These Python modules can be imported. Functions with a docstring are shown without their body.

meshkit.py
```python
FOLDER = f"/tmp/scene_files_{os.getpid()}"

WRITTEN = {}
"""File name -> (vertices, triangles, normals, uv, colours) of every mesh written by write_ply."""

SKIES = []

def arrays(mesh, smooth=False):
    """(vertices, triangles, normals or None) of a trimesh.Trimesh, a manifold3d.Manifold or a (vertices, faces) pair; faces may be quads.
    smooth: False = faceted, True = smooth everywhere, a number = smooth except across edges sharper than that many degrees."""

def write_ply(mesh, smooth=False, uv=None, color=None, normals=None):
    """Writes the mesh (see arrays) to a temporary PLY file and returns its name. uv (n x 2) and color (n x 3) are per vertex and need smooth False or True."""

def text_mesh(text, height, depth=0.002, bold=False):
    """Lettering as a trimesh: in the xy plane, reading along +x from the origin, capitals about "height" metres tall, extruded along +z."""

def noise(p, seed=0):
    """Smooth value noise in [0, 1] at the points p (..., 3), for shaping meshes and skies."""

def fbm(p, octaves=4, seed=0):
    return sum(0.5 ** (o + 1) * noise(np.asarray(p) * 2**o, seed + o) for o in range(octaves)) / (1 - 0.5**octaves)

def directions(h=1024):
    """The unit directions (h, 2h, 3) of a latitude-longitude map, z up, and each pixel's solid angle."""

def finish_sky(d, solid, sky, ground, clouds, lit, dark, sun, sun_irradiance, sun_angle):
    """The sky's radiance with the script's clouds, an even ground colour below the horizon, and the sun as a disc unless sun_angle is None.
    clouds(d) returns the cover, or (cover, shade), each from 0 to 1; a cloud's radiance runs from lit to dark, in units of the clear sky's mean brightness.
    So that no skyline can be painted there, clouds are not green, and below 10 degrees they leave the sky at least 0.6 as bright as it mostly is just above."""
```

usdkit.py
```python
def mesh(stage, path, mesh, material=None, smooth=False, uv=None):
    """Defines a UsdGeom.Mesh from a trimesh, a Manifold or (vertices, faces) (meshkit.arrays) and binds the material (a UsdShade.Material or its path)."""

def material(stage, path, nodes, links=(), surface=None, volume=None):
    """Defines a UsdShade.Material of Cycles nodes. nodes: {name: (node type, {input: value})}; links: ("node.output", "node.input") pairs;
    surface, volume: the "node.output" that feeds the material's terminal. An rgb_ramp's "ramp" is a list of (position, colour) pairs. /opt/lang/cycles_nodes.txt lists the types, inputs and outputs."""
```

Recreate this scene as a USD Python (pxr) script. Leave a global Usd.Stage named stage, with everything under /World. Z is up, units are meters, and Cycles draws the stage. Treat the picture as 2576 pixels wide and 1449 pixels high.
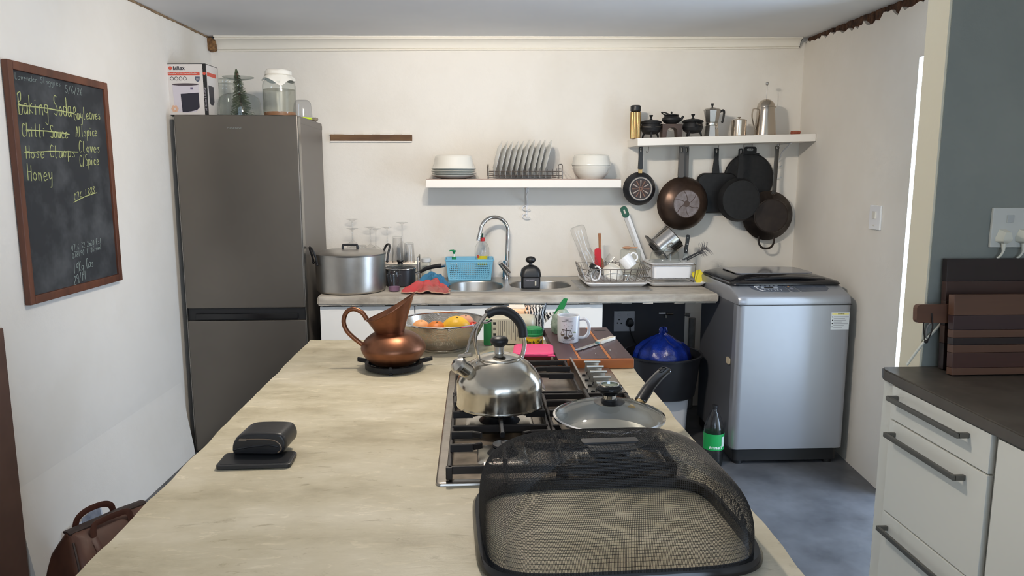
import math, random
import numpy as np
import trimesh
import manifold3d as m3
from shapely.geometry import Polygon, Point, LineString, box as sbox
from shapely import affinity
from shapely.ops import unary_union
import usdkit, meshkit
from pxr import Usd, UsdGeom, UsdLux, UsdShade, Gf, Sdf, Vt

random.seed(7)
RNG = np.random.default_rng(7)
stage = Usd.Stage.CreateInMemory()
UsdGeom.SetStageUpAxis(stage, UsdGeom.Tokens.z)
UsdGeom.SetStageMetersPerUnit(stage, 1.0)
UsdGeom.Xform.Define(stage, '/World')
UsdGeom.Scope.Define(stage, '/World/Looks')
PI = math.pi

# ---------------------------------------------------------------- camera, light, exposure
EXPOSURE = -0.28
PITCH, YAW = 8.5913, 2.9067
cam = UsdGeom.Camera.Define(stage, '/World/camera')
cam.AddTranslateOp().Set(Gf.Vec3d(0, 0, 1.55))
cam.AddRotateZOp().Set(-YAW)
cam.AddRotateXOp().Set(90 - PITCH)
cam.CreateHorizontalApertureAttr(36.0)
cam.CreateVerticalApertureAttr(36.0 * 1449 / 2576)
cam.CreateFocalLengthAttr(36.0 * 1850 / 2576)
cam.CreateClippingRangeAttr(Gf.Vec2f(0.05, 200))
cam.CreateExposureAttr(EXPOSURE)
cam.CreateFStopAttr(0.0)


def lamp(name, loc, radius, power, color):
    l = UsdLux.SphereLight.Define(stage, '/World/' + name)
    l.AddTranslateOp().Set(Gf.Vec3d(*loc))
    l.CreateRadiusAttr(radius)
    l.CreateIntensityAttr(power)
    l.CreateColorAttr(Gf.Vec3f(*color))
    return l


def rect_light(name, loc, rot, w, h, power, color):
    l = UsdLux.RectLight.Define(stage, '/World/' + name)
    l.AddTranslateOp().Set(Gf.Vec3d(*loc))
    l.AddRotateXYZOp().Set(Gf.Vec3f(*rot))
    l.CreateWidthAttr(w)
    l.CreateHeightAttr(h)
    l.CreateIntensityAttr(power)
    l.CreateColorAttr(Gf.Vec3f(*color))
    return l


WARM = (1.0, 0.90, 0.77)
DAY = (0.56, 0.74, 1.0)
# unseen warm ceiling lamps, out of view above the frame, placed for what they light: two heads turned to the back wall, one to the near
# end of the island, one to the left wall, and a little spill all round


def spot(name, loc, aim, power, cone, soft=0.6):
    l = lamp(name, loc, 0.04, power, WARM)
    d = np.asarray(aim, float) - np.asarray(loc, float)
    d /= np.linalg.norm(d)
    tilt = math.degrees(math.acos(-d[2]))
    l.AddRotateZOp().Set(math.degrees(math.atan2(d[0], -d[1])))
    l.AddRotateXOp().Set(-tilt)
    sh = UsdLux.ShapingAPI.Apply(l.GetPrim())
    sh.CreateShapingConeAngleAttr(cone)
    sh.CreateShapingConeSoftnessAttr(soft)


LZ = (2.42, 2.325)
spot('ceiling_spot_1', (-0.24, *LZ), (-0.5, 4.8, 1.3), 900, 62)
spot('ceiling_spot_2', (0.02, *LZ), (0.62, 4.8, 1.25), 1300, 50)
spot('ceiling_spot_3', (-0.12, *LZ), (0.0, 0.9, 0.9), 820, 60)
spot('ceiling_spot_4', (-0.32, *LZ), (-1.65, 2.6, 1.7), 190, 75)  # out of view, placed to warm the left wall
lamp('ceiling_glow', (-0.10, *LZ), 0.04, 380, WARM)  # unseen lamp, weak warm light all round
# daylight: doorway in the right wall, unseen window behind the camera, placed to light the back wall
rect_light('daylight_door', (2.45, 2.93, 1.15), (0, 90, 0), 2.1, 0.9, 11.0, DAY)
rect_light('daylight_window', (0.5, -1.75, 1.55), (90, 0, 0), 2.4, 1.3, 4.0, DAY)
dome = UsdLux.DomeLight.Define(stage, '/World/sky')
dome.CreateIntensityAttr(0.8)
dome.CreateColorAttr(Gf.Vec3f(0.75, 0.87, 1.0))


# ---------------------------------------------------------------- helpers: materials
def lin(c):
    c = np.asarray(c, float) / 255.0
    return tuple(np.where(c <= 0.04045, c / 12.92, ((c + 0.055) / 1.055) ** 2.4))


MATS = {}


def M(name, col, rough=0.5, metal=0.0, col2=None, ns=8.0, det=4.0, lo=0.35, hi=0.65, bump=0.0, bs=60.0, bd=0.002,
      stretch=None, brough=0.0, **kw):
    """A principled material; colours are sRGB 0..255. col2 mixes in by noise, bump adds fine relief."""
    if name in MATS:
        return MATS[name]
    n = {'p': ('principled_bsdf', dict(roughness=rough, metallic=metal, base_color=lin(col), **kw))}
    L = []
    if col2 is not None or bump or brough:
        n['tc'] = ('texture_coordinate', {})
        src = 'tc.object'
        if stretch:
            n['mp'] = ('mapping', dict(scale=stretch))
            L.append(('tc.object', 'mp.vector'))
            src = 'mp.vector'
    if col2 is not None:
        n['nz'] = ('noise_texture', dict(scale=ns, detail=det, roughness=0.6))
        n['rp'] = ('rgb_ramp', dict(ramp=[(lo, lin(col)), (hi, lin(col2))]))
        L += [(src, 'nz.vector'), ('nz.fac', 'rp.fac'), ('rp.color', 'p.base_color')]
    if brough:
        n['nr'] = ('noise_texture', dict(scale=ns * 1.7, detail=3.0))
        n['mr'] = ('map_range', dict(from_min=0.3, from_max=0.7, to_min=max(0.02, rough - brough), to_max=rough + brough, clamp=True))
        L += [(src, 'nr.vector'), ('nr.fac', 'mr.value'), ('mr.result', 'p.roughness')]
    if bump:
        n['nb'] = ('noise_texture', dict(scale=bs, detail=5.0, roughness=0.6))
        n['bp'] = ('bump', dict(strength=bump, distance=bd))
        L += [(src, 'nb.vector'), ('nb.fac', 'bp.height'), ('bp.normal', 'p.normal')]
    MATS[name] = usdkit.material(stage, '/World/Looks/' + name, n, L, surface='p.BSDF')
    return MATS[name]


def glass(name, tint=(1, 1, 1), edge=(0.42, 0.45, 0.46), face=0.97, rough=0.02, gl=1.0):
    """Thin clear glass: transparent, darker at grazing angles, with reflections that grow towards the edge."""
    if name in MATS:
        return MATS[name]
    t = np.array(tint)
    n = {'lw': ('layer_weight', dict(blend=0.5)),
         'rp': ('rgb_ramp', dict(ramp=[(0.0, tuple(face * t)), (0.55, tuple(face * 0.96 * t)), (0.8, tuple(face * 0.84 * t)), (1.0, tuple(np.array(edge) * t))])),
         'rf': ('rgb_ramp', dict(ramp=[(0.0, (0.035,) * 3), (0.5, (0.05,) * 3), (0.75, (0.12,) * 3), (0.9, (0.3,) * 3), (1.0, (0.6,) * 3)])),
         'tr': ('transparent_bsdf', {}), 'gl': ('glossy_bsdf', dict(roughness=rough, color=(gl, gl, gl))),
         'mx': ('mix_closure', {})}
    L = [('lw.facing', 'rp.fac'), ('rp.color', 'tr.color'), ('lw.facing', 'rf.fac'), ('rf.color', 'mx.fac'), ('tr.BSDF', 'mx.closure1'), ('gl.BSDF', 'mx.closure2')]
    MATS[name] = usdkit.material(stage, '/World/Looks/' + name, n, L, surface='mx.closure')
    return MATS[name]


# ---------------------------------------------------------------- helpers: meshes
def T(m, loc=(0, 0, 0), rot=(0, 0, 0), s=None):
    m = m.copy()
    if s is not None:
        m.apply_scale(s)
    if any(rot):
        R = trimesh.transformations.euler_matrix(*np.radians(rot), 'sxyz')
        m.apply_transform(R)
    m.apply_translation(loc)
    return m


def cat(*ms):
    ms = [x for a in ms for x in (a if isinstance(a, (list, tuple)) else [a])]
    return trimesh.util.concatenate(ms)


def hull(pts):
    return trimesh.convex.convex_hull(np.asarray(pts, float))


def box(sx, sy, sz, c=(0, 0, 0), r=0.0):
    """A box centred at c; r chamfers its edges (two steps)."""
    h = np.array([sx, sy, sz]) / 2
    if r <= 0:
        m = trimesh.creation.box([sx, sy, sz])
        m.apply_translation(c)
        return m
    r = min(r, h.min() * 0.98)
    P = []
    d = np.array([(1, 0, 0), (0, 1, 0), (0, 0, 1), (.577, .577, .577), (.707, .707, 0), (.707, 0, .707), (0, .707, .707)])
    for s in np.ndindex(2, 2, 2):
        s = np.array(s) * 2 - 1
        P += [s * (h - r) + s * r * k for k in d]
    m = hull(P)
    m.apply_translation(c)
    return m


def bx(x0, x1, y0, y1, z0, z1, r=0.0):
    return box(x1 - x0, y1 - y0, z1 - z0, ((x0 + x1) / 2, (y0 + y1) / 2, (z0 + z1) / 2), r)


def lathe(prof, n=40, c=(0, 0, 0), closed=False, a0=0.0, a1=2 * PI):
    """Revolves (r, z) points about z."""
    V, F, rows = [], [], []
    full = abs(a1 - a0 - 2 * PI) < 1e-6
    k = n if full else n + 1
    ang = a0 + (a1 - a0) * np.arange(k) / n
    for r, z in prof:
        if r < 1e-7:
            rows.append([len(V)] * k)
            V.append((0, 0, z))
        else:
            rows.append(list(range(len(V), len(V) + k)))
            V += [(r * math.cos(a), r * math.sin(a), z) for a in ang]
    m = len(prof)
    for i in range(m if closed else m - 1):
        A, B = rows[i], rows[(i + 1) % m]
        for j in range(n):
            q = (j + 1) % k
            a, b, cc, d = A[j], A[q], B[q], B[j]
            if a != b:
                F.append((a, b, cc))
            if cc != d:
                F.append((a, cc, d))
    t = trimesh.Trimesh(np.array(V, float), np.array(F), process=False)
    t.apply_translation(c)
    return t


def cyl(r, z0, z1, c=(0, 0, 0), r2=None, n=32, bev=0.0):
    r2 = r if r2 is None else r2
    if bev:
        p = [(0, z0), (r - bev, z0), (r, z0 + bev), (r2, z1 - bev), (r2 - bev, z1), (0, z1)]
    else:
        p = [(0, z0), (r, z0), (r2, z1), (0, z1)]
    return lathe(p, n, c)


def spl(pts, n=8, closed=False):
    """Catmull-Rom through pts."""
    P = np.asarray(pts, float)
    k = len(P)
    out = []
    for i in range(k if closed else k - 1):
        if closed:
            p0, p1, p2, p3 = P[i - 1], P[i], P[(i + 1) % k], P[(i + 2) % k]
        else:
            p0, p1, p2, p3 = P[max(i - 1, 0)], P[i], P[i + 1], P[min(i + 2, k - 1)]
        for t in np.arange(n) / n:
            out.append(0.5 * (2 * p1 + (p2 - p0) * t + (2 * p0 - 5 * p1 + 4 * p2 - p3) * t * t + (3 * p1 - p0 - 3 * p2 + p3) * t ** 3))
    if not closed:
        out.append(P[-1])
    return np.array(out)


def tube(pts, r, n=8, closed=False, flat=None, up=None):
    """Sweeps a circle (or, with flat=(a, b), a rounded rectangle-like ellipse) along pts; r may vary."""
    P = np.asarray(pts, float)
    k = len(P)
    R = np.broadcast_to(np.asarray(r, float), (k,))
    tg = np.roll(P, -1, 0) - np.roll(P, 1, 0) if closed else np.gradient(P, axis=0)
    tg /= np.maximum(np.linalg.norm(tg, axis=1, keepdims=True), 1e-12)
    u = np.array(up if up is not None else ((0, 0, 1) if abs(tg[0][2]) < 0.9 else (1, 0, 0)), float)
    V, F = [], []
    for i in range(k):
        if up is not None:
            u = np.array(up, float)
        u = u - tg[i] * (u @ tg[i])
        u /= max(np.linalg.norm(u), 1e-9)
        w = np.cross(tg[i], u)
        for j in range(n):
            a = 2 * PI * (j + 0.5) / n
            ca, sa = math.cos(a), math.sin(a)
            if flat is not None:
                ca, sa = ca * flat[0], sa * flat[1]
            V.append(P[i] + R[i] * (ca * u + sa * w))
    for i in range(k if closed else k - 1):
        for j in range(n):
            a, b = i * n + j, i * n + (j + 1) % n
            c, d = ((i + 1) % k) * n + (j + 1) % n, ((i + 1) % k) * n + j
            F += [(a, b, c), (a, c, d)]
    if not closed:
        for j in range(1, n - 1):
            F.append((0, j + 1, j))
            e = (k - 1) * n
            F.append((e, e + j, e + j + 1))
    return trimesh.Trimesh(np.array(V), np.array(F), process=False)


def extr(poly, h, z0=0.0):
    ms = [trimesh.creation.extrude_polygon(g, h, engine='earcut') for g in getattr(poly, 'geoms', [poly])]
    m = cat(ms)
    m.apply_translation((0, 0, z0))
    return m


def rrect(w, h, r, c=(0, 0), q=6):
    return sbox(c[0] - w / 2 + r, c[1] - h / 2 + r, c[0] + w / 2 - r, c[1] + h / 2 - r).buffer(r, quad_segs=q)


def loft(rings, cap0=True, cap1=True):
    """Joins rings of equal length (k points each) into a skin with flat caps."""
    k = len(rings[0])
    V = np.vstack([np.asarray(r, float) for r in rings])
    F = []
    for i in range(len(rings) - 1):
        for j in range(k):
            a, b = i * k + j, i * k + (j + 1) % k
            F += [(a, b, b + k), (a, b + k, a + k)]
    V = list(V)
    for flag, i in ((cap0, 0), (cap1, len(rings) - 1)):
        if flag:
            V.append(np.mean(V[i * k:(i + 1) * k], axis=0))
            for j in range(k):
                a, b = i * k + j, i * k + (j + 1) % k
                F.append((len(V) - 1, b, a) if i == 0 else (len(V) - 1, a, b))
    return trimesh.Trimesh(np.array(V), np.array(F), process=False)


def ring2(w, h, r, z, q=5, c=(0, 0)):
    """A rounded rectangle as a ring of 3-D points at height z."""
    r = min(r, w / 2 - 1e-5, h / 2 - 1e-5)
    out = []
    for cx, cy, a in ((w / 2 - r, h / 2 - r, 0), (-w / 2 + r, h / 2 - r, 90), (-w / 2 + r, -h / 2 + r, 180), (w / 2 - r, -h / 2 + r, 270)):
        for t in np.linspace(0, 90, q + 1):
            b = math.radians(a + t)
            out.append((c[0] + cx + r * math.cos(b), c[1] + cy + r * math.sin(b), z))
    return np.array(out)


def tub(w, h, z0, z1, r, flare, t, q=6):
    """An open rounded-rectangular tub with wall thickness t; flare = how much wider the rim is."""
    R = [ring2(w, h, r, z0, q), ring2(w + flare, h + flare, r + flare / 2, z1, q),
         ring2(w + flare - 2 * t, h + flare - 2 * t, max(r + flare / 2 - t, 0.002), z1, q), ring2(w - 2 * t, h - 2 * t, max(r - t, 0.002), z0 + t, q)]
    return loft(R)


def bar(p0, p1, w, h):
    """A straight bar of rectangular section (w across, h down from the given top line)."""
    p0, p1 = np.array(p0, float), np.array(p1, float)
    d = (p1 - p0)[:2]
    n = np.array([-d[1], d[0], 0]) / max(np.linalg.norm(d), 1e-9) * w / 2
    b = w * 0.25
    P = []
    for p in (p0, p1):
        for s in (-1, 1):
            P += [p + n * s - (0, 0, b), p + n * s * 0.6, p + n * s - (0, 0, h)]
    return hull(P)


def text(s, h, loc=(0, 0, 0), rot=(90, 0, 0), depth=0.0006, bold=False, squeeze=1.0):
    """Raised print; by default it stands upright and reads along +x facing -y."""
    m = meshkit.text_mesh(s, h, depth, bold)
    m.apply_scale((squeeze, 1, 1))
    return T(m, loc, rot)


def rough_up(m, amp, scale, seed=0, sub=0):
    for _ in range(sub):
        m = m.subdivide()
    v = np.array(m.vertices)
    o = np.stack([meshkit.fbm(v * scale + 13.7 * k, 4, seed + k) - 0.5 for k in range(3)], 1)
    m.vertices = v + o * 2 * amp
    return m


def blob(rx, ry, rz, c=(0, 0, 0), sub=3, amp=0.0, scale=20, seed=0):
    m = trimesh.creation.icosphere(sub, 1.0)
    m.apply_scale((rx, ry, rz))
    m.apply_translation(c)
    return rough_up(m, amp, scale, seed) if amp else m


# ---------------------------------------------------------------- helpers: objects
USED = {}


def path(name, parent):
    base = str(parent.GetPath()) if parent is not None else '/World'
    k = (base, name)
    i = USED.get(k, 0)
    USED[k] = i + 1
    return '%s/%s' % (base, name if i == 0 else '%s_%03d' % (name, i))


def tag(p, label=None, cat_=None, group=None, kind=None):
    for k, v in (('label', label), ('category', cat_), ('group', group), ('kind', kind)):
        if v:
            p.SetCustomDataByKey(k, v)
    return p


def thing(name, label, cat_, loc=(0, 0, 0), rotz=0.0, group=None, rot=None):
    x = UsdGeom.Xform.Define(stage, path(name, None))
    x.AddTranslateOp().Set(Gf.Vec3d(*map(float, loc)))
    if rot is not None:
        x.AddRotateXYZOp().Set(Gf.Vec3f(*map(float, rot)))
    elif rotz:
        x.AddRotateZOp().Set(float(rotz))
    return tag(x.GetPrim(), label, cat_, group)


def obj(name, mesh, mat, parent, smooth=32, label=None, kind=None):
    m = usdkit.mesh(stage, path(name, parent), mesh, mat, smooth=smooth)
    return tag(m.GetPrim(), label, None, None, kind)


def struct(name, mesh, mat, smooth=False, label=None):
    m = usdkit.mesh(stage, path(name, None), mesh, mat, smooth=smooth)
    return tag(m.GetPrim(), label, None, None, 'structure')


def sroot(name, label=None):
    x = UsdGeom.Xform.Define(stage, path(name, None)).GetPrim()
    return tag(x, label, None, None, 'structure')


def dup(src, label, loc, rotz=0.0, rot=None, group=None):
    was = src.GetCustomData()
    name = src.GetName().rstrip('0123456789').rstrip('_')
    r = thing(name, label or was['label'], was['category'], loc, rotz, group or was.get('group'), rot)
    r.GetReferences().AddInternalReference(src.GetPath())
    r.SetInstanceable(True)
    return r

# ---------------------------------------------------------------- materials
WALL = M('wall_plaster', (231, 226, 218), 0.85, col2=(224, 218, 208), ns=1.6, det=6, lo=0.42, hi=0.72, bump=0.35, bs=22, bd=0.004)
GREYWALL = M('grey_plaster', (142, 145, 137), 0.85, col2=(134, 138, 131), ns=3, bump=0.35, bs=25, bd=0.004)
CEIL = M('ceiling_paint', (228, 227, 226), 0.8, col2=(221, 220, 220), ns=1.2, bump=0.15, bs=10, bd=0.003)
FLOOR = M('floor_concrete', (92, 93, 97), 0.42, col2=(66, 67, 71), ns=3.5, det=8, lo=0.38, hi=0.66, bump=0.2, bs=30, brough=0.12)
CORN = M('cornice_paint', (232, 226, 214), 0.7, bump=0.1, bs=30)
RUBBLE = M('raw_brick_edge', (96, 66, 46), 0.95, col2=(52, 36, 28), ns=30, bump=0.8, bs=60, bd=0.006)
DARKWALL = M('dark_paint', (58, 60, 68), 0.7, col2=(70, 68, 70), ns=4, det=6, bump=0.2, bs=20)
_n = {'p': ('principled_bsdf', dict(roughness=0.5)), 'tc': ('texture_coordinate', {}), 'm1': ('mapping', dict(scale=(1.0, 1.9, 1.0), rotation=(0, 0, 0.25))),
      'n1': ('noise_texture', dict(scale=3.0, detail=8.0, roughness=0.62)), 'r1': ('rgb_ramp', dict(ramp=[(0.33, lin((162, 151, 126))), (0.47, lin((186, 176, 151))), (0.66, lin((204, 195, 174)))])),
      'm2': ('mapping', dict(scale=(1.0, 3.2, 1.0), rotation=(0, 0, 0.35))), 'n2': ('noise_texture', dict(scale=13.0, detail=9.0, roughness=0.7, distortion=0.6)),
      'r2': ('rgb_ramp', dict(ramp=[(0.0, (0.55, 0.53, 0.48)), (0.34, (0.72, 0.70, 0.65)), (0.41, (0.97, 0.97, 0.96)), (0.58, (1, 1, 1)), (0.64, (1.16, 1.16, 1.18)), (1.0, (1.25, 1.25, 1.26))])),
      'mx': ('mix', dict(mix_type='multiply', fac=1.0)), 'mr': ('map_range', dict(from_min=0.3, from_max=0.7, to_min=0.38, to_max=0.62, clamp=True)),
      'bp': ('bump', dict(strength=0.35, distance=0.0022))}
SKIM = usdkit.material(stage, '/World/Looks/island_skim', _n, [('tc.object', 'm1.vector'), ('m1.vector', 'n1.vector'), ('n1.fac', 'r1.fac'), ('tc.object', 'm2.vector'), ('m2.vector', 'n2.vector'), ('n2.fac', 'r2.fac'),
      ('r1.color', 'mx.color1'), ('r2.color', 'mx.color2'), ('mx.color', 'p.base_color'), ('n2.fac', 'mr.value'), ('mr.result', 'p.roughness'), ('n2.fac', 'bp.height'), ('bp.normal', 'p.normal')], surface='p.BSDF')
CONC = M('worktop_concrete', (186, 178, 166), 0.6, col2=(126, 118, 108), ns=9, det=9, lo=0.40, hi=0.78, bump=0.5, bs=26, bd=0.004, stretch=(0.5, 1, 1.6))
DARKCONC = M('dark_worktop', (84, 77, 68), 0.42, col2=(62, 56, 50), ns=4, det=8, lo=0.36, hi=0.7, bump=0.2, bs=18, brough=0.1)
WHITE = M('white_board', (228, 226, 222), 0.4)
CREAM = M('cream_board', (226, 224, 214), 0.4)
SHELFP = M('shelf_paint', (236, 230, 222), 0.5, bump=0.1, bs=20)
PORC = M('porcelain', (226, 222, 212), 0.15)
PORCW = M('white_porcelain', (238, 238, 240), 0.12)
STEEL = M('steel', (200, 196, 190), 0.24, 1.0, bump=0.03, bs=40)
STEELB = M('brushed_steel', (176, 172, 166), 0.34, 1.0)
CHROME = M('chrome', (215, 215, 215), 0.08, 1.0)
ALU = M('cast_aluminium', (186, 182, 176), 0.36, 1.0, col2=(170, 166, 160), ns=6, bump=0.05, bs=30)
WIRE = M('wire_steel', (150, 142, 134), 0.35, 1.0)
BLACK = M('black_plastic', (26, 26, 28), 0.4)
BLACKG = M('black_gloss', (20, 20, 22), 0.14)
IRON = M('cast_iron', (33, 33, 35), 0.55, 0.3, col2=(24, 24, 26), ns=40, bump=0.25, bs=180, bd=0.0008)
GRATE = M('grate_iron', (36, 31, 29), 0.5, 0.2, bump=0.15, bs=200, bd=0.0006)
CHALK = M('chalk_yellow', (186, 190, 128), 0.9)
CHALKW = M('chalk_white', (140, 152, 146), 0.9)
INK = M('black_ink', (44, 42, 42), 0.6)
WOODD = M('dark_frame_wood', (108, 64, 44), 0.45, col2=(78, 44, 30), ns=12, stretch=(1, 1, 0.12), bump=0.15, bs=40)
GLASS = glass('clear_glass')
GLASSG = glass('green_glass', tint=(0.975, 1.0, 0.99), edge=(0.42, 0.48, 0.46), face=0.96)
PLASTCLEAR = glass('clear_plastic', tint=(0.97, 0.98, 1.0), edge=(0.6, 0.62, 0.65), face=0.88, rough=0.12)

# ---------------------------------------------------------------- the room
def lwx(y):
    return -1.62 + (y - 4.8) * 0.0245


def rwx(y):
    return 2.125 + (y - 4.8) * 0.0867


def cz(x, y):
    t = min(max((4.8 - y) / 1.3, 0), 1)
    f = (x + 1.62) / 3.72
    return (2.398 - 0.006 * t) * (1 - f) + (2.434 - 0.058 * t) * f


def poly_wall(pts, z0, z1):
    return extr(Polygon(pts), z1 - z0, z0)


struct('floor', bx(-2.1, 3.0, -2.0, 5.0, -0.1, 0.0), FLOOR)
# ceiling: a slab whose underside sags a little towards the camera side
cy_ = [-1.7, 0.5, 2.5, 3.5, 4.15, 4.95]
cx_ = np.linspace(-1.95, 2.35, 8)
V, Fq = [], []
for z_off in (0, 0.12):
    for y in cy_:
        for x in cx_:
            V.append((x, y, cz(x, min(y, 4.8)) + z_off))
nx, ny = len(cx_), len(cy_)
for b in (0, 1):
    for j in range(ny - 1):
        for i in range(nx - 1):
            a = b * nx * ny + j * nx + i
            q = (a, a + nx, a + nx + 1, a + 1) if b == 0 else (a, a + 1, a + nx + 1, a + nx)
            Fq += [(q[0], q[1], q[2]), (q[0], q[2], q[3])]
struct('ceiling', trimesh.Trimesh(np.array(V), np.array(Fq), process=False), CEIL, smooth=True)
struct('wall_back', bx(-1.8, 2.3, 4.8, 4.95, -0.05, 2.5), WALL)
struct('wall_left', poly_wall([(lwx(4.9), 4.9), (lwx(-1.8), -1.8), (lwx(-1.8) - 0.15, -1.8), (lwx(4.9) - 0.15, 4.9)], -0.05, 2.5), WALL)
foot = [np.array([(lwx(y), y, 0.0), (lwx(y) + 0.050, y, 0.0), (lwx(y) + 0.044, y, 0.06), (lwx(y) + 0.020, y, 0.22), (lwx(y), y, 0.42)]) for y in (2.62, 3.2, 3.8, 4.06)]
fm = loft(foot)
fm.fix_normals()
struct('baseboard_left', fm, WALL, smooth=60, label='plaster flaring out at the foot of the side wall')
# right wall beyond the doorway, its broken top edge showing raw masonry
pts = [(4.85, -0.05), (4.85, cz(2.1, 4.8) - 0.045)]
rg = np.random.default_rng(3)
yy = 4.8
while yy > 2.62:
    pts.append((yy, cz(2.05, yy) - 0.026 - 0.045 * rg.random() * (0.4 + 0.6 * min((4.8 - yy) / 0.8, 1))))
    yy -= 0.012 + 0.035 * rg.random()
pts += [(2.54, cz(2.0, 2.54) - 0.02), (2.54, 2.08), (3.315, 2.08), (3.315, -0.05)]
wr = extr(Polygon(pts).buffer(0), 0.14)
v = np.array(wr.vertices)
wr.vertices = np.stack([np.array([rwx(y) for y in v[:, 0]]) + v[:, 2], v[:, 0], v[:, 1]], 1)
wr.invert()
wr.fix_normals()
struct('wall_right', wr, WALL)
rub = []
for k in range(95):
    y0 = 2.6 + k * 0.0235
    w = 0.02 + 0.02 * rg.random()
    rub.append(rough_up(box(0.05, w, 0.075 + 0.03 * rg.random(), (rwx(y0) + 0.040 + 0.012 * rg.random(), y0, cz(2.05, y0) - 0.04), 0.006), 0.004, 60, k))
m = struct('trim_2', cat(rub), RUBBLE, label='raw broken masonry edge along the top of the side wall')
struct('wall_divider', bx(1.545, 2.26, 2.42, 2.54, -0.05, 2.5), M('cream_plaster', (230, 222, 198), 0.85, bump=0.35, bs=22, bd=0.004))  # cream tint puts warm lamp light into the wall colour
skin = bx(1.552, 2.06, 2.4165, 2.4205, 0.0, 2.45)
struct('wall_divider_face', skin, GREYWALL, label='grey painted face of the dividing wall')
struct('wall_side', bx(2.05, 2.2, -1.8, 2.42, -0.05, 2.5), WALL)
# wall behind the camera with an unseen window opening for daylight
wf = sbox(-1.95, -0.05, 2.3, 2.5).difference(sbox(-0.7, 0.9, 1.7, 2.2))
m = T(extr(wf, 0.15), (0, -1.6, 0), (90, 0, 0))
struct('wall_front', m, WALL)
w1 = sroot('window_1', 'white framed window behind the camera')
for x in (-0.68, 0.5, 1.68):
    obj('frame', bx(x - 0.02, x + 0.02, -1.70, -1.65, 0.9, 2.2), WHITE, w1)
for z in (0.92, 2.18):
    obj('frame', bx(-0.7, 1.7, -1.70, -1.65, z - 0.02, z + 0.02), WHITE, w1)
# doorway surround in the right wall
d1 = sroot('door_1', 'white door frame in the side wall opening')
obj('jamb', T(bx(0.05, 0.125, -0.012, 0.0, 0, 2.08), (rwx(3.315), 3.315, 0)), WHITE, d1)
obj('jamb', T(bx(0.05, 0.125, 0.0, 0.012, 0, 2.08), (rwx(2.54), 2.54, 0)), WHITE, d1)
# cornice along the back wall
prof = Polygon([(0, 0), (0.016, 0.0), (0.017, 0.007), (0.012, 0.0085), (0.012, 0.012), (0.020, 0.014), (0.021, 0.020), (0.023, 0.030), (0.029, 0.044), (0.039, 0.055), (0.052, 0.062), (0.064, 0.065), (0.065, 0.070), (0.060, 0.0715), (0.060, 0.075), (0.074, 0.076), (0.075, 0.086), (0.0, 0.086)])
nseg = 30
px, pz = np.array(prof.exterior.coords)[:-1].T
rings = []
for i in range(nseg + 1):
    x = -1.575 + (2.085 + 1.575) * i / nseg
    f = i / nseg
    zb = 2.313 + 0.055 * f + 0.004 * math.sin(5 * f) - 0.006 * math.sin(PI * f)
    zt = cz(x, 4.8) + 0.002
    rings.append(np.stack([np.full(len(px), x), 4.8 - px * (1.0 + 0.05 * math.sin(7 * f)), zb + pz / 0.086 * (zt - zb)], 1))
cm = loft(rings)
cm.fix_normals()
struct('trim_1', cm, CORN, smooth=20, label='white moulded cornice along the back wall under the ceiling')
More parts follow.
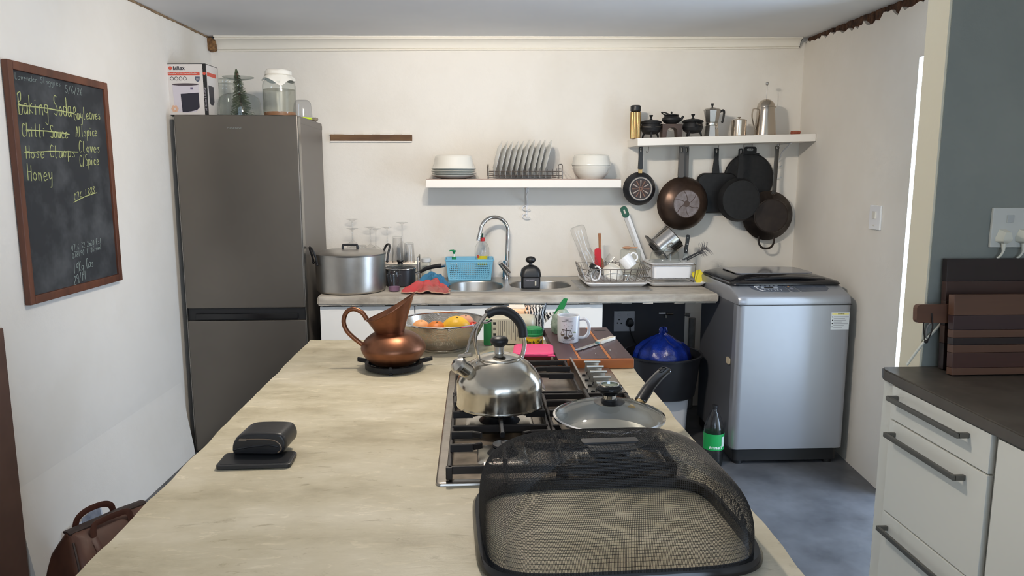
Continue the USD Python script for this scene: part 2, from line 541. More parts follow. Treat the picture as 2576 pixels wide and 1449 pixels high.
# raw hole left in the corner where the cornice stops, and a stained line along the left wall
struct('trim_3', rough_up(box(0.05, 0.06, 0.075, (-1.600, 4.775, 2.352), 0.012).subdivide(), 0.012, 40, 5), M('raw_filler', (150, 112, 70), 0.9, col2=(84, 58, 38), ns=40), label='raw brown filler in the corner beside the cornice')
lt = []
for k in range(70):
    y0 = 2.4 + k * 0.0345
    lt.append(box(0.008, 0.036, 0.006 + 0.008 * rg.random(), (lwx(y0) + 0.003, y0, cz(lwx(y0), y0) - 0.004), 0.002))
struct('trim_4', cat(lt), M('stained_edge', (150, 128, 98), 0.9, col2=(110, 86, 62), ns=20), label='brown stained line where the side wall meets the ceiling')
# brown post at the left edge of the view
struct('trim_5', bx(lwx(2.55) - 0.01, lwx(2.55) + 0.03, 2.25, 2.605, 0.0, 1.03, 0.004), M('brown_post', (96, 70, 58), 0.6, col2=(84, 60, 50), ns=6), label='dark brown timber board standing against the side wall')
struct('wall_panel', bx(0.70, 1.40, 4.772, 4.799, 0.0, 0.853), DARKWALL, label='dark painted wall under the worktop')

# ---------------------------------------------------------------- island
isl = thing('kitchen_island', 'kitchen island with a cream skimmed concrete top', 'kitchen island')
edge = []
Lp = [(-0.668, 0.55), (-0.666, 1.2), (-0.668, 2.0), (-0.668, 2.935)]
Rp = [(0.545, 2.885), (0.545, 2.44), (0.548, 1.8), (0.546, 1.1), (0.546, 0.55)]
base = np.array(Lp + Rp)
dense = []
for a, b in zip(base, np.roll(base, -1, 0)):
    for t in np.arange(0, 1, 0.02):
        dense.append(a + (b - a) * t)
dense = np.array(dense)
wob = (meshkit.fbm(np.c_[dense * 9, np.zeros(len(dense))], 4, 2) - 0.5) * 0.010
cen = dense.mean(0)
dirn = np.sign(dense - cen) * (np.abs(dense - cen) > [0.52, 0.95])
top = Polygon(dense + dirn * wob[:, None]).buffer(-0.004)
rings = [extr(top, 0.05, 0.85)]
tt = cat(extr(top.buffer(0.004), 0.042, 0.852), extr(top, 0.05, 0.85))
obj('worktop', tt, SKIM, isl, smooth=False)
obj('plinth', bx(-0.58, 0.46, 0.7, 2.82, 0.0, 0.85), M('plinth_plaster', (214, 208, 196), 0.8, bump=0.3, bs=20), isl)

# ---------------------------------------------------------------- back worktop, sink, cabinets
wt = thing('back_worktop', 'rough grey concrete worktop along the back wall', 'worktop')
outer = sbox(-0.872, 4.015, 1.366, 4.798)
pts = np.array([outer.exterior.interpolate(d).coords[0] for d in np.arange(0, outer.length, 0.02)])
w = (meshkit.fbm(np.c_[pts * 7, np.zeros(len(pts))], 4, 9) - 0.5) * 0.022
pts[:, 1] += np.where(pts[:, 1] < 4.03, w * 1.4, 0)
pts[:, 0] += np.where((pts[:, 0] > 1.36) | (pts[:, 0] < -0.865), w * 0.8, 0)
bowl1 = rrect(0.335, 0.40, 0.15, (0.0, 4.375))
bowl2 = rrect(0.375, 0.34, 0.14, (0.395, 4.405))
cp = Polygon(pts).buffer(0)
cut = cp.difference(unary_union([bowl1.buffer(0.006), bowl2.buffer(0.006)]))
slab = cat(extr(cut.buffer(-0.005), 0.046, 0.854), extr(cut, 0.034, 0.859))
obj('slab', slab, CONC, wt, smooth=False)
lip = [bx(-0.86 + 0.06 * k, -0.80 + 0.06 * k, 4.03, 4.06, 0.850 - 0.006 * rg.random(), 0.857, 0.002) for k in range(37)]
obj('rough_underside', cat(lip), CONC, wt, smooth=False)

sk = thing('sink', 'double bowl stainless steel sink set in the worktop', 'sink', (0, 0, 0))
plate = rrect(1.24, 0.62, 0.04, (0.41, 4.455)).difference(unary_union([bowl1, bowl2]))
obj('sink_plate', extr(plate, 0.0032, 0.9003), STEELB, sk)
for bw, (w_, h_, r_, c_) in (('a', (0.335, 0.40, 0.15, (0.0, 4.375))), ('b', (0.375, 0.34, 0.14, (0.395, 4.405)))):
    R = [ring2(w_ - 0.0, h_ - 0.0, r_, 0.9035, 8, c_), ring2(w_ - 0.012, h_ - 0.012, r_ - 0.004, 0.896, 8, c_), ring2(w_ - 0.03, h_ - 0.03, r_ - 0.01, 0.80, 8, c_),
         ring2(w_ - 0.08, h_ - 0.08, r_ - 0.03, 0.755, 8, c_), ring2(0.05, 0.05, 0.024, 0.748, 8, c_)]
    m = loft(R, cap0=False, cap1=True)
    m.invert()
    b = obj('bowl', m, STEELB, sk, smooth=60)
    obj('drain', T(cyl(0.03, 0, 0.004), (c_[0], c_[1], 0.7485)), CHROME, b)
rid = [bx(0.606, 0.648, 4.20 + 0.035 * k, 4.208 + 0.035 * k, 0.9034, 0.9062, 0.001) for k in range(12)]
for rr in rid:
    obj('drainer_ridge', rr, STEELB, sk)
obj('rim_line', cat(bx(-0.205, 1.025, 4.148, 4.152, 0.9034, 0.9052), bx(-0.205, 1.025, 4.757, 4.761, 0.9034, 0.9052)), STEELB, sk)

labs = ['white cabinet under the big aluminium pot', 'white cabinet under the sink, behind the colander', 'white cabinet under the dish rack, beside the dark recess']
for i, (x0, x1) in enumerate(((-0.862, -0.337), (-0.337, 0.192), (0.192, 0.722))):
    c = thing('base_cabinet', labs[i], 'cabinet', ((x0 + x1) / 2, 4.08, 0), group='white cabinets under the back worktop')
    w_ = x1 - x0
    obj('body', cat(bx(-w_ / 2 + 0.002, -w_ / 2 + 0.014, 0.0, 0.62, 0.08, 0.845), bx(w_ / 2 - 0.014, w_ / 2 - 0.002, 0.0, 0.62, 0.08, 0.845), bx(-w_ / 2 + 0.014, w_ / 2 - 0.014, 0.0, 0.62, 0.08, 0.096), bx(-w_ / 2 + 0.014, w_ / 2 - 0.014, 0.612, 0.62, 0.096, 0.7)), WHITE, c)
    obj('door', bx(-w_ / 2 + 0.003, w_ / 2 - 0.003, -0.020, -0.001, 0.10, 0.838, 0.002), WHITE, c)
    obj('plinth', bx(-w_ / 2 + 0.002, w_ / 2 - 0.002, 0.06, 0.08, 0.0, 0.08), M('plinth_grey', (120, 118, 116), 0.6), c)

# ---------------------------------------------------------------- fridge and what stands on it
FR = M('dark_inox', (120, 114, 106), 0.36, 0.85, col2=(112, 106, 99), ns=1.5, lo=0.3, hi=0.7)
FRS = M('fridge_side', (122, 116, 110), 0.5, 0.4)
fr = thing('fridge', 'tall dark stainless steel fridge freezer', 'fridge', (-1.2665, 4.08, 0))
obj('body', bx(-0.322, 0.322, 0.070, 0.65, 0.03, 1.878, 0.006), FRS, fr)
obj('top_cap', bx(-0.323, 0.323, 0.068, 0.652, 1.836, 1.864, 0.004), FRS, fr)
obj('door', bx(-0.324, 0.324, 0.0, 0.062, 0.830, 1.877, 0.008), FR, fr, label='upper fridge door')
lowd = obj('door', bx(-0.324, 0.324, 0.0, 0.062, 0.008, 0.762, 0.008), FR, fr, label='lower freezer door')
obj('handle_recess', bx(-0.320, 0.320, 0.018, 0.060, 0.762, 0.830), BLACK, fr)
obj('handle_lip', bx(-0.28, 0.28, 0.002, 0.032, 0.768, 0.800, 0.004), BLACKG, fr)
for sg_ in (-1, 1):
    obj('side_trim', bx(sg_ * 0.325 - 0.0018, sg_ * 0.325 + 0.0018, 0.004, 0.055, 0.012, 1.866), M('trim_steel', (150, 146, 140), 0.3, 0.9), fr)
for x in (-0.27, 0.27):
    obj('foot', cyl(0.02, 0, 0.04, (x, 0.10, 0)), BLACK, fr)
obj('logo', text('HISENSE', 0.011, (-0.050, -0.0005, 1.803), squeeze=1.2), M('logo_dim', (150, 158, 154), 0.4, 0.5), fr)
FT = 1.8795
FS = 1.1333  # things on the fridge

CARD = M('white_card', (216, 210, 206), 0.5)
RED = M('print_red', (205, 84, 66), 0.5)
NAVY = M('print_navy', (34, 32, 48), 0.35)
PGREY = M('print_grey', (180, 172, 182), 0.5)
LILAC = M('print_lilac', (205, 198, 206), 0.5)
bxr = thing('appliance_box', 'printed cardboard air cooler box on top of the fridge', 'box', (-1.534, 4.148, FT), rotz=-4)
bw, bd_, bh = 0.185, 0.14, 0.238
obj('carton', bx(-bw / 2, bw / 2, 0, bd_, 0, bh, 0.003), BLACK, bxr)
f0 = -0.0006
obj('front_print', bx(-bw / 2 + 0.001, bw / 2 - 0.016, f0, 0.002, 0.002, bh - 0.003), CARD, bxr)
obj('brand_text', text('Milex', 0.016, (-0.064, f0, 0.209), bold=True), NAVY, bxr)
obj('brand_dot', T(cyl(0.0085, 0, 0.0006, n=24), (-0.076, f0, 0.217), (90, 0, 0)), RED, bxr)
obj('colour_band', bx(-0.089, 0.062, f0 - 0.0006, f0, 0.184, 0.199), RED, bxr)
obj('band_text', text('Portable 12L Air Cooler & Purifier', 0.0065, (-0.085, f0 - 0.0006, 0.189), squeeze=0.98), CARD, bxr)
for k in range(4):
    ic = obj('icon_ring', T(lathe([(0.0068, 0), (0.0086, 0), (0.0086, 0.0006), (0.0068, 0.0006)], 20, closed=True), (-0.071 + 0.0205 * k, f0, 0.169), (90, 0, 0)), BLACK, bxr)
obj('badge', T(extr(Polygon([(-0.011, 0.012), (0.011, 0.012), (0.011, -0.004), (0, -0.014), (-0.011, -0.004)]), 0.0006), (0.051, f0, 0.166), (90, 0, 0)), M('print_slate', (84, 92, 110), 0.5), bxr)
obj('badge_text', text('90%', 0.006, (0.044, f0 - 0.0006, 0.163)), CARD, bxr)
ap = [(-0.072, 0.140), (0.054, 0.140), (0.050, 0.03), (0.036, 0.016), (-0.01, 0.010), (-0.055, 0.016), (-0.066, 0.03)]
obj('cooler_picture', T(extr(Polygon(ap), 0.0005), (0, f0, 0), (90, 0, 0)), LILAC, bxr)
obj('cooler_lid_picture', T(extr(affinity.scale(Point(0, 0).buffer(1), 0.063, 0.0055), 0.0005), (-0.009, f0 - 0.0005, 0.142), (90, 0, 0)), M('print_brown', (74, 62, 68), 0.5), bxr)
scr = [(-0.034, 0.098), (0.052, 0.104), (0.053, 0.036), (0.04, 0.024), (0.01, 0.017), (-0.030, 0.014)]
obj('screen_picture', T(extr(Polygon(scr), 0.0005), (0, f0 - 0.0006, 0), (90, 0, 0)), NAVY, bxr)
obj('control_picture', bx(0.014, 0.026, f0 - 0.0012, f0 - 0.0005, 0.118, 0.129), M('print_violet', (104, 92, 124), 0.5), bxr)
obj('flower_picture', cat([T(cyl(0.0065, 0, 0.0006, n=14), (-0.066 + 0.011 * math.cos(a), f0 - 0.0006, 0.030 + 0.011 * math.sin(a)), (90, 0, 0)) for a in np.arange(6) * 1.05]), M('print_peach', (222, 178, 150), 0.5), bxr)
rx_ = bw / 2 + 0.0006
obj('side_print', bx(bw / 2 - 0.002, rx_, 0.006, bd_ - 0.006, 0.002, bh - 0.004), CARD, bxr)
obj('side_band', bx(rx_ - 0.0005, rx_ + 0.0005, 0.010, bd_ - 0.03, 0.182, 0.200), RED, bxr)
obj('side_picture', T(extr(Polygon([(0.018, 0.14), (0.075, 0.138), (0.075, 0.065), (0.06, 0.05), (0.035, 0.05), (0.024, 0.06)]), 0.0006), (rx_, 0, 0), (90, 0, 90)), NAVY, bxr)
obj('spine_text', T(meshkit.text_mesh('Air Cooler & Purifier', 0.0085, 0.0005), (bw / 2 - 0.0045, f0, 0.02), (90, -90, 0)), PGREY, bxr)
obj('spine_dot', T(cyl(0.0075, 0, 0.0006, n=20), (bw / 2 - 0.008, f0, 0.192), (90, 0, 0)), RED, bxr)

# bottle-brush tree
tr = thing('bottle_brush_tree', 'small green bottle-brush fir tree behind the glass dome', 'christmas tree', (-1.355, 4.499, FT + 0.003), rot=(0, -5, 0))
tw = []
rg = np.random.default_rng(11)
FIRS = M('fir_bristles', (66, 84, 58), 0.8, col2=(112, 118, 92), ns=60)
for k in range(900):
    t = rg.random() ** 0.8
    z0 = 0.02 + 0.235 * t
    R0 = 0.060 * (1 - t) ** 0.85 + 0.004
    a = rg.random() * 2 * PI
    L = R0 * (0.75 + 0.35 * rg.random())
    d = np.array([math.cos(a), math.sin(a), -0.35])
    n_ = np.array([-math.sin(a), math.cos(a), 0]) * 0.0012
    p = np.array([0, 0, z0])
    e = p + d * L
    tw.append(trimesh.Trimesh([p - n_, p + n_, e, p + (0, 0, 0.003), e + (0, 0, 0.0015)], [(0, 1, 2), (0, 2, 3), (1, 3, 2), (2, 4, 3)], process=False))
obj('bristles', cat(tw), FIRS, tr, smooth=False, kind='stuff')
obj('stem', cyl(0.004, 0, 0.24), WOODD, tr)
obj('base', cyl(0.022, 0, 0.014, bev=0.003), M('tree_foot', (120, 88, 58), 0.7), tr)

# glass cake dome, plate on its knob
dm = thing('cake_dome', 'clear glass cake dome with a round knob, on the fridge', 'glass dome', (-1.292, 4.239, FT))
dp = [(0.102, 0.0), (0.102, 0.012), (0.099, 0.06), (0.092, 0.088), (0.070, 0.104), (0.035, 0.111), (0.016, 0.113), (0.013, 0.122), (0.020, 0.136), (0.026, 0.150), (0.022, 0.166), (0.010, 0.171), (0, 0.1715)]
obj('dome', lathe(dp, 56), GLASSG, dm, smooth=60)
obj('rim', T(lathe([(0.100, 0.001), (0.1045, 0.001), (0.1045, 0.005), (0.100, 0.005)], 56, closed=True)), GLASSG, dm)
pl = thing('glass_plate', 'clear glass plate balanced on the knob of the cake dome', 'plate', (-1.291, 4.239, FT + 0.1725 * FS))
obj('disc', lathe([(0, 0), (0.02, 0.0), (0.045, 0.004), (0.073, 0.013), (0.0735, 0.015), (0.045, 0.0075), (0.02, 0.0045), (0, 0.0045)], 48), GLASSG, pl, smooth=60)
# fermenting jar with a paper cover
jr = thing('fermenting_jar', 'tall glass jar with a white paper cover and brown dregs, on the fridge', 'jar', (-1.071, 4.233, FT))
obj('glass', lathe([(0, 0.0), (0.070, 0.0), (0.076, 0.006), (0.078, 0.02), (0.078, 0.145), (0.074, 0.162), (0.060, 0.178), (0.058, 0.205)], 48), GLASSG, jr, smooth=60)
obj('dregs', cyl(0.0745, 0.003, 0.020, n=40), M('dregs_brown', (150, 104, 72), 0.5), jr, label='layer of brown dregs')
obj('cloudy_liquid', lathe([(0.0752, 0.021), (0.0757, 0.128), (0.0, 0.128)], 40), glass('cloudy', tint=(0.97, 0.965, 0.93), edge=(0.7, 0.7, 0.64), face=0.88, rough=0.3), jr)
rgs = []
for zz_, rr, j in ((0.222, 0.001, 0), (0.223, 0.03, 0.1), (0.221, 0.056, 0.25), (0.212, 0.063, 0.5), (0.198, 0.062, 0.6), (0.192, 0.061, 0.6), (0.186, 0.070, 1.0), (0.172, 0.080, 1.6)):
    ring = []
    for a in np.linspace(0, 2 * PI, 56, endpoint=False):
        sq = 1 + 0.18 * j * (max(abs(math.cos(a + 0.5)), abs(math.sin(a + 0.5))) - 0.85) * (1 if zz_ < 0.188 else 0.1)
        tip = 0.034 * max(0, math.cos(a + 1.15)) ** 14 * (1 if zz_ == 0.172 else 0.3 * (zz_ == 0.186))
        ring.append((rr * sq * math.cos(a) * (1 + 0.02 * j * math.sin(9 * a)), rr * sq * math.sin(a) * (1 + 0.02 * j * math.sin(9 * a)), zz_ + 0.004 * j * math.sin(5 * a) - tip))
    rgs.append(np.array(ring))
obj('paper_cover', loft(rgs, cap1=False), M('paper', (238, 234, 224), 0.8), jr, smooth=50, label='white paper cover tied over the jar mouth')
obj('tie', lathe([(0.0625, 0.193), (0.0650, 0.195), (0.0625, 0.197)], 40), M('string', (220, 214, 200), 0.8), jr)
# small clear tub on a lime lid, tall clear jar behind the box
lm = thing('clear_tub', 'upturned clear plastic tub on a lime green lid, fridge corner', 'tub', (-0.997, 4.454, FT))
obj('lid', cyl(0.046, 0, 0.012, bev=0.003), M('lime', (200, 226, 40), 0.4), lm, label='lime green lid')
obj('bowl', lathe([(0.047, 0.013), (0.046, 0.05), (0.042, 0.085), (0.030, 0.098), (0, 0.100)], 40), PLASTCLEAR, lm, smooth=60)
gj = thing('storage_jar', 'clear glass storage jar behind the cardboard box', 'jar', (-1.473, 4.601, FT))
obj('glass', lathe([(0, 0), (0.045, 0), (0.048, 0.006), (0.048, 0.17), (0.040, 0.185), (0.040, 0.195)], 36), GLASSG, gj, smooth=60)
obj('lid', cyl(0.043, 0.195, 0.218, bev=0.004), GLASSG, gj, smooth=60)
pk = thing('dried_clump', 'small crumpled grey brown clump at the fridge top edge', 'clump', (-0.959, 4.590, FT))
obj('clump', blob(0.02, 0.025, 0.012, (0, 0, 0.010), 3, 0.008, 60, 4), M('clump_brown', (140, 128, 112), 0.9), pk)

for p_ in (bxr, tr, dm, pl, jr, lm, gj, pk):
    UsdGeom.Xformable(p_).AddScaleOp().Set(Gf.Vec3f(FS, FS, FS))

# ---------------------------------------------------------------- blackboard on the left wall
bb = thing('blackboard', 'wood framed blackboard with a handwritten shopping list', 'blackboard', (lwx(2.775), 2.775, 1.078), rotz=-1.40)
W_, H_ = 0.685, 0.885
SLATE = M('slate', (42, 44, 47), 0.75, col2=(88, 90, 92), ns=6, det=4, lo=0.44, hi=0.85)
obj('slate', bx(0.004, 0.016, 0.02, W_ - 0.02, 0.02, H_ - 0.02), SLATE, bb)
for (y0, y1, z0, z1) in ((0, 0.030, 0, H_), (W_ - 0.030, W_, 0, H_), (0.030, W_ - 0.030, 0, 0.032), (0.030, W_ - 0.030, H_ - 0.032, H_)):
    obj('frame_rail', bx(0.002, 0.026, y0, y1, z0, z1, 0.004), WOODD, bb)
GLY = {
    'a': [[(.5, .5), (.15, .5), (.05, .2), (.2, 0), (.45, .15), (.5, .5), (.55, 0)]], 'b': [[(.1, 1), (.1, 0), (.4, 0), (.5, .3), (.1, .5)]], 'c': [[(.5, .45), (.2, .5), (.05, .25), (.2, 0), (.5, .08)]],
    'd': [[(.5, .45), (.15, .5), (.05, .2), (.25, 0), (.5, .2), (.52, 1), (.55, 0)]], 'e': [[(.08, .25), (.48, .3), (.3, .52), (.08, .3), (.2, 0), (.52, .1)]], 'g': [[(.5, .5), (.15, .5), (.08, .2), (.45, .15), (.52, .5), (.45, -.4), (.1, -.35)]],
    'h': [[(.1, 1), (.1, 0)], [(.1, .35), (.35, .5), (.5, .3), (.52, 0)]], 'i': [[(.2, .5), (.2, 0)], [(.2, .7), (.22, .74)]], 'k': [[(.1, 1), (.1, 0)], [(.45, .5), (.1, .22), (.5, 0)]], 'l': [[(.2, 1), (.18, .1), (.32, 0)]],
    'm': [[(.05, .5), (.08, 0)], [(.08, .35), (.25, .5), (.32, 0)], [(.32, .35), (.5, .5), (.58, 0)]], 'n': [[(.08, .5), (.1, 0)], [(.1, .35), (.35, .5), (.48, 0)]], 'o': [[(.3, .5), (.06, .25), (.3, 0), (.52, .25), (.3, .5)]],
    'p': [[(.1, .5), (.08, -.4)], [(.1, .45), (.45, .5), (.45, .1), (.1, .08)]], 'r': [[(.1, .5), (.12, 0)], [(.12, .3), (.3, .5), (.48, .45)]], 's': [[(.45, .48), (.15, .42), (.4, .2), (.35, 0), (.06, .05)]], 'u': [[(.08, .5), (.12, .05), (.4, .05), (.48, .5), (.52, 0)]],
    'v': [[(.08, .5), (.27, 0), (.5, .5)]], 'y': [[(.08, .5), (.2, .1), (.45, .2)], [(.5, .5), (.42, -.35), (.15, -.4)]], 't': [[(.28, .9), (.25, .05), (.45, 0)], [(.06, .6), (.48, .62)]],
    'B': [[(.1, 1), (.12, 0)], [(.0, .9), (.4, 1.05), (.42, .7), (.12, .52), (.55, .35), (.45, 0), (.08, .02)]], 'S': [[(.55, .95), (.2, 1), (.12, .7), (.5, .4), (.4, .02), (.05, .08)]], 'C': [[(.55, .9), (.25, 1), (.05, .5), (.2, .02), (.55, .1)]],
    'H': [[(.1, 1), (.12, 0)], [(.55, 1), (.52, 0)], [(.1, .5), (.55, .52)]], 'L': [[(.12, 1), (.1, .02), (.5, 0)]], 'A': [[(.02, 0), (.3, 1), (.55, 0)], [(.12, .4), (.48, .4)]], 'G': [[(.55, .9), (.2, 1), (.05, .4), (.25, 0), (.52, .15), (.5, .45), (.3, .45)]], 'K': [[(.1, 1), (.1, 0)], [(.5, 1), (.1, .45), (.55, 0)]], 'E': [[(.5, 1), (.1, 1), (.1, 0), (.5, 0)], [(.1, .5), (.42, .5)]],
    '/': [[(.05, -.1), (.45, 1.05)]], '0': [[(.3, 1), (.06, .5), (.3, 0), (.52, .5), (.3, 1)]], '1': [[(.2, 1), (.2, 0)]], '2': [[(.08, .8), (.35, 1), (.45, .65), (.06, 0), (.55, .03)]], '3': [[(.1, .95), (.45, .9), (.2, .55), (.5, .3), (.1, .02)]], '5': [[(.5, 1), (.15, 1), (.12, .6), (.5, .45), (.4, .02), (.06, .05)]],
    '6': [[(.4, 1), (.1, .4), (.3, 0), (.5, .25), (.15, .4)]], '7': [[(.06, 1), (.5, 1), (.2, 0)]], '8': [[(.3, .55), (.1, .8), (.3, 1), (.48, .8), (.1, .25), (.3, 0), (.52, .25), (.3, .55)]], '9': [[(.48, .7), (.2, .55), (.1, .85), (.4, 1), (.48, .7), (.42, 0)]], '-': [[(.1, .45), (.45, .47)]], ' ': [],
}


def chalk(s, y0, z0, h, width, mat, th=0.0028, dz=0.0, strike=None, seed=0):
    """A line of handwriting on the board: strokes from y0 (absolute) for width metres, capitals h tall, rising dz."""
    y0, z0 = y0 - 2.775 + 0.022, z0 - 1.078
    step = width / max(len(s), 1)
    q = np.random.default_rng(seed)
    ms = []
    for i, ch in enumerate(s):
        for st in GLY.get(ch, GLY.get(ch.lower(), [])):
            P = spl(np.array(st), 5)
            jit = q.normal(0, 0.03)
            Y_ = y0 + i * step + P[:, 0] * step * 1.45 + 0.12 * step * P[:, 1]
            Z_ = z0 + P[:, 1] * h * (1 + jit) + dz * (i / max(len(s), 1)) + q.normal(0, 0.02) * h
            ms.append(tube(np.c_[np.full(len(P), 0.0165), Y_, Z_], th * 0.38, 5))
    if strike:
        ms.append(tube([(0.0168, y0 - 0.005 + width * strike[0], z0 + strike[1]), (0.0168, y0 + width * 0.5, z0 + (strike[1] + strike[3]) / 2 + 0.004), (0.0168, y0 + width * strike[2], z0 + strike[3])], th * 0.65, 5))
    obj('chalk_writing', cat(ms), mat, bb, smooth=False, kind='stuff')


chalk('Lavender Slaggies', 2.800, 1.900, 0.022, 0.29, CHALKW, 0.0022, dz=0.008, seed=1)
chalk('5/6/26', 3.115, 1.888, 0.028, 0.13, CHALKW, 0.0025, seed=2)
chalk('Baking Soda', 2.800, 1.778, 0.075, 0.35, CHALK, 0.0042, dz=0.016, strike=(0.02, 0.03, 1.03, 0.030), seed=3)
chalk('Chilli Sauce', 2.810, 1.696, 0.048, 0.30, CHALK, 0.0040, dz=0.010, strike=(0.1, 0.025, 1.02, 0.025), seed=4)
chalk('Hose Clamps', 2.818, 1.618, 0.048, 0.335, CHALK, 0.0036, dz=0.014, strike=(0.0, 0.020, 1.05, 0.034), seed=5)
chalk('Honey', 2.815, 1.535, 0.062, 0.165, CHALK, 0.0040, seed=6)
chalk('Bayleaves', 3.160, 1.784, 0.050, 0.215, CHALK, 0.0036, dz=0.018, seed=7)
chalk('Allspice', 3.165, 1.714, 0.046, 0.17, CHALK, 0.0036, dz=0.012, seed=8)
chalk('Cloves', 3.178, 1.652, 0.048, 0.17, CHALK, 0.0036, dz=0.004, seed=9)
chalk('C/Spice', 3.175, 1.595, 0.046, 0.155, CHALK, 0.0036, dz=0.010, seed=10)
chalk('076 1883', 3.110, 1.452, 0.030, 0.17, CHALK, 0.0026, dz=0.032, strike=(0.0, -0.006, 1.05, 0.030), seed=11)
chalk('0716 32 2m60 Est', 3.06, 1.250, 0.024, 0.235, CHALKW, 0.0022, dz=0.014, seed=12)
chalk('078190 1186-mml', 3.06, 1.220, 0.022, 0.235, CHALKW, 0.0020, dz=0.018, seed=13)
chalk('19Kg Gas', 3.062, 1.158, 0.040, 0.155, CHALKW, 0.0028, dz=0.012, seed=14)
chalk('29/11', 3.056, 1.112, 0.036, 0.10, CHALKW, 0.0028, dz=0.012, seed=15)

# ---------------------------------------------------------------- batten on the back wall
bt = thing('wall_batten', 'short chipped dark wood batten on the back wall beside the fridge', 'batten', (-0.649, 4.799, 1.793))
obj('batten', rough_up(box(0.512, 0.022, 0.040, (0, -0.011, 0.002), 0.003), 0.002, 20, 1, 2), M('batten_wood', (122, 92, 62), 0.8, col2=(92, 66, 46), ns=14, stretch=(0.2, 1, 1), bump=0.3, bs=40), bt)
for k, (a, w) in enumerate(((-0.245, 0.03), (-0.14, 0.07), (-0.02, 0.06), (0.1, 0.09), (0.22, 0.05))):
    obj('plaster_crumb', rough_up(box(w, 0.016, 0.007, (a, -0.012, 0.0225), 0.002), 0.003, 60, k + 3), WALL, bt)
obj('white_edge', bx(-0.256, 0.256, -0.024, 0.0, -0.024, -0.018, 0.002), SHELFP, bt)

# ---------------------------------------------------------------- shelves
sh = thing('plate_shelf', 'white plate shelf above the sink with brown top', 'shelf', (0.302, 4.5, 1.485))
obj('board', bx(-0.595, 0.595, 0, 0.298, 0, 0.050, 0.003), SHELFP, sh)
obj('shelf_top', bx(-0.592, 0.592, 0.004, 0.298, 0.0495, 0.0525), M('shelf_brown', (150, 116, 98), 0.6, col2=(120, 92, 78), ns=10, stretch=(0.3, 1, 1)), sh, label='worn brown top surface')
MS = 1.5375


def scroll_bracket(name, label, x, z, L=0.195, D=0.16):
    b = thing(name, label, 'bracket', (x, 4.799, z))
    MP = M('bracket_paint', (226, 226, 228), 0.5)
    obj('upright', bx(-0.006, 0.006, -0.006, 0, -L, 0, 0.002), MP, b)
    obj('arm', bx(-0.006, 0.006, -D, 0, -0.006, 0, 0.002), MP, b)
    tw_ = [(0.004 * math.sin(9 * t), -D * 0.9 * (1 - t), -0.008 - 0.11 * t + 0.012 * math.sin(PI * t)) for t in np.linspace(0, 1, 24)]
    obj('twisted_brace', tube(tw_, 0.0045, 6), MP, b)
    for zc in (-0.13, -L + 0.012):
        obj('scroll', tube([(-0.003 - 0.024 * math.sin(t) , -0.006 - 0.006 * t, zc + 0.014 * math.cos(t) - 0.004) for t in np.linspace(-0.3, 4.4, 18)], 0.0034, 6), MP, b)
    return b


scroll_bracket('shelf_bracket', 'white wrought iron bracket under the plate shelf', 0.338, 1.484)
us = thing('pan_shelf', 'white high shelf with pans hanging beneath', 'shelf', (0.992, 4.5, 1.7365), rot=(0, -1.55, 0))
obj('board', bx(0, 1.105, 0, 0.298, 0, 0.046, 0.003), SHELFP, us)
scroll_bracket('shelf_bracket', 'white wrought iron bracket under the end of the pan shelf', 1.985, 1.762, 0.215, 0.20)


def ush(x):
    return 1.7365 + 0.0463 + (x - 0.992) * math.tan(math.radians(1.55))


# crockery on the plate shelf
def plate_prof(R, h, t=0.004):
    return [(0, 0), (R * 0.55, 0), (R * 0.58, 0.003), (R * 0.62, 0.003), (R * 0.75, h * 0.45), (R * 0.98, h), (R, h + t * 0.5), (R * 0.98, h + t), (R * 0.74, h * 0.45 + t), (R * 0.6, t + 0.002), (0, t + 0.002)]


PG = 'plates stacked at the left end of the plate shelf'
first = None
plab = ['bottom plate in the stack under the upturned bowl', 'second plate from the bottom, under the upturned bowl', 'third plate from the bottom, under the upturned bowl', 'top plate of the stack, directly under the upturned bowl']
for k in range(4):
    loc = (-0.127 + 0.003 * math.sin(k * 2.1), 4.63, MS + 0.013 * k)
    if first is None:
        first = thing('stacked_plate', plab[0], 'plate', loc, group=PG)
        obj('plate', lathe(plate_prof(0.138, 0.020), 56), M('plate_grey_rim', (206, 208, 202), 0.2), first, smooth=50)
    else:
        dup(first, plab[k], loc, 20 * k)


def bowl_prof(R, h, foot, t=0.005):
    return [(0, 0.004), (foot - 0.006, 0.004), (foot - 0.004, 0), (foot, 0), (foot + 0.004, 0.006), (R * 0.86, h * 0.45), (R * 0.95, h * 0.8), (R, h), (R - t, h), (R * 0.95 - t, h * 0.8), (R * 0.86 - t, h * 0.47), (foot, 0.012), (0, 0.011)]


ub = thing('serving_bowl', 'upturned off-white bowl on top of the plate stack', 'bowl', (-0.127, 4.63, MS + 0.062), rot=(0, 0, 0))
up = [(0.139, 0.0), (0.130, 0.012), (0.124, 0.03), (0.116, 0.066), (0.110, 0.078), (0.098, 0.083), (0.06, 0.084), (0.0, 0.084), (0.0, 0.079), (0.10, 0.077), (0.113, 0.05), (0.12, 0.02), (0.136, 0.001)]
obj('bowl', lathe(up, 64), PORC, ub, smooth=50)
BG = 'bowls at the right end of the plate shelf'
rb = thing('soup_bowl', 'lowest of the off-white bowls at the shelf end', 'bowl', (0.731, 4.63, MS), group=BG)
obj('bowl', lathe(bowl_prof(0.120, 0.068, 0.075), 56), PORC, rb, smooth=50)
dup(rb, 'middle off-white bowl, nested in the lowest one at the shelf end', (0.731, 4.63, MS + 0.0145))
rb3 = thing('soup_bowl', 'upturned off-white bowl, topmost at the shelf end', 'bowl', (0.731, 4.63, MS + 0.0835), group=BG)
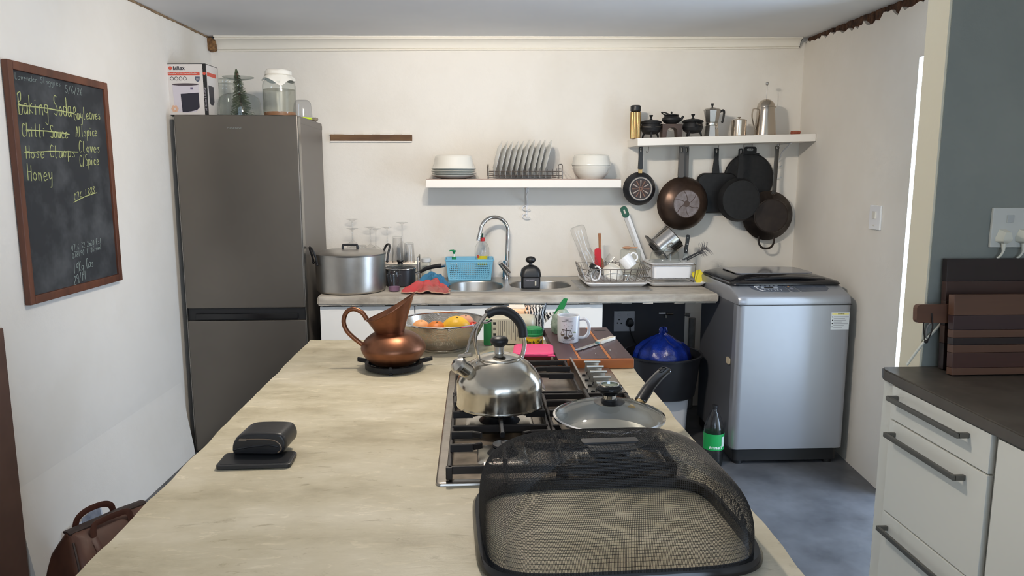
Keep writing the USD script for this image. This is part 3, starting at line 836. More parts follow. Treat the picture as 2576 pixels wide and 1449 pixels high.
obj('bowl', lathe([(0.123, 0.0), (0.123, 0.008), (0.119, 0.016), (0.112, 0.05), (0.106, 0.062), (0.095, 0.066), (0.05, 0.067), (0, 0.067), (0, 0.062), (0.10, 0.058), (0.115, 0.012), (0.119, 0.0)], 56), PORC, rb3, smooth=50)
# plate rack with ten plates
rk = thing('plate_rack', 'steel wire plate rack on the plate shelf', 'plate rack', (0.312, 4.64, MS))
for y in (-0.120, 0.120):
    obj('rail', tube([(-0.225, y, 0.022), (0.225, y, 0.022)], 0.0022, 6), WIRE, rk)
    obj('rail', tube([(-0.225, y, 0.046), (0.225, y, 0.046)], 0.0022, 6), WIRE, rk)
    for k in range(14):
        x = -0.225 + 0.45 * k / 13
        obj('prong', tube([(x, y, 0.018), (x, y, 0.062)], 0.0022, 6), WIRE, rk)
for k in range(14):
    x = -0.225 + 0.45 * k / 13
    obj('cross_wire', tube([(x, -0.12, 0.012), (x, 0.12, 0.012)], 0.0018, 5), WIRE, rk)
for x in (-0.226, 0.226):
    obj('end_hoop', tube(spl([(x, -0.122, 0.0), (x, -0.122, 0.06), (x, -0.10, 0.086), (x, 0.0, 0.090), (x, 0.10, 0.086), (x, 0.122, 0.06), (x, 0.122, 0.0)], 6), 0.0030, 8), WIRE, rk)
first = None
ords = ['first', 'second', 'third', 'fourth', 'fifth', 'sixth', 'seventh', 'eighth', 'ninth', 'tenth']
for k in range(10):
    big = k >= 5
    x = 0.104 + 0.0335 * k
    lab = '%s white plate from the stack side, standing in the wire rack' % ords[k]
    loc = (x, 4.64, MS + 0.0195)
    if k in (0, 5):
        R = 0.112 if k == 0 else 0.116
        first = thing('rack_plate', lab, 'plate', loc, group='white plates standing in the wire rack', rot=(0, 103.5, 0))
        obj('plate', T(lathe(plate_prof(R, 0.016), 56), (-R, 0, 0)), M('plate_white', (216, 216, 212), 0.18), first, smooth=50)
    else:
        dup(first, lab, loc, rot=(0, 103.5 + 0.8 * math.sin(k * 3), 0))

# ---------------------------------------------------------------- things on the pan shelf
US = 4.62


def on_shelf(name, label, c, x, rotz=0.0, group=None):
    return thing(name, label, c, (x, US, ush(x) + 0.0016), rotz, group)


th = on_shelf('thermos_flask', 'brass coloured ribbed thermos flask with a black lid', 'flask', 1.001)
BRASS = M('brass', (178, 146, 98), 0.32, 1.0)
rb_ = []
for a in range(120):
    rb_.append(0.0315 + 0.0012 * math.cos(a * 2 * PI / 5))
ring = lambda z, o: np.array([((rb_[a] + o) * math.cos(a * 2 * PI / 120), (rb_[a] + o) * math.sin(a * 2 * PI / 120), z) for a in range(120)])
obj('body', loft([ring(0.0, -0.004), ring(0.003, 0), ring(0.160, 0), ring(0.163, -0.003)]), BRASS, th)
obj('lid', cyl(0.0325, 0.163, 0.202, bev=0.006), BLACK, th)


def potjie(label, x, rz):
    p = on_shelf('cast_iron_pot', label, 'pot', x, rz, 'little three-legged iron pots on the high shelf')
    obj('body', lathe([(0, 0.022), (0.035, 0.026), (0.056, 0.040), (0.064, 0.060), (0.060, 0.080), (0.056, 0.088), (0.066, 0.092), (0.066, 0.096), (0.054, 0.096), (0.05, 0.085), (0.0, 0.08)], 40), IRON, p)
    obj('lid', lathe([(0.065, 0.097), (0.063, 0.102), (0.040, 0.110), (0.012, 0.114), (0.007, 0.118), (0.006, 0.126), (0.012, 0.138), (0.011, 0.142), (0, 0.143)], 40), IRON, p)
    for a in (20, 140, 260):
        c, s = math.cos(math.radians(a)), math.sin(math.radians(a))
        obj('leg', tube([(0.042 * c, 0.042 * s, 0.040), (0.052 * c, 0.052 * s, 0.018), (0.056 * c, 0.056 * s, 0.0035)], [0.008, 0.006, 0.005], 8), IRON, p)
    for s in (-1, 1):
        obj('lug', tube(spl([(s * 0.060, 0, 0.086), (s * 0.072, 0, 0.084), (s * 0.070, 0, 0.068), (s * 0.062, 0, 0.062)], 4), 0.0032, 6), IRON, p)
    obj('bail', tube([(0.070 * math.cos(t), -0.062 * math.sin(t) * 0.98, 0.079 - 0.012 * math.sin(t)) for t in np.linspace(0, PI, 20)], 0.0016, 6), WIRE, p)
    return p


potjie('black three-legged iron pot beside the brass flask', 1.099, 0)
tp = on_shelf('iron_teapot', 'small black iron teapot resting on an arched wooden stand', 'teapot', 1.226)
zb = 0.085
obj('body', lathe([(0, zb + 0.0), (0.030, zb), (0.048, zb + 0.010), (0.058, zb + 0.022), (0.056, zb + 0.034), (0.040, zb + 0.050), (0.036, zb + 0.053), (0, zb + 0.054)], 40), IRON, tp)
obj('lid', lathe([(0.045, zb + 0.051), (0.043, zb + 0.056), (0.01, zb + 0.060), (0.005, zb + 0.063), (0.0065, zb + 0.074), (0, zb + 0.076)], 32), IRON, tp)
obj('spout', tube(spl([(0.045, -0.01, zb + 0.02), (0.060, -0.014, zb + 0.03), (0.070, -0.018, zb + 0.048)], 5), np.linspace(0.011, 0.006, 11), 10), IRON, tp)
obj('handle', tube(spl([(-0.020, 0.02, zb + 0.048), (-0.048, 0.018, zb + 0.062), (-0.062, 0.0, zb + 0.070), (-0.044, -0.022, zb + 0.066), (-0.010, -0.03, zb + 0.050)], 6), 0.0036, 8), IRON, tp)
ts = on_shelf('teapot_stand', 'dark wooden arch stand under the small iron teapot', 'stand', 1.226)
ar = sbox(-0.062, 0, 0.062, 0.083).difference(Polygon(spl([(-0.038, -0.01), (-0.030, 0.045), (-0.012, 0.060), (0.012, 0.060), (0.028, 0.045), (0.034, -0.01)], 6)))
obj('arch', T(extr(ar.buffer(-0.003).buffer(0.003), 0.07), (0, 0.035, 0), (90, 0, 0)), M('stand_wood', (78, 58, 48), 0.5, col2=(58, 44, 38), ns=14), ts)
potjie('black three-legged iron pot beside the moka pot', 1.362, 90)
mk = on_shelf('moka_pot', 'octagonal aluminium moka pot with a black handle', 'coffee pot', 1.482, 12)
obj('boiler', lathe([(0, 0), (0.046, 0), (0.047, 0.004), (0.040, 0.066), (0.036, 0.070), (0, 0.070)], 8), ALU, mk, smooth=20)
obj('collar', cyl(0.038, 0.070, 0.086, n=40, bev=0.002), STEEL, mk)
obj('jug', lathe([(0, 0.086), (0.037, 0.086), (0.040, 0.092), (0.053, 0.160), (0.055, 0.163), (0, 0.163)], 8), ALU, mk, smooth=20)
obj('spout', hull([(-0.045, 0.012, 0.158), (-0.045, -0.012, 0.158), (-0.060, 0, 0.163), (-0.042, 0, 0.115), (-0.045, 0.012, 0.163), (-0.045, -0.012, 0.163)]), ALU, mk)
obj('lid', lathe([(0.054, 0.163), (0.048, 0.169), (0.012, 0.180), (0, 0.181)], 8), ALU, mk, smooth=20)
obj('lid_knob', lathe([(0.004, 0.180), (0.005, 0.186), (0.009, 0.200), (0.008, 0.203), (0, 0.203)], 16), BLACK, mk)
obj('handle', tube(spl([(0.048, -0.01, 0.152), (0.066, -0.014, 0.162), (0.074, -0.015, 0.150), (0.068, -0.014, 0.10), (0.062, -0.013, 0.088)], 6), 0.0068, 8), BLACK, mk)
obj('valve', T(cyl(0.005, 0, 0.004, n=12), (0.012, -0.039, 0.05), (90, 0, 0)), CHROME, mk)
DST = M('warm_steel', (190, 180, 168), 0.2, 1.0)
sg = on_shelf('sugar_pot', 'small lidded stainless steel sugar pot', 'pot', 1.655)
obj('body', lathe([(0, 0), (0.044, 0), (0.0455, 0.003), (0.0455, 0.092), (0.044, 0.094), (0, 0.094)], 40), DST, sg)
obj('lid', lathe([(0.0465, 0.092), (0.0465, 0.096), (0.034, 0.104), (0.006, 0.107), (0.004, 0.110), (0.011, 0.114), (0.010, 0.118), (0, 0.119)], 40), DST, sg)
fp = on_shelf('cafetiere', 'tall stainless steel coffee press with raised plunger rod', 'coffee press', 1.822)
obj('body', lathe([(0, 0), (0.066, 0), (0.067, 0.003), (0.055, 0.150), (0.052, 0.172), (0.050, 0.176), (0, 0.176)], 48), DST, fp)
obj('lid', lathe([(0.0535, 0.172), (0.0530, 0.182), (0.046, 0.200), (0.028, 0.216), (0.006, 0.222), (0, 0.222)], 40), DST, fp, smooth=60)
obj('plunger_rod', cyl(0.0022, 0.22, 0.312, n=10), CHROME, fp)
obj('plunger_ball', blob(0.0115, 0.0115, 0.0115, (0, 0, 0.316), 3), CHROME, fp, smooth=60)
obj('handle', tube(spl([(-0.052, -0.008, 0.160), (-0.084, -0.012, 0.160), (-0.091, -0.013, 0.120), (-0.080, -0.012, 0.07), (-0.062, -0.010, 0.028)], 7), 1.0, 10, flat=(0.010, 0.0035), up=(0, 1, 0.2)), DST, fp)
obj('spout', hull([(0.045, -0.012, 0.17), (0.045, 0.012, 0.17), (0.062, -0.006, 0.178), (0.050, 0, 0.15), (0.045, 0, 0.178)]), DST, fp)
bk = on_shelf('brick_chip', 'small red brick fragment at the wall end of the shelf', 'brick', 2.018)
obj('chip', rough_up(box(0.052, 0.045, 0.024, (0, 0, 0.0125), 0.008).subdivide(), 0.003, 40, 2), M('brick_red', (164, 92, 70), 0.9, col2=(140, 74, 56), ns=30, bump=0.4, bs=80), bk)

# ---------------------------------------------------------------- pans hanging beneath the shelf
RX = (-90, 0, 0)
BRONZE = M('worn_bronze', (84, 66, 56), 0.36, 0.75, col2=(62, 50, 44), ns=7, brough=0.08)
STEELD = M('carbon_steel', (74, 64, 58), 0.4, 0.7, col2=(46, 40, 38), ns=9, det=6, brough=0.1)


def hook(label, x, y, ztop, zbot):
    h = thing('hook', label, 'hook', (x, y, zbot), group='steel hooks holding the pans')
    L = ztop - zbot
    obj('wire', tube(spl([(0.006, 0, L + 0.002), (0.006, 0, L - 0.004), (0.004, 0, L * 0.5), (0.002, 0, 0.006), (-0.003, 0, -0.001), (-0.009, 0, 0.004), (-0.009, 0, 0.012)], 5), 0.0017, 6), WIRE, h)


def handle_plate(w0, w1, L, hole_w, hole_h, t, z0):
    """A flat tapering handle standing up from z0, with a hanging slot near its top."""
    p = Polygon([(-w0 / 2, 0), (w0 / 2, 0), (w1 / 2, L * 0.55), (w1 / 2, L), (-w1 / 2, L), (-w1 / 2, L * 0.55)]).buffer(-w1 * 0.3).buffer(w1 * 0.3)
    if hole_w:
        p = p.difference(LineString([(0, L - 0.012 - hole_h), (0, L - 0.012)]).buffer(hole_w / 2))
    m = extr(p, t, -t / 2)
    return T(m, (0, 0, z0), (90, 0, 0))


def pan_body(R, base, h, t=0.004, curve=0.35, n=64):
    p = [(0, 0), (base - 0.003, 0), (base, 0.003), (base + (R - base) * curve * 0.6, h * 0.25), (base + (R - base) * (0.5 + curve * 0.4), h * 0.6), (R, h), (R - t, h), (base + (R - base) * (0.5 + curve * 0.4) - t, h * 0.62), (base - t, t + 0.002), (0, t + 0.002)]
    return T(lathe(p, n), (0, 0, 0), RX)


def disc(r0, r1, t, y, n=48):
    return T(lathe([(r0, 0), (r1, 0), (r1, t), (r0, t)], n, closed=True) if r0 else cyl(r1, 0, t, n=n), (0, y, 0), (90, 0, 0))


# small black pan with a patterned copper base
sp = thing('frying_pan', 'small black pan with patterned round copper base', 'pan', (1.055, 4.665, 1.475), rotz=2)
obj('body', pan_body(0.106, 0.080, 0.036), M('pan_black', (34, 34, 38), 0.32), sp)
obj('base_ring', disc(0.066, 0.073, 0.0012, 0.0), M('pan_silver', (170, 156, 144), 0.45, 0.5), sp)
PCOP = M('pan_copper', (128, 92, 74), 0.45, 0.4)
obj('base_disc', disc(0, 0.060, 0.0010, 0.0), M('pan_pattern', (62, 46, 42), 0.5, 0.2), sp)
for k in range(12):
    a = k * PI / 6
    w = [T(extr(Polygon([(0.016, -0.0016), (0.056, -0.0040), (0.058, 0.0), (0.056, 0.0040), (0.016, 0.0016)]), 0.0016), (0, 0, 0), (0, 0, math.degrees(a)))]
    obj('base_petal', T(cat(w), (0, 0.0, 0), (90, 0, 0)), M('pan_silver', (0, 0, 0)) if k % 2 else PCOP, sp)
obj('base_hub', disc(0.006, 0.013, 0.0018, 0.0), PCOP, sp)
obj('ferrule', T(box(0.026, 0.010, 0.030, (0, 0.022, 0.112), 0.003)), BRASS, sp)
obj('handle', T(handle_plate(0.030, 0.024, 0.142, 0.010, 0.018, 0.016, 0.122), (0, 0.022, 0)), BLACK, sp)

# two bronze woks, one nested in the other
for k, (lab, x, y, hx) in enumerate((('front one of the two nested bronze woks, round grey base showing', 1.338, 4.610, -0.020), ('rear one of the two nested bronze woks, mostly hidden', 1.350, 4.655, 0.012))):
    wk = thing('wok', lab, 'wok', (x, y, 1.382), rotz=5)
    obj('body', pan_body(0.170, 0.088, 0.072, curve=0.85), BRONZE, wk, smooth=50)
    obj('base_disc', disc(0, 0.085, 0.0014, 0.0), M('worn_base', (138, 130, 132), 0.5, 0.3, col2=(112, 100, 98), ns=24, stretch=(1, 1, 1)), wk)
    obj('base_ring', disc(0.084, 0.089, 0.0022, 0.0), BRONZE, wk)
    for j in range(6):
        a = j * PI / 3 + 0.2
        P = [(r * math.cos(a + 0.55 * (r / 0.08)), -0.0016, r * math.sin(a + 0.55 * (r / 0.08))) for r in np.linspace(0.018, 0.079, 8)]
        obj('base_groove', tube(P, 1.0, 6, flat=(0.0012, 0.0022), up=(0, 1, 0)), M('groove_brown', (78, 62, 56), 0.6), wk)
    obj('base_hub', T(cyl(0.020, 0, 0.0018, n=24), (0, 0.0, 0), (90, 0, 0)), M('groove_brown', (0, 0, 0)), wk)
    obj('neck', box(0.036, 0.014, 0.03, (hx, 0.066, 0.160), 0.004), BLACK, wk)
    hd = obj('handle', T(handle_plate(0.036, 0.032, 0.195, 0.013, 0.020, 0.018, 0.165), (hx, 0.066, 0)), M('handle_grey', (88, 84, 82), 0.45), wk, label='grey handle with a hanging slot')

# square griddle, skillet, big round baking iron, steel pan
gd = thing('square_griddle', 'square black cast iron griddle pan hanging behind the skillet', 'griddle pan', (1.578, 4.745, 1.455), rotz=0)
R = [T(loft([ring2(0.255, 0.245, 0.05, 0.0), ring2(0.262, 0.252, 0.052, 0.004), ring2(0.272, 0.262, 0.055, 0.024), ring2(0.262, 0.252, 0.05, 0.024), ring2(0.25, 0.24, 0.048, 0.006)]), (0, 0, -0.01), RX)]
obj('body', R[0], IRON, gd)
obj('handle', T(handle_plate(0.048, 0.028, 0.165, 0.014, 0.012, 0.014, 0.115), (-0.012, 0.016, 0)), IRON, gd)
sk2 = thing('skillet', 'round black cast iron skillet hanging in front of the griddle', 'skillet', (1.690, 4.612, 1.405), rotz=3)
obj('body', pan_body(0.140, 0.122, 0.044, 0.005, 0.4), IRON, sk2)
obj('base_rim', disc(0.117, 0.123, 0.002, 0.0), IRON, sk2)
obj('handle', T(handle_plate(0.040, 0.028, 0.190, 0.014, 0.018, 0.013, 0.132), (-0.002, 0.038, 0)), IRON, sk2)
bg = thing('baking_iron', 'big round flat cast iron pan with a slotted lug, nearest the wall', 'griddle', (1.793, 4.768, 1.537))
obj('body', pan_body(0.168, 0.160, 0.014, 0.004), IRON, bg)
obj('raised_centre', disc(0, 0.05, 0.002, 0.0), IRON, bg)
lug = rrect(0.082, 0.05, 0.016, (0, 0.182)).union(sbox(-0.06, 0.12, 0.06, 0.165)).difference(LineString([(-0.016, 0.188), (0.016, 0.188)]).buffer(0.0075))
obj('lug', T(extr(lug, 0.010, -0.005), (0, 0.008, 0), (90, 0, 0)), IRON, bg)
cs = thing('steel_frying_pan', 'large dark carbon steel pan with long strap handle and loop', 'frying pan', (1.917, 4.682, 1.300), rotz=4)
cb = pan_body(0.172, 0.118, 0.052, 0.003, 0.2)
cb.apply_transform(np.diag([1, 1, 0.93, 1.0]))
obj('body', cb, STEELD, cs, smooth=50)
obj('base_disc', T(disc(0, 0.108, 0.0012, 0.0).apply_transform(np.diag([1, 1, 0.93, 1.0]))), M('scorched_base', (48, 42, 42), 0.55, 0.4, col2=(62, 54, 50), ns=12), cs)
obj('handle', tube([(0.012, 0.016, 0.140), (0.014, 0.004, 0.165), (0.018, 0.014, 0.22), (0.024, 0.018, 0.40), (0.024, 0.018, 0.425)], 1.0, 8, flat=(0.0035, 0.0150), up=(0, 1, 0)), M('strap_steel', (92, 90, 88), 0.42, 0.7), cs)
obj('hanging_eye', T(lathe([(0.007, -0.0025), (0.015, -0.0025), (0.015, 0.0025), (0.007, 0.0025)], 24, closed=True), (0.024, 0.018, 0.434), (90, 0, 0)), M('strap_steel', (0, 0, 0)), cs)
obj('loop_handle', tube(spl([(-0.062, 0.03, -0.135), (-0.066, 0.022, -0.175), (-0.045, 0.018, -0.205), (-0.010, 0.016, -0.212), (0.022, 0.018, -0.200), (0.040, 0.024, -0.165), (0.040, 0.03, -0.140)], 6), 1.0, 8, flat=(0.003, 0.007), up=(0, 1, 0)), STEELD, cs)
for s in (0, 1):
    obj('rivet', blob(0.005, 0.003, 0.005, (0.006 + 0.014 * s, 0.010, 0.138), 2), STEELD, cs)
for lab, x, y, z in (('steel hook holding the small patterned pan', 1.058, 4.687, 1.722), ('steel hook holding the front wok', 1.324, 4.676, 1.728), ('steel hook holding the rear wok', 1.366, 4.721, 1.728), ('steel hook holding the square griddle', 1.574, 4.761, 1.720), ('steel hook holding the round skillet', 1.697, 4.650, 1.720), ('steel hook holding the big round flat pan', 1.799, 4.776, 1.724), ('steel hook holding the strap-handled steel pan', 1.949, 4.700, 1.736)):
    hook(lab, x, y, ush(x) - 0.047, z)
hook('empty steel hook beside the small patterned pan', 1.10, 4.687, ush(1.08) - 0.047, 1.700)

# ---------------------------------------------------------------- on the back worktop
CT = 0.9015
SKT = 0.9040
st = thing('stock_pot', 'large aluminium stock pot with lid and black handles on the worktop', 'pot', (-0.714, 4.25, CT))
obj('body', lathe([(0, 0.0), (0.180, 0.0), (0.190, 0.004), (0.196, 0.014), (0.198, 0.205), (0.200, 0.216), (0.196, 0.216), (0.193, 0.014), (0, 0.01)], 72), ALU, st)
obj('lid', lathe([(0.201, 0.210), (0.203, 0.218), (0.198, 0.222), (0.165, 0.232), (0.06, 0.240), (0.0, 0.242)], 72), ALU, st, smooth=50)
kz = 0.238
obj('lid_handle', tube(spl([(-0.042, -0.004, kz), (-0.040, -0.004, kz + 0.022), (-0.028, -0.004, kz + 0.026), (0.028, -0.004, kz + 0.026), (0.040, -0.004, kz + 0.022), (0.042, -0.004, kz)], 5), 0.007, 8), BLACK, st)
for a in (203, 22):
    c, s = math.cos(math.radians(a)), math.sin(math.radians(a))
    t_ = np.array([-s, c, 0]); r_ = np.array([c, s, 0])
    P = [r_ * 0.199 - t_ * 0.055 + (0, 0, 0.160), r_ * 0.206 - t_ * 0.052 + (0, 0, 0.20), r_ * 0.220 - t_ * 0.04 + (0, 0, 0.245), r_ * 0.227 + (0, 0, 0.258), r_ * 0.220 + t_ * 0.04 + (0, 0, 0.245), r_ * 0.206 + t_ * 0.052 + (0, 0, 0.20), r_ * 0.199 + t_ * 0.055 + (0, 0, 0.160)]
    obj('handle', tube(spl(P, 6), 0.0062, 8), BLACK, st)
    for e in (-1, 1):
        q = r_ * 0.200 + t_ * 0.055 * e + np.array([0, 0, 0.165])
        obj('rivet', blob(0.008, 0.008, 0.008, q, 2), BLACK, st)

bp = thing('saucepan', 'black non-stick saucepan with a glass lid and long handle', 'saucepan', (-0.450, 4.44, CT))
obj('body', lathe([(0, 0), (0.083, 0), (0.090, 0.006), (0.092, 0.098), (0.095, 0.102), (0.090, 0.102), (0.086, 0.01), (0, 0.006)], 48), M('nonstick', (38, 38, 42), 0.35), bp)
obj('lid', lathe([(0.094, 0.103), (0.094, 0.106), (0.070, 0.118), (0.025, 0.126), (0, 0.127)], 48), GLASSG, bp, smooth=60)
obj('lid_rim', lathe([(0.092, 0.102), (0.0965, 0.103), (0.0965, 0.107), (0.092, 0.108)], 48, closed=True), CHROME, bp)
obj('lid_knob', lathe([(0.018, 0.126), (0.016, 0.132), (0.012, 0.136), (0.022, 0.146), (0.020, 0.154), (0, 0.156)], 28), BLACK, bp)
obj('handle_ferrule', tube([(0.088, -0.012, 0.070), (0.125, -0.02, 0.084)], [0.010, 0.009], 8), CHROME, bp)
obj('handle', tube(spl([(0.120, -0.019, 0.082), (0.16, -0.03, 0.104), (0.21, -0.045, 0.118), (0.252, -0.056, 0.124)], 5), np.array([0.010] * 4 + [0.0125] * 8 + [0.013] * 4), 10), BLACK, bp)
obj('handle_end', tube([(0.250, -0.0555, 0.124), (0.272, -0.061, 0.127)], [0.0128, 0.0115], 10), CHROME, bp)

sc_ = thing('shaker_cup', 'translucent plastic shaker cup with purple dregs beside the stock pot', 'cup', (-0.463, 4.205, CT))
obj('cup', lathe([(0, 0.0), (0.028, 0.0), (0.030, 0.004), (0.039, 0.088), (0.041, 0.092)], 36), PLASTCLEAR, sc_, smooth=60)
obj('purple_dregs', cyl(0.0292, 0.002, 0.026, r2=0.0318, n=32), M('dreg_purple', (140, 104, 132), 0.6), sc_, label='purple dregs in the bottom')
obj('lid', lathe([(0.0425, 0.088), (0.0425, 0.096), (0.037, 0.098), (0.034, 0.118), (0.024, 0.130), (0, 0.133)], 36), PLASTCLEAR, sc_, smooth=60)


def cloth(name, label, mat, cx, cy, w, d, h, seed, edge_mat=None, amp=0.03):
    n = 44
    u, v = np.meshgrid(np.linspace(-1, 1, n), np.linspace(-1, 1, n), indexing='ij')
    q = np.stack([u * 1.9 + 4.1, v * 1.9 + 2.2, np.full_like(u, 0.3)], -1)
    f1 = meshkit.fbm(q, 3, seed) - 0.5
    f2 = np.sqrt((meshkit.fbm(q * 1.25 + 7, 2, seed + 3) - 0.5) ** 2 + 0.0015)
    rad = np.sqrt(u * u + v * v)
    z = h * np.clip(1.05 - rad ** 2 * 0.9, 0, 1) * (0.55 + 1.0 * f1 + 1.1 * f2 * (rad > -1)) + 0.010 * (f2 * 4) + 0.004
    z = np.maximum(z, 0.003)
    ang = np.arctan2(v, u)
    wob = 1 + 0.16 * np.sin(3 * ang + seed) * (rad > 0.5) + 0.10 * np.sin(7 * ang + 2 * seed) * (rad > 0.6)
    sq = np.maximum(np.abs(u), np.abs(v)) / np.maximum(rad, 1e-6)
    x = u * w * wob * sq ** 0.6
    y = v * d * wob * sq ** 0.6
    V1 = np.stack([x, y, z], -1).reshape(-1, 3)
    V = np.vstack([V1 + (0, 0, 0.0022), V1])
    F = []
    N = n * n
    for i in range(n - 1):
        for j in range(n - 1):
            a = i * n + j
            F += [(a, a + n, a + n + 1), (a, a + n + 1, a + 1), (N + a, N + a + n + 1, N + a + n), (N + a, N + a + 1, N + a + n + 1)]
    bnd = [i * n for i in range(n)] + [(n - 1) * n + j for j in range(1, n)] + [i * n + n - 1 for i in range(n - 2, -1, -1)] + [j for j in range(n - 2, 0, -1)]
    for a, b in zip(bnd, bnd[1:] + bnd[:1]):
        F += [(a, b, N + b), (a, N + b, N + a)]
    c = thing(name, label, 'cloth', (cx, cy, CT))
    obj('cloth', trimesh.Trimesh(V, np.array(F), process=False), mat, c, smooth=True)
    if edge_mat:
        obj('hem', tube(V1[bnd] + (0, 0, 0.0012), 0.0032, 6, closed=True), edge_mat, c)
    return c


cloth('dish_cloth', 'crumpled red cloth with a pale hem on the worktop edge', M('cloth_red', (186, 62, 66), 0.95, col2=(148, 92, 84), ns=9, bump=0.3, bs=300, bd=0.001), -0.265, 4.150, 0.125, 0.085, 0.085, 4, M('hem_beige', (176, 140, 118), 0.95))
cloth('dish_cloth', 'crumpled blue cloth lying behind the red cloth', M('cloth_blue', (66, 126, 160), 0.95, col2=(46, 96, 132), ns=9, bump=0.3, bs=300, bd=0.001), -0.235, 4.355, 0.088, 0.065, 0.085, 11)

# blue basket (holes are built), pump bottle and dish soap inside
bk2 = thing('plastic_basket', 'light blue perforated plastic basket behind the sink bowl', 'basket', (-0.034, 4.672, SKT))
BLUEP = M('basket_blue', (118, 186, 218), 0.4)
wb, db, hb = 0.262, 0.142, 0.132


def panel(w_bot, w_top, h, nx_, nz_, ang_face):
    p = Polygon([(-w_bot / 2, 0), (w_bot / 2, 0), (w_top / 2, h), (-w_top / 2, h)])
    holes = []
    for i in range(nx_):
        for j in range(nz_):
            z = 0.016 + (h - 0.036) * j / (nz_ - 1)
            ww = w_bot + (w_top - w_bot) * z / h - 0.034
            x = -ww / 2 + ww * i / (nx_ - 1)
            holes.append(sbox(x - 0.0032, z - 0.0032, x + 0.0032, z + 0.0032))
    return p.difference(unary_union(holes))


for s, nm in ((-1, 'front_panel'), (1, 'back_panel')):
    obj(nm, T(extr(panel(wb, wb + 0.036, hb, 22, 9, 0), 0.0022), (0, s * db / 2 * 1.0, 0.001), (90 + (7 if s < 0 else -7), 0, 0)), BLUEP, bk2)
for s in (-1, 1):
    obj('end_panel', T(extr(panel(db, db + 0.03, hb, 9, 9, 0), 0.0022), (s * wb / 2, 0, 0.001), (90 + 7, 0, 90 * s)), BLUEP, bk2)
obj('floor', bx(-wb / 2, wb / 2, -db / 2, db / 2, 0.0005, 0.003), BLUEP, bk2)
obj('rim', T(loft([ring2(wb + 0.046, db + 0.046, 0.012, hb - 0.006), ring2(wb + 0.046, db + 0.046, 0.012, hb + 0.003), ring2(wb + 0.034, db + 0.034, 0.008, hb + 0.003), ring2(wb + 0.034, db + 0.034, 0.008, hb - 0.006)], False, False)), BLUEP, bk2)
pb = thing('pump_bottle', 'soap pump bottle with a green top standing in the blue basket', 'bottle', (-0.132, 4.672, SKT + 0.004))
GREENP = M('green_plastic', (30, 140, 88), 0.4)
obj('body', lathe([(0, 0), (0.026, 0), (0.027, 0.004), (0.027, 0.095), (0.015, 0.112), (0.012, 0.115), (0, 0.115)], 28), M('pump_clear', (206, 212, 206), 0.3), pb)
obj('collar', cyl(0.0145, 0.115, 0.140, n=28, bev=0.002), GREENP, pb)
obj('stem', cyl(0.0045, 0.140, 0.160, n=12), PORCW, pb)
obj('nozzle', cat(lathe([(0.005, 0.158), (0.007, 0.166), (0.013, 0.176), (0.010, 0.181), (0, 0.182)], 16), tube([(0.0, 0, 0.179), (-0.022, -0.004, 0.180), (-0.032, -0.006, 0.176)], [0.0055, 0.004, 0.003], 8)), GREENP, pb)
ds = thing('dish_soap_bottle', 'clear dish soap bottle with red cap in the blue basket', 'bottle', (0.046, 4.674, SKT + 0.004))
obj('body', lathe([(0, 0), (0.040, 0), (0.042, 0.005), (0.043, 0.06), (0.040, 0.10), (0.047, 0.16), (0.045, 0.195), (0.034, 0.222), (0.020, 0.236), (0.014, 0.240)], 36), GLASS, ds, smooth=60)
lab_ = [(0.0435, 0.085), (0.0418, 0.105), (0.0435, 0.135), (0.0455, 0.148)]
obj('label', lathe(lab_, 20, a0=-2.3, a1=-0.7), M('label_yellow', (222, 204, 40), 0.5), ds)
obj('label_leaf', lathe([(0.0446, 0.135), (0.0462, 0.152)], 8, a0=-2.35, a1=-2.0), RED, ds)
obj('cap', cyl(0.0175, 0.238, 0.262, n=28, bev=0.002), M('cap_red', (196, 40, 44), 0.4), ds)
obj('spout_cap', lathe([(0.008, 0.262), (0.006, 0.272), (0.0095, 0.280), (0.007, 0.288), (0, 0.289)], 16), M('cap_green', (28, 84, 62), 0.4), ds)

# tap
tp2 = thing('mixer_tap', 'chrome swan-neck mixer tap between the sink bowls', 'tap', (0.199, 4.69, SKT))
obj('base', lathe([(0, 0), (0.026, 0), (0.026, 0.004), (0.022, 0.007), (0.021, 0.085), (0.019, 0.115), (0.012, 0.119), (0, 0.119)], 32), CHROME, tp2)
arc = [(0.006, 0, 0.10), (0.010, 0, 0.25), (0.012, 0, 0.30)] + [(-0.075 + 0.088 * math.cos(t), -0.10 * (1 - math.cos(t)) * 0.5, 0.305 + 0.090 * math.sin(t)) for t in np.linspace(0.15, PI * 0.97, 14)] + [(-0.176, -0.102, 0.262)]
obj('spout', tube(spl(arc, 4), 0.0128, 14), CHROME, tp2, smooth=60)
obj('aerator', tube([(-0.174, -0.102, 0.272), (-0.1775, -0.1025, 0.252)], 0.0140, 14), CHROME, tp2)
obj('lever_body', tube([(0.014, -0.022, 0.040), (0.000, -0.032, 0.060), (-0.032, -0.056, 0.098)], [0.023, 0.021, 0.016], 14), CHROME, tp2, smooth=60)
obj('lever', tube([(-0.026, -0.051, 0.091), (-0.041, -0.063, 0.111)], [0.0165, 0.017], 14), CHROME, tp2)

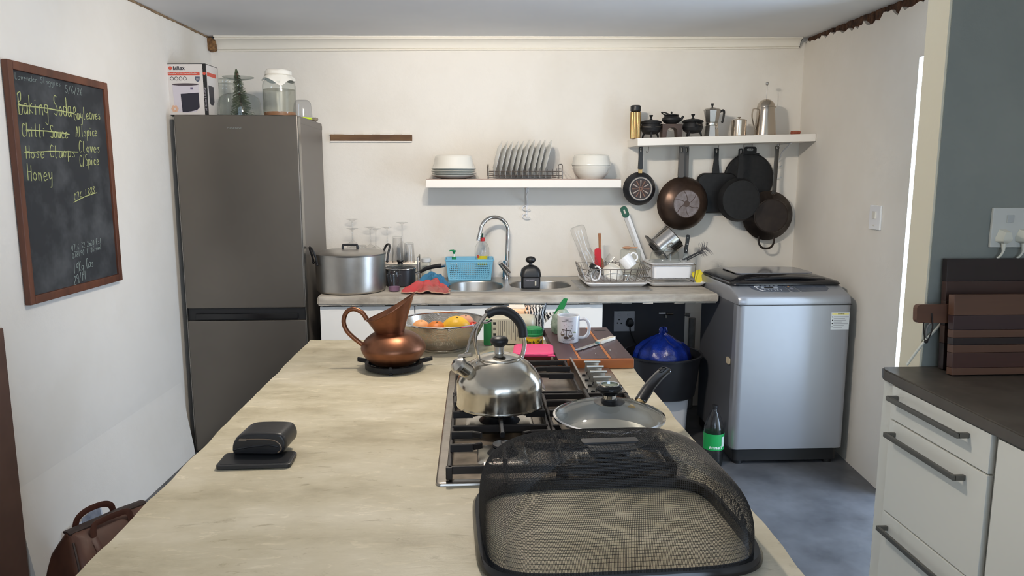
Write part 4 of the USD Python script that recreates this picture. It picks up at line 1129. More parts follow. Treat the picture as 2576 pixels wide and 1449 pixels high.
# black food processor-like grater in the right bowl, and plates in the bowls
gr = thing('hand_slicer', 'black domed kitchen slicer with a knob standing in the sink bowl', 'slicer', (0.336, 4.395, 0.7535))
gz = 0.0
obj('body', loft([ring2(0.108, 0.080, 0.02, gz), ring2(0.114, 0.084, 0.02, 0.200), ring2(0.122, 0.092, 0.024, 0.204), ring2(0.122, 0.092, 0.024, 0.215), ring2(0.112, 0.084, 0.03, 0.245), ring2(0.080, 0.062, 0.028, 0.262), ring2(0.034, 0.030, 0.014, 0.272)]), BLACK, gr)
obj('panel', bx(-0.046, 0.046, -0.0445, -0.040, 0.14, 0.196), M('slicer_grey', (66, 66, 70), 0.45), gr)
obj('panel_text', text('GEEMARC', 0.008, (-0.032, -0.0445, 0.180)), PGREY, gr)
obj('knob', cat(cyl(0.011, 0.270, 0.286), T(blob(0.031, 0.024, 0.021, (0, 0, 0.303), 3))), BLACK, gr)
obj('tab', box(0.010, 0.006, 0.028, (0.026, -0.048, 0.165), 0.002), M('tab_cream', (206, 200, 184), 0.5), gr)
wp = thing('sink_dish', 'white dish lying in the sink bowl next to the slicer', 'dish', (0.40, 4.305, 0.7875), rot=(0, 0, 0))
obj('dish', lathe([(0, 0.0), (0.028, 0.0), (0.050, 0.012), (0.050, 0.015), (0.028, 0.004), (0, 0.004)], 32), PORCW, wp)
wp2 = thing('sink_plate', 'white plate lying in the sink bowl behind the red cloth', 'plate', (-0.005, 4.37, 0.7535))
obj('plate', lathe(plate_prof(0.115, 0.016), 40), PORCW, wp2, smooth=50)

# glasses standing upside down on a wire stand behind the pot
gs = thing('glass_stand', 'low wire stand carrying upturned glasses behind the stock pot', 'stand', (-0.60, 4.66, CT))
for x in (-0.26, 0.245):
    for y in (-0.085, 0.085):
        obj('leg', tube([(x, y, 0), (x, y, 0.112)], 0.003, 6), WIRE, gs)
    obj('hoop', tube(spl([(x, -0.085, 0.05), (x, -0.085, 0.145), (x, -0.06, 0.152), (x, 0.06, 0.152), (x, 0.085, 0.145), (x, 0.085, 0.05)], 4), 0.003, 6), WIRE, gs)
for k in range(13):
    y = -0.085 + 0.17 * k / 12
    obj('wire', tube([(-0.262, y, 0.112), (0.247, y, 0.112)], 0.0020, 5), WIRE, gs)
GZ = CT + 0.1145
wg_prof = [(0.030, 0.0), (0.033, 0.02), (0.038, 0.05), (0.037, 0.075), (0.024, 0.095), (0.007, 0.105), (0.0042, 0.112), (0.0038, 0.19), (0.006, 0.203), (0.020, 0.2095), (0.036, 0.212), (0.036, 0.2135), (0, 0.2135)]
wl = ['upturned wine glass nearest the fridge, tallest foot', 'upturned wine glass nearest the fridge in the front row', 'upturned wine glass third from the fridge, back row', 'upturned wine glass fourth from the fridge, front row', 'upturned wine glass fifth from the fridge', 'upturned wine glass farthest from the fridge']
wpos = [(-0.776, 4.725, 1.26), (-0.764, 4.645, 1.01), (-0.664, 4.72, 1.03), (-0.620, 4.645, 1.0), (-0.556, 4.71, 1.03), (-0.461, 4.715, 1.16)]
for k, (x, y, s) in enumerate(wpos):
    g = thing('wine_glass', wl[k], 'wine glass', (x, y, GZ), group='upturned wine glasses behind the stock pot')
    m = lathe(wg_prof, 36)
    m.apply_scale((1, 1, s))
    obj('glass', m, GLASS, g, smooth=60)
tl = [('tall upturned tumbler in front of the wine glasses', -0.484, 4.635, 0.038, 0.030, 0.165), ('short upturned tumbler at the worktop end of the glass stand', -0.412, 4.630, 0.036, 0.029, 0.125), ('upturned shot glass behind the stock pot lid', -0.700, 4.60, 0.030, 0.026, 0.115)]
for lab, x, y, r0, r1, h in tl:
    g = thing('tumbler', lab, 'glass', (x, y, GZ))
    obj('glass', lathe([(r0, 0), (r0 - 0.001, 0.01), (r1, h - 0.003), (r1 - 0.002, h), (0, h), (0, h - 0.01), (r1 - 0.003, h - 0.01), (r0 - 0.003, 0)], 12 if h > 0.15 else 32), GLASS, g, smooth=25)
jj = thing('small_jar', 'small glass jar with a pale lid behind the saucepan handle', 'jar', (-0.309, 4.66, CT))
obj('glass', lathe([(0, 0), (0.030, 0), (0.031, 0.004), (0.031, 0.105), (0.027, 0.115)], 28), GLASSG, jj, smooth=60)
obj('contents', cyl(0.0285, 0.003, 0.07, n=24), M('jar_pale', (204, 202, 192), 0.7), jj)
obj('lid', cyl(0.031, 0.115, 0.140, n=28, bev=0.003), M('lid_pale', (206, 208, 208), 0.4), jj)

# ---------------------------------------------------------------- dish racks
def drain_tray(label, cx, cy, w, d, rz=0):
    t = thing('drip_tray', label, 'tray', (cx, cy, SKT), rz)
    R = [ring2(w - 0.05, d - 0.05, 0.02, 0.0), ring2(w - 0.02, d - 0.02, 0.03, 0.012), ring2(w, d, 0.035, 0.020), ring2(w, d, 0.035, 0.024), ring2(w - 0.03, d - 0.03, 0.028, 0.022), ring2(w - 0.05, d - 0.05, 0.02, 0.008)]
    obj('tray', loft(R), PORCW, t, smooth=40)
    return t


drain_tray('white drip tray under the wire dish rack full of cups', 0.842, 4.475, 0.375, 0.42)
drain_tray('white drip tray under the white tub', 1.209, 4.465, 0.352, 0.385)
dr = thing('dish_rack', 'wire dish rack full of cups, glasses and a carafe', 'dish rack', (0.845, 4.475, SKT + 0.0205))
RW, RD, RH = 0.362, 0.36, 0.082
rr_ = lambda w, d, r, z: ring2(w, d, r, z, 4)
obj('top_rail', tube(rr_(RW + 0.05, RD, 0.03, RH), 0.0026, 6, closed=True), WIRE, dr)
obj('base_rail', tube(rr_(RW, RD - 0.03, 0.03, 0.006), 0.0022, 6, closed=True), WIRE, dr)
for k in range(9):
    x = -0.15 + 0.3 * k / 8
    for s in (-1, 1):
        obj('upright', tube([(x, s * (RD / 2 - 0.015), 0.006), (x * 1.12, s * RD / 2, RH)], 0.0018, 5), WIRE, dr)
    obj('floor_wire', tube([(x, -RD / 2 + 0.015, 0.007), (x, RD / 2 - 0.015, 0.007)], 0.0018, 5), WIRE, dr)
for k in range(7):
    y = -0.13 + 0.26 * k / 6
    for s in (-1, 1):
        obj('upright', tube([(s * RW / 2, y, 0.006), (s * (RW / 2 + 0.025), y, RH)], 0.0018, 5), WIRE, dr)
for k in range(5):
    x = -0.04 + 0.022 * k
    obj('plate_divider', tube(spl([(x, 0.135, 0.007), (x, 0.135, 0.085), (x + 0.004, 0.143, 0.095), (x + 0.008, 0.151, 0.085), (x + 0.008, 0.151, 0.007)], 4), 0.0018, 5), WIRE, dr)
for s in (-1,):
    obj('side_handle', tube(spl([(s * 0.205, -0.06, RH), (s * 0.219, -0.05, RH + 0.022), (s * 0.219, 0.05, RH + 0.022), (s * 0.205, 0.06, RH)], 4), 0.0026, 6), WIRE, dr)

RZ = SKT + 0.0300


def tilted(name, label, c, loc, rot, group=None):
    return thing(name, label, c, loc, 0, group, rot)


# carafe: neck down, belly up, leaning left
ca = tilted('glass_carafe', 'tall glass carafe standing neck down in the dish rack', 'carafe', (0.740, 4.590, RZ + 0.017), (0, -19, 0))
obj('glass', lathe([(0.040, 0.0), (0.038, 0.006), (0.030, 0.03), (0.026, 0.055), (0.030, 0.085), (0.042, 0.125), (0.040, 0.16), (0.042, 0.21), (0.047, 0.27), (0.046, 0.298), (0.036, 0.308), (0, 0.309)], 40), GLASS, ca, smooth=60)
ca2 = tilted('glass_jug', 'open glass measuring jug leaning against the carafe', 'jug', (0.742, 4.484, RZ + 0.022), (0, -24, 0))
obj('glass', lathe([(0, 0), (0.034, 0.0), (0.040, 0.006), (0.046, 0.07), (0.044, 0.12), (0.038, 0.16), (0.037, 0.165)], 36), GLASS, ca2, smooth=60)
sp2 = tilted('silicone_spatula', 'red silicone spatula standing in the dish rack', 'spatula', (0.786, 4.58, RZ + 0.002), (0, -2, 0))
obj('blade', T(extr(rrect(0.040, 0.165, 0.016), 0.008, -0.004), (-0.008, 0, 0.088), (90, 0, 0)), M('silicone_red', (204, 34, 46), 0.35), sp2)
sp3 = tilted('wooden_spoon', 'wooden spoon standing upright behind the red spatula', 'spoon', (0.800, 4.61, RZ + 0.002), (0, -2.5, 0))
SPW = M('spoon_wood', (176, 122, 84), 0.6, col2=(150, 98, 64), ns=20, stretch=(1, 1, 0.2))
obj('handle', tube([(0, 0, 0.10), (0, 0, 0.2), (-0.001, 0, 0.262)], [0.008, 0.0095, 0.0085], 10), SPW, sp3)
obj('bowl', blob(0.022, 0.009, 0.055, (0, 0, 0.056), 3), SPW, sp3)
mc = tilted('steel_mug', 'steel mug with black band and big white handle, tilted in the rack corner', 'mug', (0.703, 4.394, RZ + 0.014), (0, 26, 0))
obj('body', lathe([(0, 0), (0.034, 0), (0.036, 0.003), (0.038, 0.075), (0.036, 0.075), (0.034, 0.006), (0, 0.006)], 36), CHROME, mc)
obj('band', cyl(0.0392, 0.050, 0.080, n=36), BLACK, mc)
hl = spl([(-0.010, -0.037, 0.070), (-0.004, -0.052, 0.078), (0.016, -0.064, 0.070), (0.030, -0.066, 0.040), (0.030, -0.066, 0.010), (0.012, -0.062, -0.006), (-0.006, -0.052, 0.000), (-0.012, -0.037, 0.012)], 6)
obj('handle', tube(hl, 1.0, 10, flat=(0.0075, 0.006), up=(0, 1, 0)), PORCW, mc, label='white plastic handle')
def mug_mesh(R, H, t=0.004):
    return lathe([(0, 0), (R * 0.86, 0), (R * 0.93, 0.004), (R * 0.99, H * 0.3), (R, H - 0.002), (R - t * 0.5, H), (R - t, H - 0.002), (R * 0.94 - t, 0.008), (0, 0.007)], 44)


def ear(R, H, w=0.030, r=0.0055, z0=0.22, z1=0.80):
    return tube(spl([(R - 0.003, 0, H * z1), (R + w * 0.6, 0, H * (z1 + 0.02)), (R + w, 0, H * (z1 - 0.15)), (R + w, 0, H * (z0 + 0.2)), (R + w * 0.55, 0, H * (z0 + 0.02)), (R - 0.004, 0, H * z0)], 6), r, 10)


rbw = tilted('cereal_bowl', 'white cereal bowl upside down in the dish rack', 'bowl', (0.844, 4.385, RZ + 0.084), (196, 12, 0))
obj('bowl', lathe(bowl_prof(0.068, 0.058, 0.034), 44), PORC, rbw, smooth=50)
cup2 = tilted('tea_cup', 'white tea cup tipped on its side above the bowl in the rack', 'cup', (0.946, 4.368, RZ + 0.078), (-12, -38, 0))
obj('body', mug_mesh(0.041, 0.078), PORCW, cup2, smooth=40)
obj('handle', ear(0.041, 0.078, 0.026, 0.0052), PORCW, cup2)
tg = tilted('drinking_glass', 'clear drinking glass lying tilted at the back of the rack', 'glass', (0.800, 4.560, RZ + 0.03), (0, 38, 0))
obj('glass', lathe([(0, 0), (0.026, 0), (0.029, 0.003), (0.034, 0.115)], 32), GLASS, tg, smooth=60)
bj = thing('big_jar', 'large upturned glass jar in the dish rack', 'jar', (0.962, 4.49, RZ))
obj('glass', lathe([(0.050, 0.0), (0.048, 0.018), (0.062, 0.034), (0.065, 0.05), (0.065, 0.155), (0.058, 0.172), (0.0, 0.174)], 44), GLASSG, bj, smooth=60)
gl2 = tilted('shot_cup', 'small steel cup at the front of the dish rack', 'cup', (0.902, 4.325, RZ - 0.001), (0, 8, 0))
obj('cup', lathe([(0, 0), (0.018, 0), (0.021, 0.034), (0.020, 0.034), (0.017, 0.003), (0, 0.003)], 24), CHROME, gl2)
ws = thing('wooden_ladle', 'wooden spoon lying across the top of the upturned jar', 'spoon', (0.950, 4.49, RZ + 0.1755), 0)
obj('bowl', blob(0.030, 0.018, 0.008, (-0.010, 0, 0.008), 3), M('ladle_wood', (196, 148, 116), 0.6), ws)
obj('handle', tube([(0.012, 0.0, 0.008), (0.055, 0.006, 0.0075)], 0.005, 8), M('ladle_wood', (0, 0, 0)), ws)
# second rack: wire frame, white tub, things piled on it
dr2 = thing('dish_rack', 'small wire rack holding the white tub', 'dish rack', (1.195, 4.46, SKT + 0.012))
obj('top_rail', tube(rr_(0.275, 0.25, 0.02, 0.110), 0.0026, 6, closed=True), WIRE, dr2)
obj('base_rail', tube(rr_(0.265, 0.24, 0.02, 0.004), 0.0026, 6, closed=True), WIRE, dr2)
for sx in (-1, 1):
    for sy in (-1, 1):
        obj('leg', tube([(sx * 0.128, sy * 0.116, 0.0), (sx * 0.1335, sy * 0.121, 0.112)], 0.0026, 6), WIRE, dr2)
for k in range(6):
    x = -0.1 + 0.04 * k
    obj('floor_wire', tube([(x, -0.12, 0.024), (x, 0.12, 0.024)], 0.0018, 5), WIRE, dr2)
obj('cross_wire', tube([(-0.132, -0.12, 0.024), (0.132, -0.12, 0.024)], 0.002, 5), WIRE, dr2)
obj('cross_wire', tube([(-0.132, 0.12, 0.024), (0.132, 0.12, 0.024)], 0.002, 5), WIRE, dr2)
wtub = thing('white_tub', 'white rectangular plastic tub standing in the wire rack', 'tub', (1.193, 4.46, SKT + 0.0385))
obj('tub', tub(0.232, 0.20, 0.0, 0.088, 0.02, 0.022, 0.003), PORCW, wtub)
obj('rim', loft([ring2(0.256, 0.224, 0.03, 0.084), ring2(0.268, 0.236, 0.032, 0.086), ring2(0.268, 0.236, 0.032, 0.090), ring2(0.252, 0.220, 0.028, 0.0905), ring2(0.252, 0.220, 0.028, 0.084)], False, False), PORCW, wtub)
TBZ = SKT + 0.1315
gb = thing('glass_dish', 'round glass casserole dish upturned on the white tub', 'dish', (1.163, 4.435, TBZ))
obj('glass', lathe([(0.096, 0.0), (0.098, 0.004), (0.090, 0.010), (0.086, 0.03), (0.084, 0.055), (0.072, 0.068), (0.0, 0.070)], 48), GLASSG, gb, smooth=60)
lid2 = thing('plastic_cover', 'white plastic lid lying under the glass dish', 'lid', (1.193, 4.46, SKT + 0.1295))
obj('lid', loft([ring2(0.262, 0.23, 0.03, 0), ring2(0.262, 0.23, 0.03, 0.0014)]), PORCW, lid2)
# steel pot leaning behind, rim to the left and down
sp4 = tilted('steel_pot', 'shiny steel pot tipped mouth down at the back of the rack', 'pot', (1.280, 4.66, 1.176), (0, -131, 0))
obj('body', lathe([(0, 0), (0.086, 0), (0.091, 0.005), (0.092, 0.126), (0.096, 0.128), (0.096, 0.131), (0.089, 0.131), (0.088, 0.008), (0, 0.006)], 56), M('polished_steel', (206, 202, 198), 0.16, 1.0), sp4)
obj('handle', tube(spl([(0.0, -0.090, 0.090), (0.0, -0.112, 0.092), (0.0, -0.116, 0.075), (0.0, -0.112, 0.058), (0.0, -0.090, 0.060)], 5), 0.005, 8), STEEL, sp4)
ld3 = tilted('pan_cover', 'dark rimmed pan lid leaning against the mouth of the steel pot', 'lid', (1.280 - 0.755 * 0.1345 - 0.010, 4.66, 1.176 - 0.656 * 0.1345 + 0.012), (0, -131, 0))
obj('lid', lathe([(0.0, 0.006), (0.085, 0.004), (0.104, 0.0), (0.108, 0.002), (0.108, 0.006), (0.088, 0.011), (0, 0.013)], 48), M('lid_dark', (96, 94, 92), 0.3, 0.8), ld3)
obj('lid_ring', lathe([(0.040, 0.012), (0.056, 0.012), (0.052, 0.024), (0.040, 0.024)], 36, closed=True), BLACK, ld3)
bs_ = tilted('bread_knife', 'long white handled utensil with a green end standing in the rack', 'utensil', (1.115, 4.70, SKT + 0.032), (4, -22.5, 0))
obj('blade', box(0.020, 0.008, 0.40, (0.016, 0, 0.215), 0.003), PORCW, bs_)
obj('side_face', box(0.024, 0.012, 0.40, (-0.002, 0.004, 0.215), 0.003), M('utensil_grey', (196, 192, 188), 0.5), bs_)
obj('green_end', T(extr(rrect(0.044, 0.072, 0.018).difference(LineString([(0, -0.010), (0, 0.012)]).buffer(0.006)), 0.014, -0.007), (0.004, -0.002, 0.425), (90, 0, 0)), M('cap_green', (0, 0, 0)), bs_)
kn = tilted('chef_knife', 'knife standing in the rack with a black riveted handle', 'knife', (1.330, 4.605, SKT + 0.03), (0, 5, 0))
kp = Polygon(spl([(-0.010, 0.135), (-0.012, 0.165), (-0.009, 0.20), (-0.011, 0.238), (-0.006, 0.252), (0.006, 0.254), (0.013, 0.246), (0.012, 0.20), (0.010, 0.165), (0.011, 0.135)], 5))
obj('handle', T(extr(kp.buffer(-0.001), 0.015, -0.0075), (0, 0, 0), (90, 0, 0)), BLACK, kn)
obj('blade', T(extr(Polygon([(-0.012, 0.137), (0.012, 0.137), (0.010, 0.03), (-0.004, 0.0), (-0.012, 0.03)]), 0.002, -0.001), (0, 0, 0), (90, 0, 0)), STEEL, kn)
for z in (0.155, 0.195, 0.235):
    obj('rivet', T(cyl(0.0032, 0, 0.0010, n=12), (0.0, -0.0075, z), (90, 0, 0)), PORCW, kn)
br = tilted('bristle_brush', 'grey bottle brush with wiry bristles lying at the rack end', 'brush', (1.318, 4.53, TBZ + 0.006), (0, 62, -8))
obj('handle', cat(box(0.010, 0.010, 0.14, (0, 0, 0.05), 0.003), box(0.006, 0.014, 0.13, (0.012, 0, 0.055), 0.002)), BLACK, br)
bw_ = []
rg = np.random.default_rng(5)
for k in range(90):
    a, t = rg.random() * 2 * PI, rg.random()
    z = 0.085 + 0.06 * t
    L = 0.028 + 0.03 * rg.random()
    d = np.array([math.cos(a), math.sin(a), 0.5 * rg.random()])
    bw_.append(tube([(0, 0, z), d * L * 0.5 + (0, 0, z + 0.006), d * L + (0, 0, z + 0.012 * rg.random())], [0.0014, 0.0012, 0.0006], 4))
obj('bristles', cat(bw_), M('bristle_grey', (120, 118, 120), 0.7), br, smooth=False, kind='stuff')
ys = tilted('pot_scraper', 'yellow plastic scraper leaning on the washing machine lid', 'scraper', (1.362, 4.36, CT + 0.012), (58, -24, 0))
sy_ = rrect(0.062, 0.080, 0.012)
obj('scraper', T(extr(sy_, 0.007), (0.012, 0.036, 0.004)), M('scraper_yellow', (226, 208, 36), 0.5, bump=0.4, bs=200, bd=0.001), ys)
obj('raised_border', T(extr(sy_.buffer(-0.002).difference(sy_.buffer(-0.006)), 0.002), (0.012, 0.036, 0.011)), M('scraper_yellow', (0, 0, 0)), ys)

# ---------------------------------------------------------------- under the worktop
so = thing('wall_socket', 'grey double wall socket in the dark recess under the worktop', 'socket', (0.990, 4.772, 0.600))
SOCK = M('socket_grey', (176, 176, 182), 0.4)
obj('plate', box(0.140, 0.010, 0.138, (0, -0.005, 0), 0.003), SOCK, so)
for (x, z) in ((-0.035, 0.012), (-0.045, -0.012), (-0.020, -0.014)):
    obj('socket_hole', T(cyl(0.005, 0, 0.0012, n=14), (x, -0.0100, z), (90, 0, 0)), BLACK, so)
obj('switch', box(0.020, 0.006, 0.012, (-0.035, -0.011, 0.045), 0.002), SOCK, so)
obj('switch', box(0.020, 0.006, 0.012, (0.030, -0.011, 0.045), 0.002), SOCK, so)
pg = thing('power_plug', 'black plug and cable in the socket under the worktop', 'plug', (1.026, 4.761, 0.590))
obj('plug', hull([(sx * w, y, z) for sx in (-1, 1) for (w, y, z) in ((0.014, -0.002, 0.032), (0.028, -0.002, 0.004), (0.028, -0.002, -0.016), (0.012, -0.002, -0.026), (0.010, -0.028, 0.024), (0.018, -0.030, 0.0), (0.016, -0.028, -0.014), (0.007, -0.022, -0.026))]), BLACK, pg)
obj('cable', tube(spl([(0.0, -0.014, -0.02), (0.004, -0.016, -0.06), (0.03, -0.016, -0.12), (0.07, -0.02, -0.18), (0.12, -0.02, -0.30), (0.15, -0.02, -0.57)], 6), 0.0045, 8), BLACK, pg)
tv = thing('stop_valve', 'small chrome stop valve on the dark wall under the worktop', 'valve', (1.265, 4.772, 0.652))
obj('body', tube([(-0.01, -0.03, 0), (0.05, -0.012, -0.006)], 0.0085, 10), CHROME, tv)
obj('stem', tube([(0.0, -0.03, 0), (0.0, -0.046, -0.004)], 0.006, 8), CHROME, tv)
obj('lever', box(0.046, 0.008, 0.010, (-0.030, -0.042, 0.006), 0.002), PORCW, tv)
obj('outlet', tube([(0.0, -0.03, 0.0), (-0.002, -0.032, -0.028)], 0.007, 8), CHROME, tv)
pi_ = thing('waste_pipe', 'grey vertical waste pipe on the dark wall behind the bucket', 'pipe', (1.445, 4.75, 0.0))
obj('pipe', cat(tube([(0, 0, 0.0), (0, 0, 0.62)], 0.022, 14), tube([(-0.02, -0.01, 0.64), (-0.05, 0, 0.645)], 0.012, 10)), M('pipe_grey', (120, 118, 116), 0.6, col2=(92, 90, 88), ns=12), pi_)
bu = thing('black_basin', 'large black plastic basin holding a blue bag, under the worktop', 'basin', (1.107, 4.21, 0.2705))
obj('basin', lathe([(0, 0), (0.185, 0), (0.195, 0.008), (0.223, 0.236), (0.234, 0.240), (0.235, 0.250), (0.221, 0.250), (0.186, 0.014), (0, 0.010)], 64), M('basin_black', (26, 27, 32), 0.38), bu)
pkk = thing('white_crate', 'white plastic crate under the black basin', 'crate', (1.10, 4.24, 0.0))
obj('crate', tub(0.26, 0.30, 0.001, 0.268, 0.03, 0.03, 0.006), M('crate_white', (196, 198, 204), 0.5), pkk)
bg_ = thing('blue_bag', 'knotted blue plastic rubbish bag in the black basin', 'bag', (1.107, 4.205, 0.300))
rgs = []
for i, (r, z) in enumerate(((0.145, 0.0), (0.158, 0.10), (0.162, 0.19), (0.145, 0.245), (0.110, 0.28), (0.066, 0.305), (0.030, 0.325), (0.016, 0.338), (0.024, 0.352), (0.020, 0.366), (0.004, 0.370))):
    rgs.append(np.array([(r * (1 + (0.05 + 0.10 * i / 10) * math.sin(9 * a + 0.6 * i) + 0.04 * math.sin(17 * a + i)) * math.cos(a) + 0.004 * i * 0, r * (1 + 0.1 * i / 10 * math.cos(7 * a + i)) * math.sin(a), z + 0.008 * math.sin(6 * a + i)) for a in np.linspace(0, 2 * PI, 72, endpoint=False)]))
obj('bag', rough_up(loft(rgs), 0.006, 22, 6), M('bag_blue', (16, 42, 130), 0.2, col2=(10, 26, 88), ns=14, bump=0.6, bs=34, bd=0.006), bg_, smooth=60)
bo = thing('soda_bottle', 'clear plastic bottle with green label beside the washing machine', 'bottle', (1.287, 3.765, 0.0))
obj('body', lathe([(0.0, 0.004), (0.040, 0.0), (0.052, 0.012), (0.054, 0.03), (0.054, 0.19), (0.052, 0.215), (0.040, 0.255), (0.022, 0.295), (0.014, 0.305), (0.014, 0.318)], 36), PLASTCLEAR, bo, smooth=60)
obj('green_label', lathe([(0.0548, 0.095), (0.0553, 0.097), (0.0553, 0.183), (0.0548, 0.185)], 40), M('label_green', (22, 150, 76), 0.45), bo)
obj('label_panel', lathe([(0.0558, 0.115), (0.0558, 0.17)], 6, a0=-1.05, a1=-0.62), M('label_pale', (196, 206, 200), 0.5), bo)
tx = meshkit.text_mesh('annan', 0.018, 0.0006, True)
v = np.array(tx.vertices)
a = -2.30 + v[:, 0] / 0.0556
tx.vertices = np.c_[(0.0556 + v[:, 2]) * np.cos(a), (0.0556 + v[:, 2]) * np.sin(a), v[:, 1] + 0.105]
obj('label_text', tx, PORCW, bo)
obj('contents', cyl(0.0525, 0.006, 0.205, n=32), glass('cloudy_b', tint=(0.9, 0.95, 0.92), edge=(0.5, 0.52, 0.5), face=0.75, rough=0.3), bo)
obj('cap', cyl(0.016, 0.316, 0.334, n=24, bev=0.002), BLACK, bo)

# ---------------------------------------------------------------- washing machine
wa = thing('washing_machine', 'silver top-loading washing machine with a black lid', 'washing machine', (1.682, 3.72, 0.0))
SILV = M('washer_silver', (156, 159, 166), 0.34, 0.55, bump=0.02, bs=300)
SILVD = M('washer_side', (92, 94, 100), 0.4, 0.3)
HW = 0.306
bp_ = rrect(2 * HW, 0.66, 0.035, (0, 0.33))
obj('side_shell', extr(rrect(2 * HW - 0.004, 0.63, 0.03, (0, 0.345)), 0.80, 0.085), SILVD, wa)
fpnl = bp_.intersection(sbox(-HW, -0.01, HW, 0.075))
obj('front_panel', extr(fpnl, 0.785, 0.098), SILV, wa)
# console: profile across y/z swept along x with narrowing shoulders
pr_ = spl([(0.004, 0.886), (0.003, 0.900), (0.008, 0.918), (0.020, 0.932), (0.050, 0.944), (0.145, 0.972)], 5)
rings = []
xs = [-HW, -HW + 0.004, -HW + 0.02, -HW + 0.05, HW - 0.05, HW - 0.02, HW - 0.004, HW]
sh_ = [0.030, 0.014, 0.004, 0.0, 0.0, 0.004, 0.014, 0.030]
for x, s in zip(xs, sh_):
    P = [(x, y + s * (1 - 0.4 * y / 0.15), 0.884 + (z - 0.884) * (1 - s * 5)) for y, z in pr_]
    P += [(x, 0.655, 0.884 + (0.972 - 0.884) * (1 - s * 5)), (x, 0.655, 0.884)]
    rings.append(np.array(P))
con = loft(rings)
con.fix_normals()
obj('console', con, SILV, wa, smooth=35)


def on_console(x, t):
    """Point on the sloping control face: t from 0 (front) to 1 (back)."""
    return np.array([x, 0.052 + 0.085 * t, 0.9451 + 0.0265 * t])


nrm = np.array([0, -0.298, 0.955])


def con_patch(poly, h=0.0010):
    m = extr(poly, h)
    v = np.array(m.vertices)
    m.vertices = np.array([on_console(x, y / 0.089) + nrm * z for x, y, z in v])
    return m


CPAN = M('console_panel', (74, 80, 92), 0.25)
obj('control_panel', con_patch(Polygon([(-0.205, 0.080), (-0.200, 0.045), (-0.165, 0.014), (-0.02, 0.008), (-0.012, 0.014), (-0.030, 0.080)]).buffer(0.003)), CPAN, wa)
obj('control_panel', con_patch(Polygon([(-0.018, 0.080), (0.018, 0.080), (0.040, 0.010), (0.006, 0.010)]).buffer(0.003)), CPAN, wa)
obj('control_panel', con_patch(Polygon([(0.034, 0.080), (0.205, 0.078), (0.212, 0.045), (0.19, 0.016), (0.055, 0.010)]).buffer(0.003)), CPAN, wa)
obj('display', con_patch(sbox(-0.135, 0.048, -0.085, 0.066), 0.0018), BLACK, wa)
obj('display_edge', con_patch(sbox(-0.150, 0.046, -0.060, 0.068), 0.0014), M('panel_light', (150, 156, 166), 0.3), wa)
for k in range(3):
    m = con_patch(Point(-0.130 + 0.034 * k, 0.026).buffer(0.013).difference(Point(-0.130 + 0.034 * k, 0.026).buffer(0.0095)), 0.0018)
    obj('button_ring', m, M('panel_light', (0, 0, 0)), wa)
obj('panel_mark', con_patch(LineString([(-0.155, 0.076), (-0.183, 0.074), (-0.165, 0.030), (-0.145, 0.018)]).buffer(0.002), 0.0016), PORCW, wa)
for k in range(4):
    obj('panel_mark', con_patch(sbox(-0.143 + 0.024 * k, 0.073, -0.125 + 0.024 * k, 0.079), 0.0016), M('panel_light', (0, 0, 0)), wa)
obj('start_button', con_patch(Point(0.010, 0.042).buffer(0.011), 0.002), M('panel_light2', (120, 122, 134), 0.3), wa)
obj('power_button', con_patch(Point(0.002, 0.068).buffer(0.005), 0.002), M('panel_amber', (170, 120, 70), 0.4), wa)
for k in range(4):
    for j in range(2):
        obj('panel_button', con_patch(sbox(0.062 + 0.034 * k, 0.030 + 0.026 * j, 0.082 + 0.034 * k, 0.036 + 0.026 * j), 0.0014), M('panel_dim', (92, 98, 110), 0.3), wa)
# lid
LIDB = M('lid_black', (24, 24, 28), 0.15)
lr = [ring2(2 * HW - 0.02, 0.53, 0.04, 0.968, 6, (0, 0.395)), ring2(2 * HW + 0.006, 0.545, 0.045, 0.976, 6, (0, 0.392)), ring2(2 * HW - 0.02, 0.53, 0.045, 0.990, 6, (0, 0.397)), ring2(2 * HW - 0.16, 0.44, 0.05, 1.010, 6, (0, 0.415)), ring2(2 * HW - 0.30, 0.30, 0.05, 1.016, 6, (0, 0.44))]
obj('lid', loft(lr), LIDB, wa, smooth=40)
obj('lid_window', T(loft([ring2(0.44, 0.27, 0.03, 0.0), ring2(0.44, 0.27, 0.03, 0.004)]), (0, 0.42, 1.0145)), M('lid_glass', (120, 120, 126), 0.08), wa)
obj('lid_handle', tube(spl([(-0.22, 0.175, 0.996), (-0.1, 0.165, 1.006), (0.0, 0.163, 1.009), (0.1, 0.165, 1.006), (0.22, 0.175, 0.996)], 6), 1.0, 10, flat=(0.010, 0.022), up=(0, 0, 1)), LIDB, wa)
obj('lid_text', text('SAMSUNG', 0.0085, (-0.032, 0.1415, 1.0085), (32, 0, 0)), M('logo_grey', (130, 130, 136), 0.3, 0.6), wa)
obj('base', extr(rrect(2 * HW - 0.03, 0.63, 0.03, (0, 0.345)), 0.075, 0.022), BLACK, wa)
for sx in (-1, 1):
    for y in (0.07, 0.60):
        obj('foot', cyl(0.028, 0.0, 0.024, (sx * 0.25, y, 0)), BLACK, wa)
obj('side_grip', T(rrect and extr(rrect(0.060, 0.036, 0.012), 0.004), (-HW + 0.0005, 0.12, 0.56), (90, 0, -90)), M('grip_beige', (190, 176, 150), 0.5), wa)
obj('panel_seam', bx(-HW + 0.004, HW - 0.004, 0.0006, 0.02, 0.883, 0.8865), BLACK, wa)
stx, stz = 0.192, 0.752
STK = M('sticker', (206, 210, 214), 0.5)
obj('warning_sticker', bx(stx, stx + 0.098, -0.0010, 0.001, stz, stz + 0.092), STK, wa)
obj('sticker_header', bx(stx + 0.004, stx + 0.094, -0.0016, 0.0, stz + 0.080, stz + 0.089), M('sticker_yellow', (226, 216, 140), 0.5), wa)
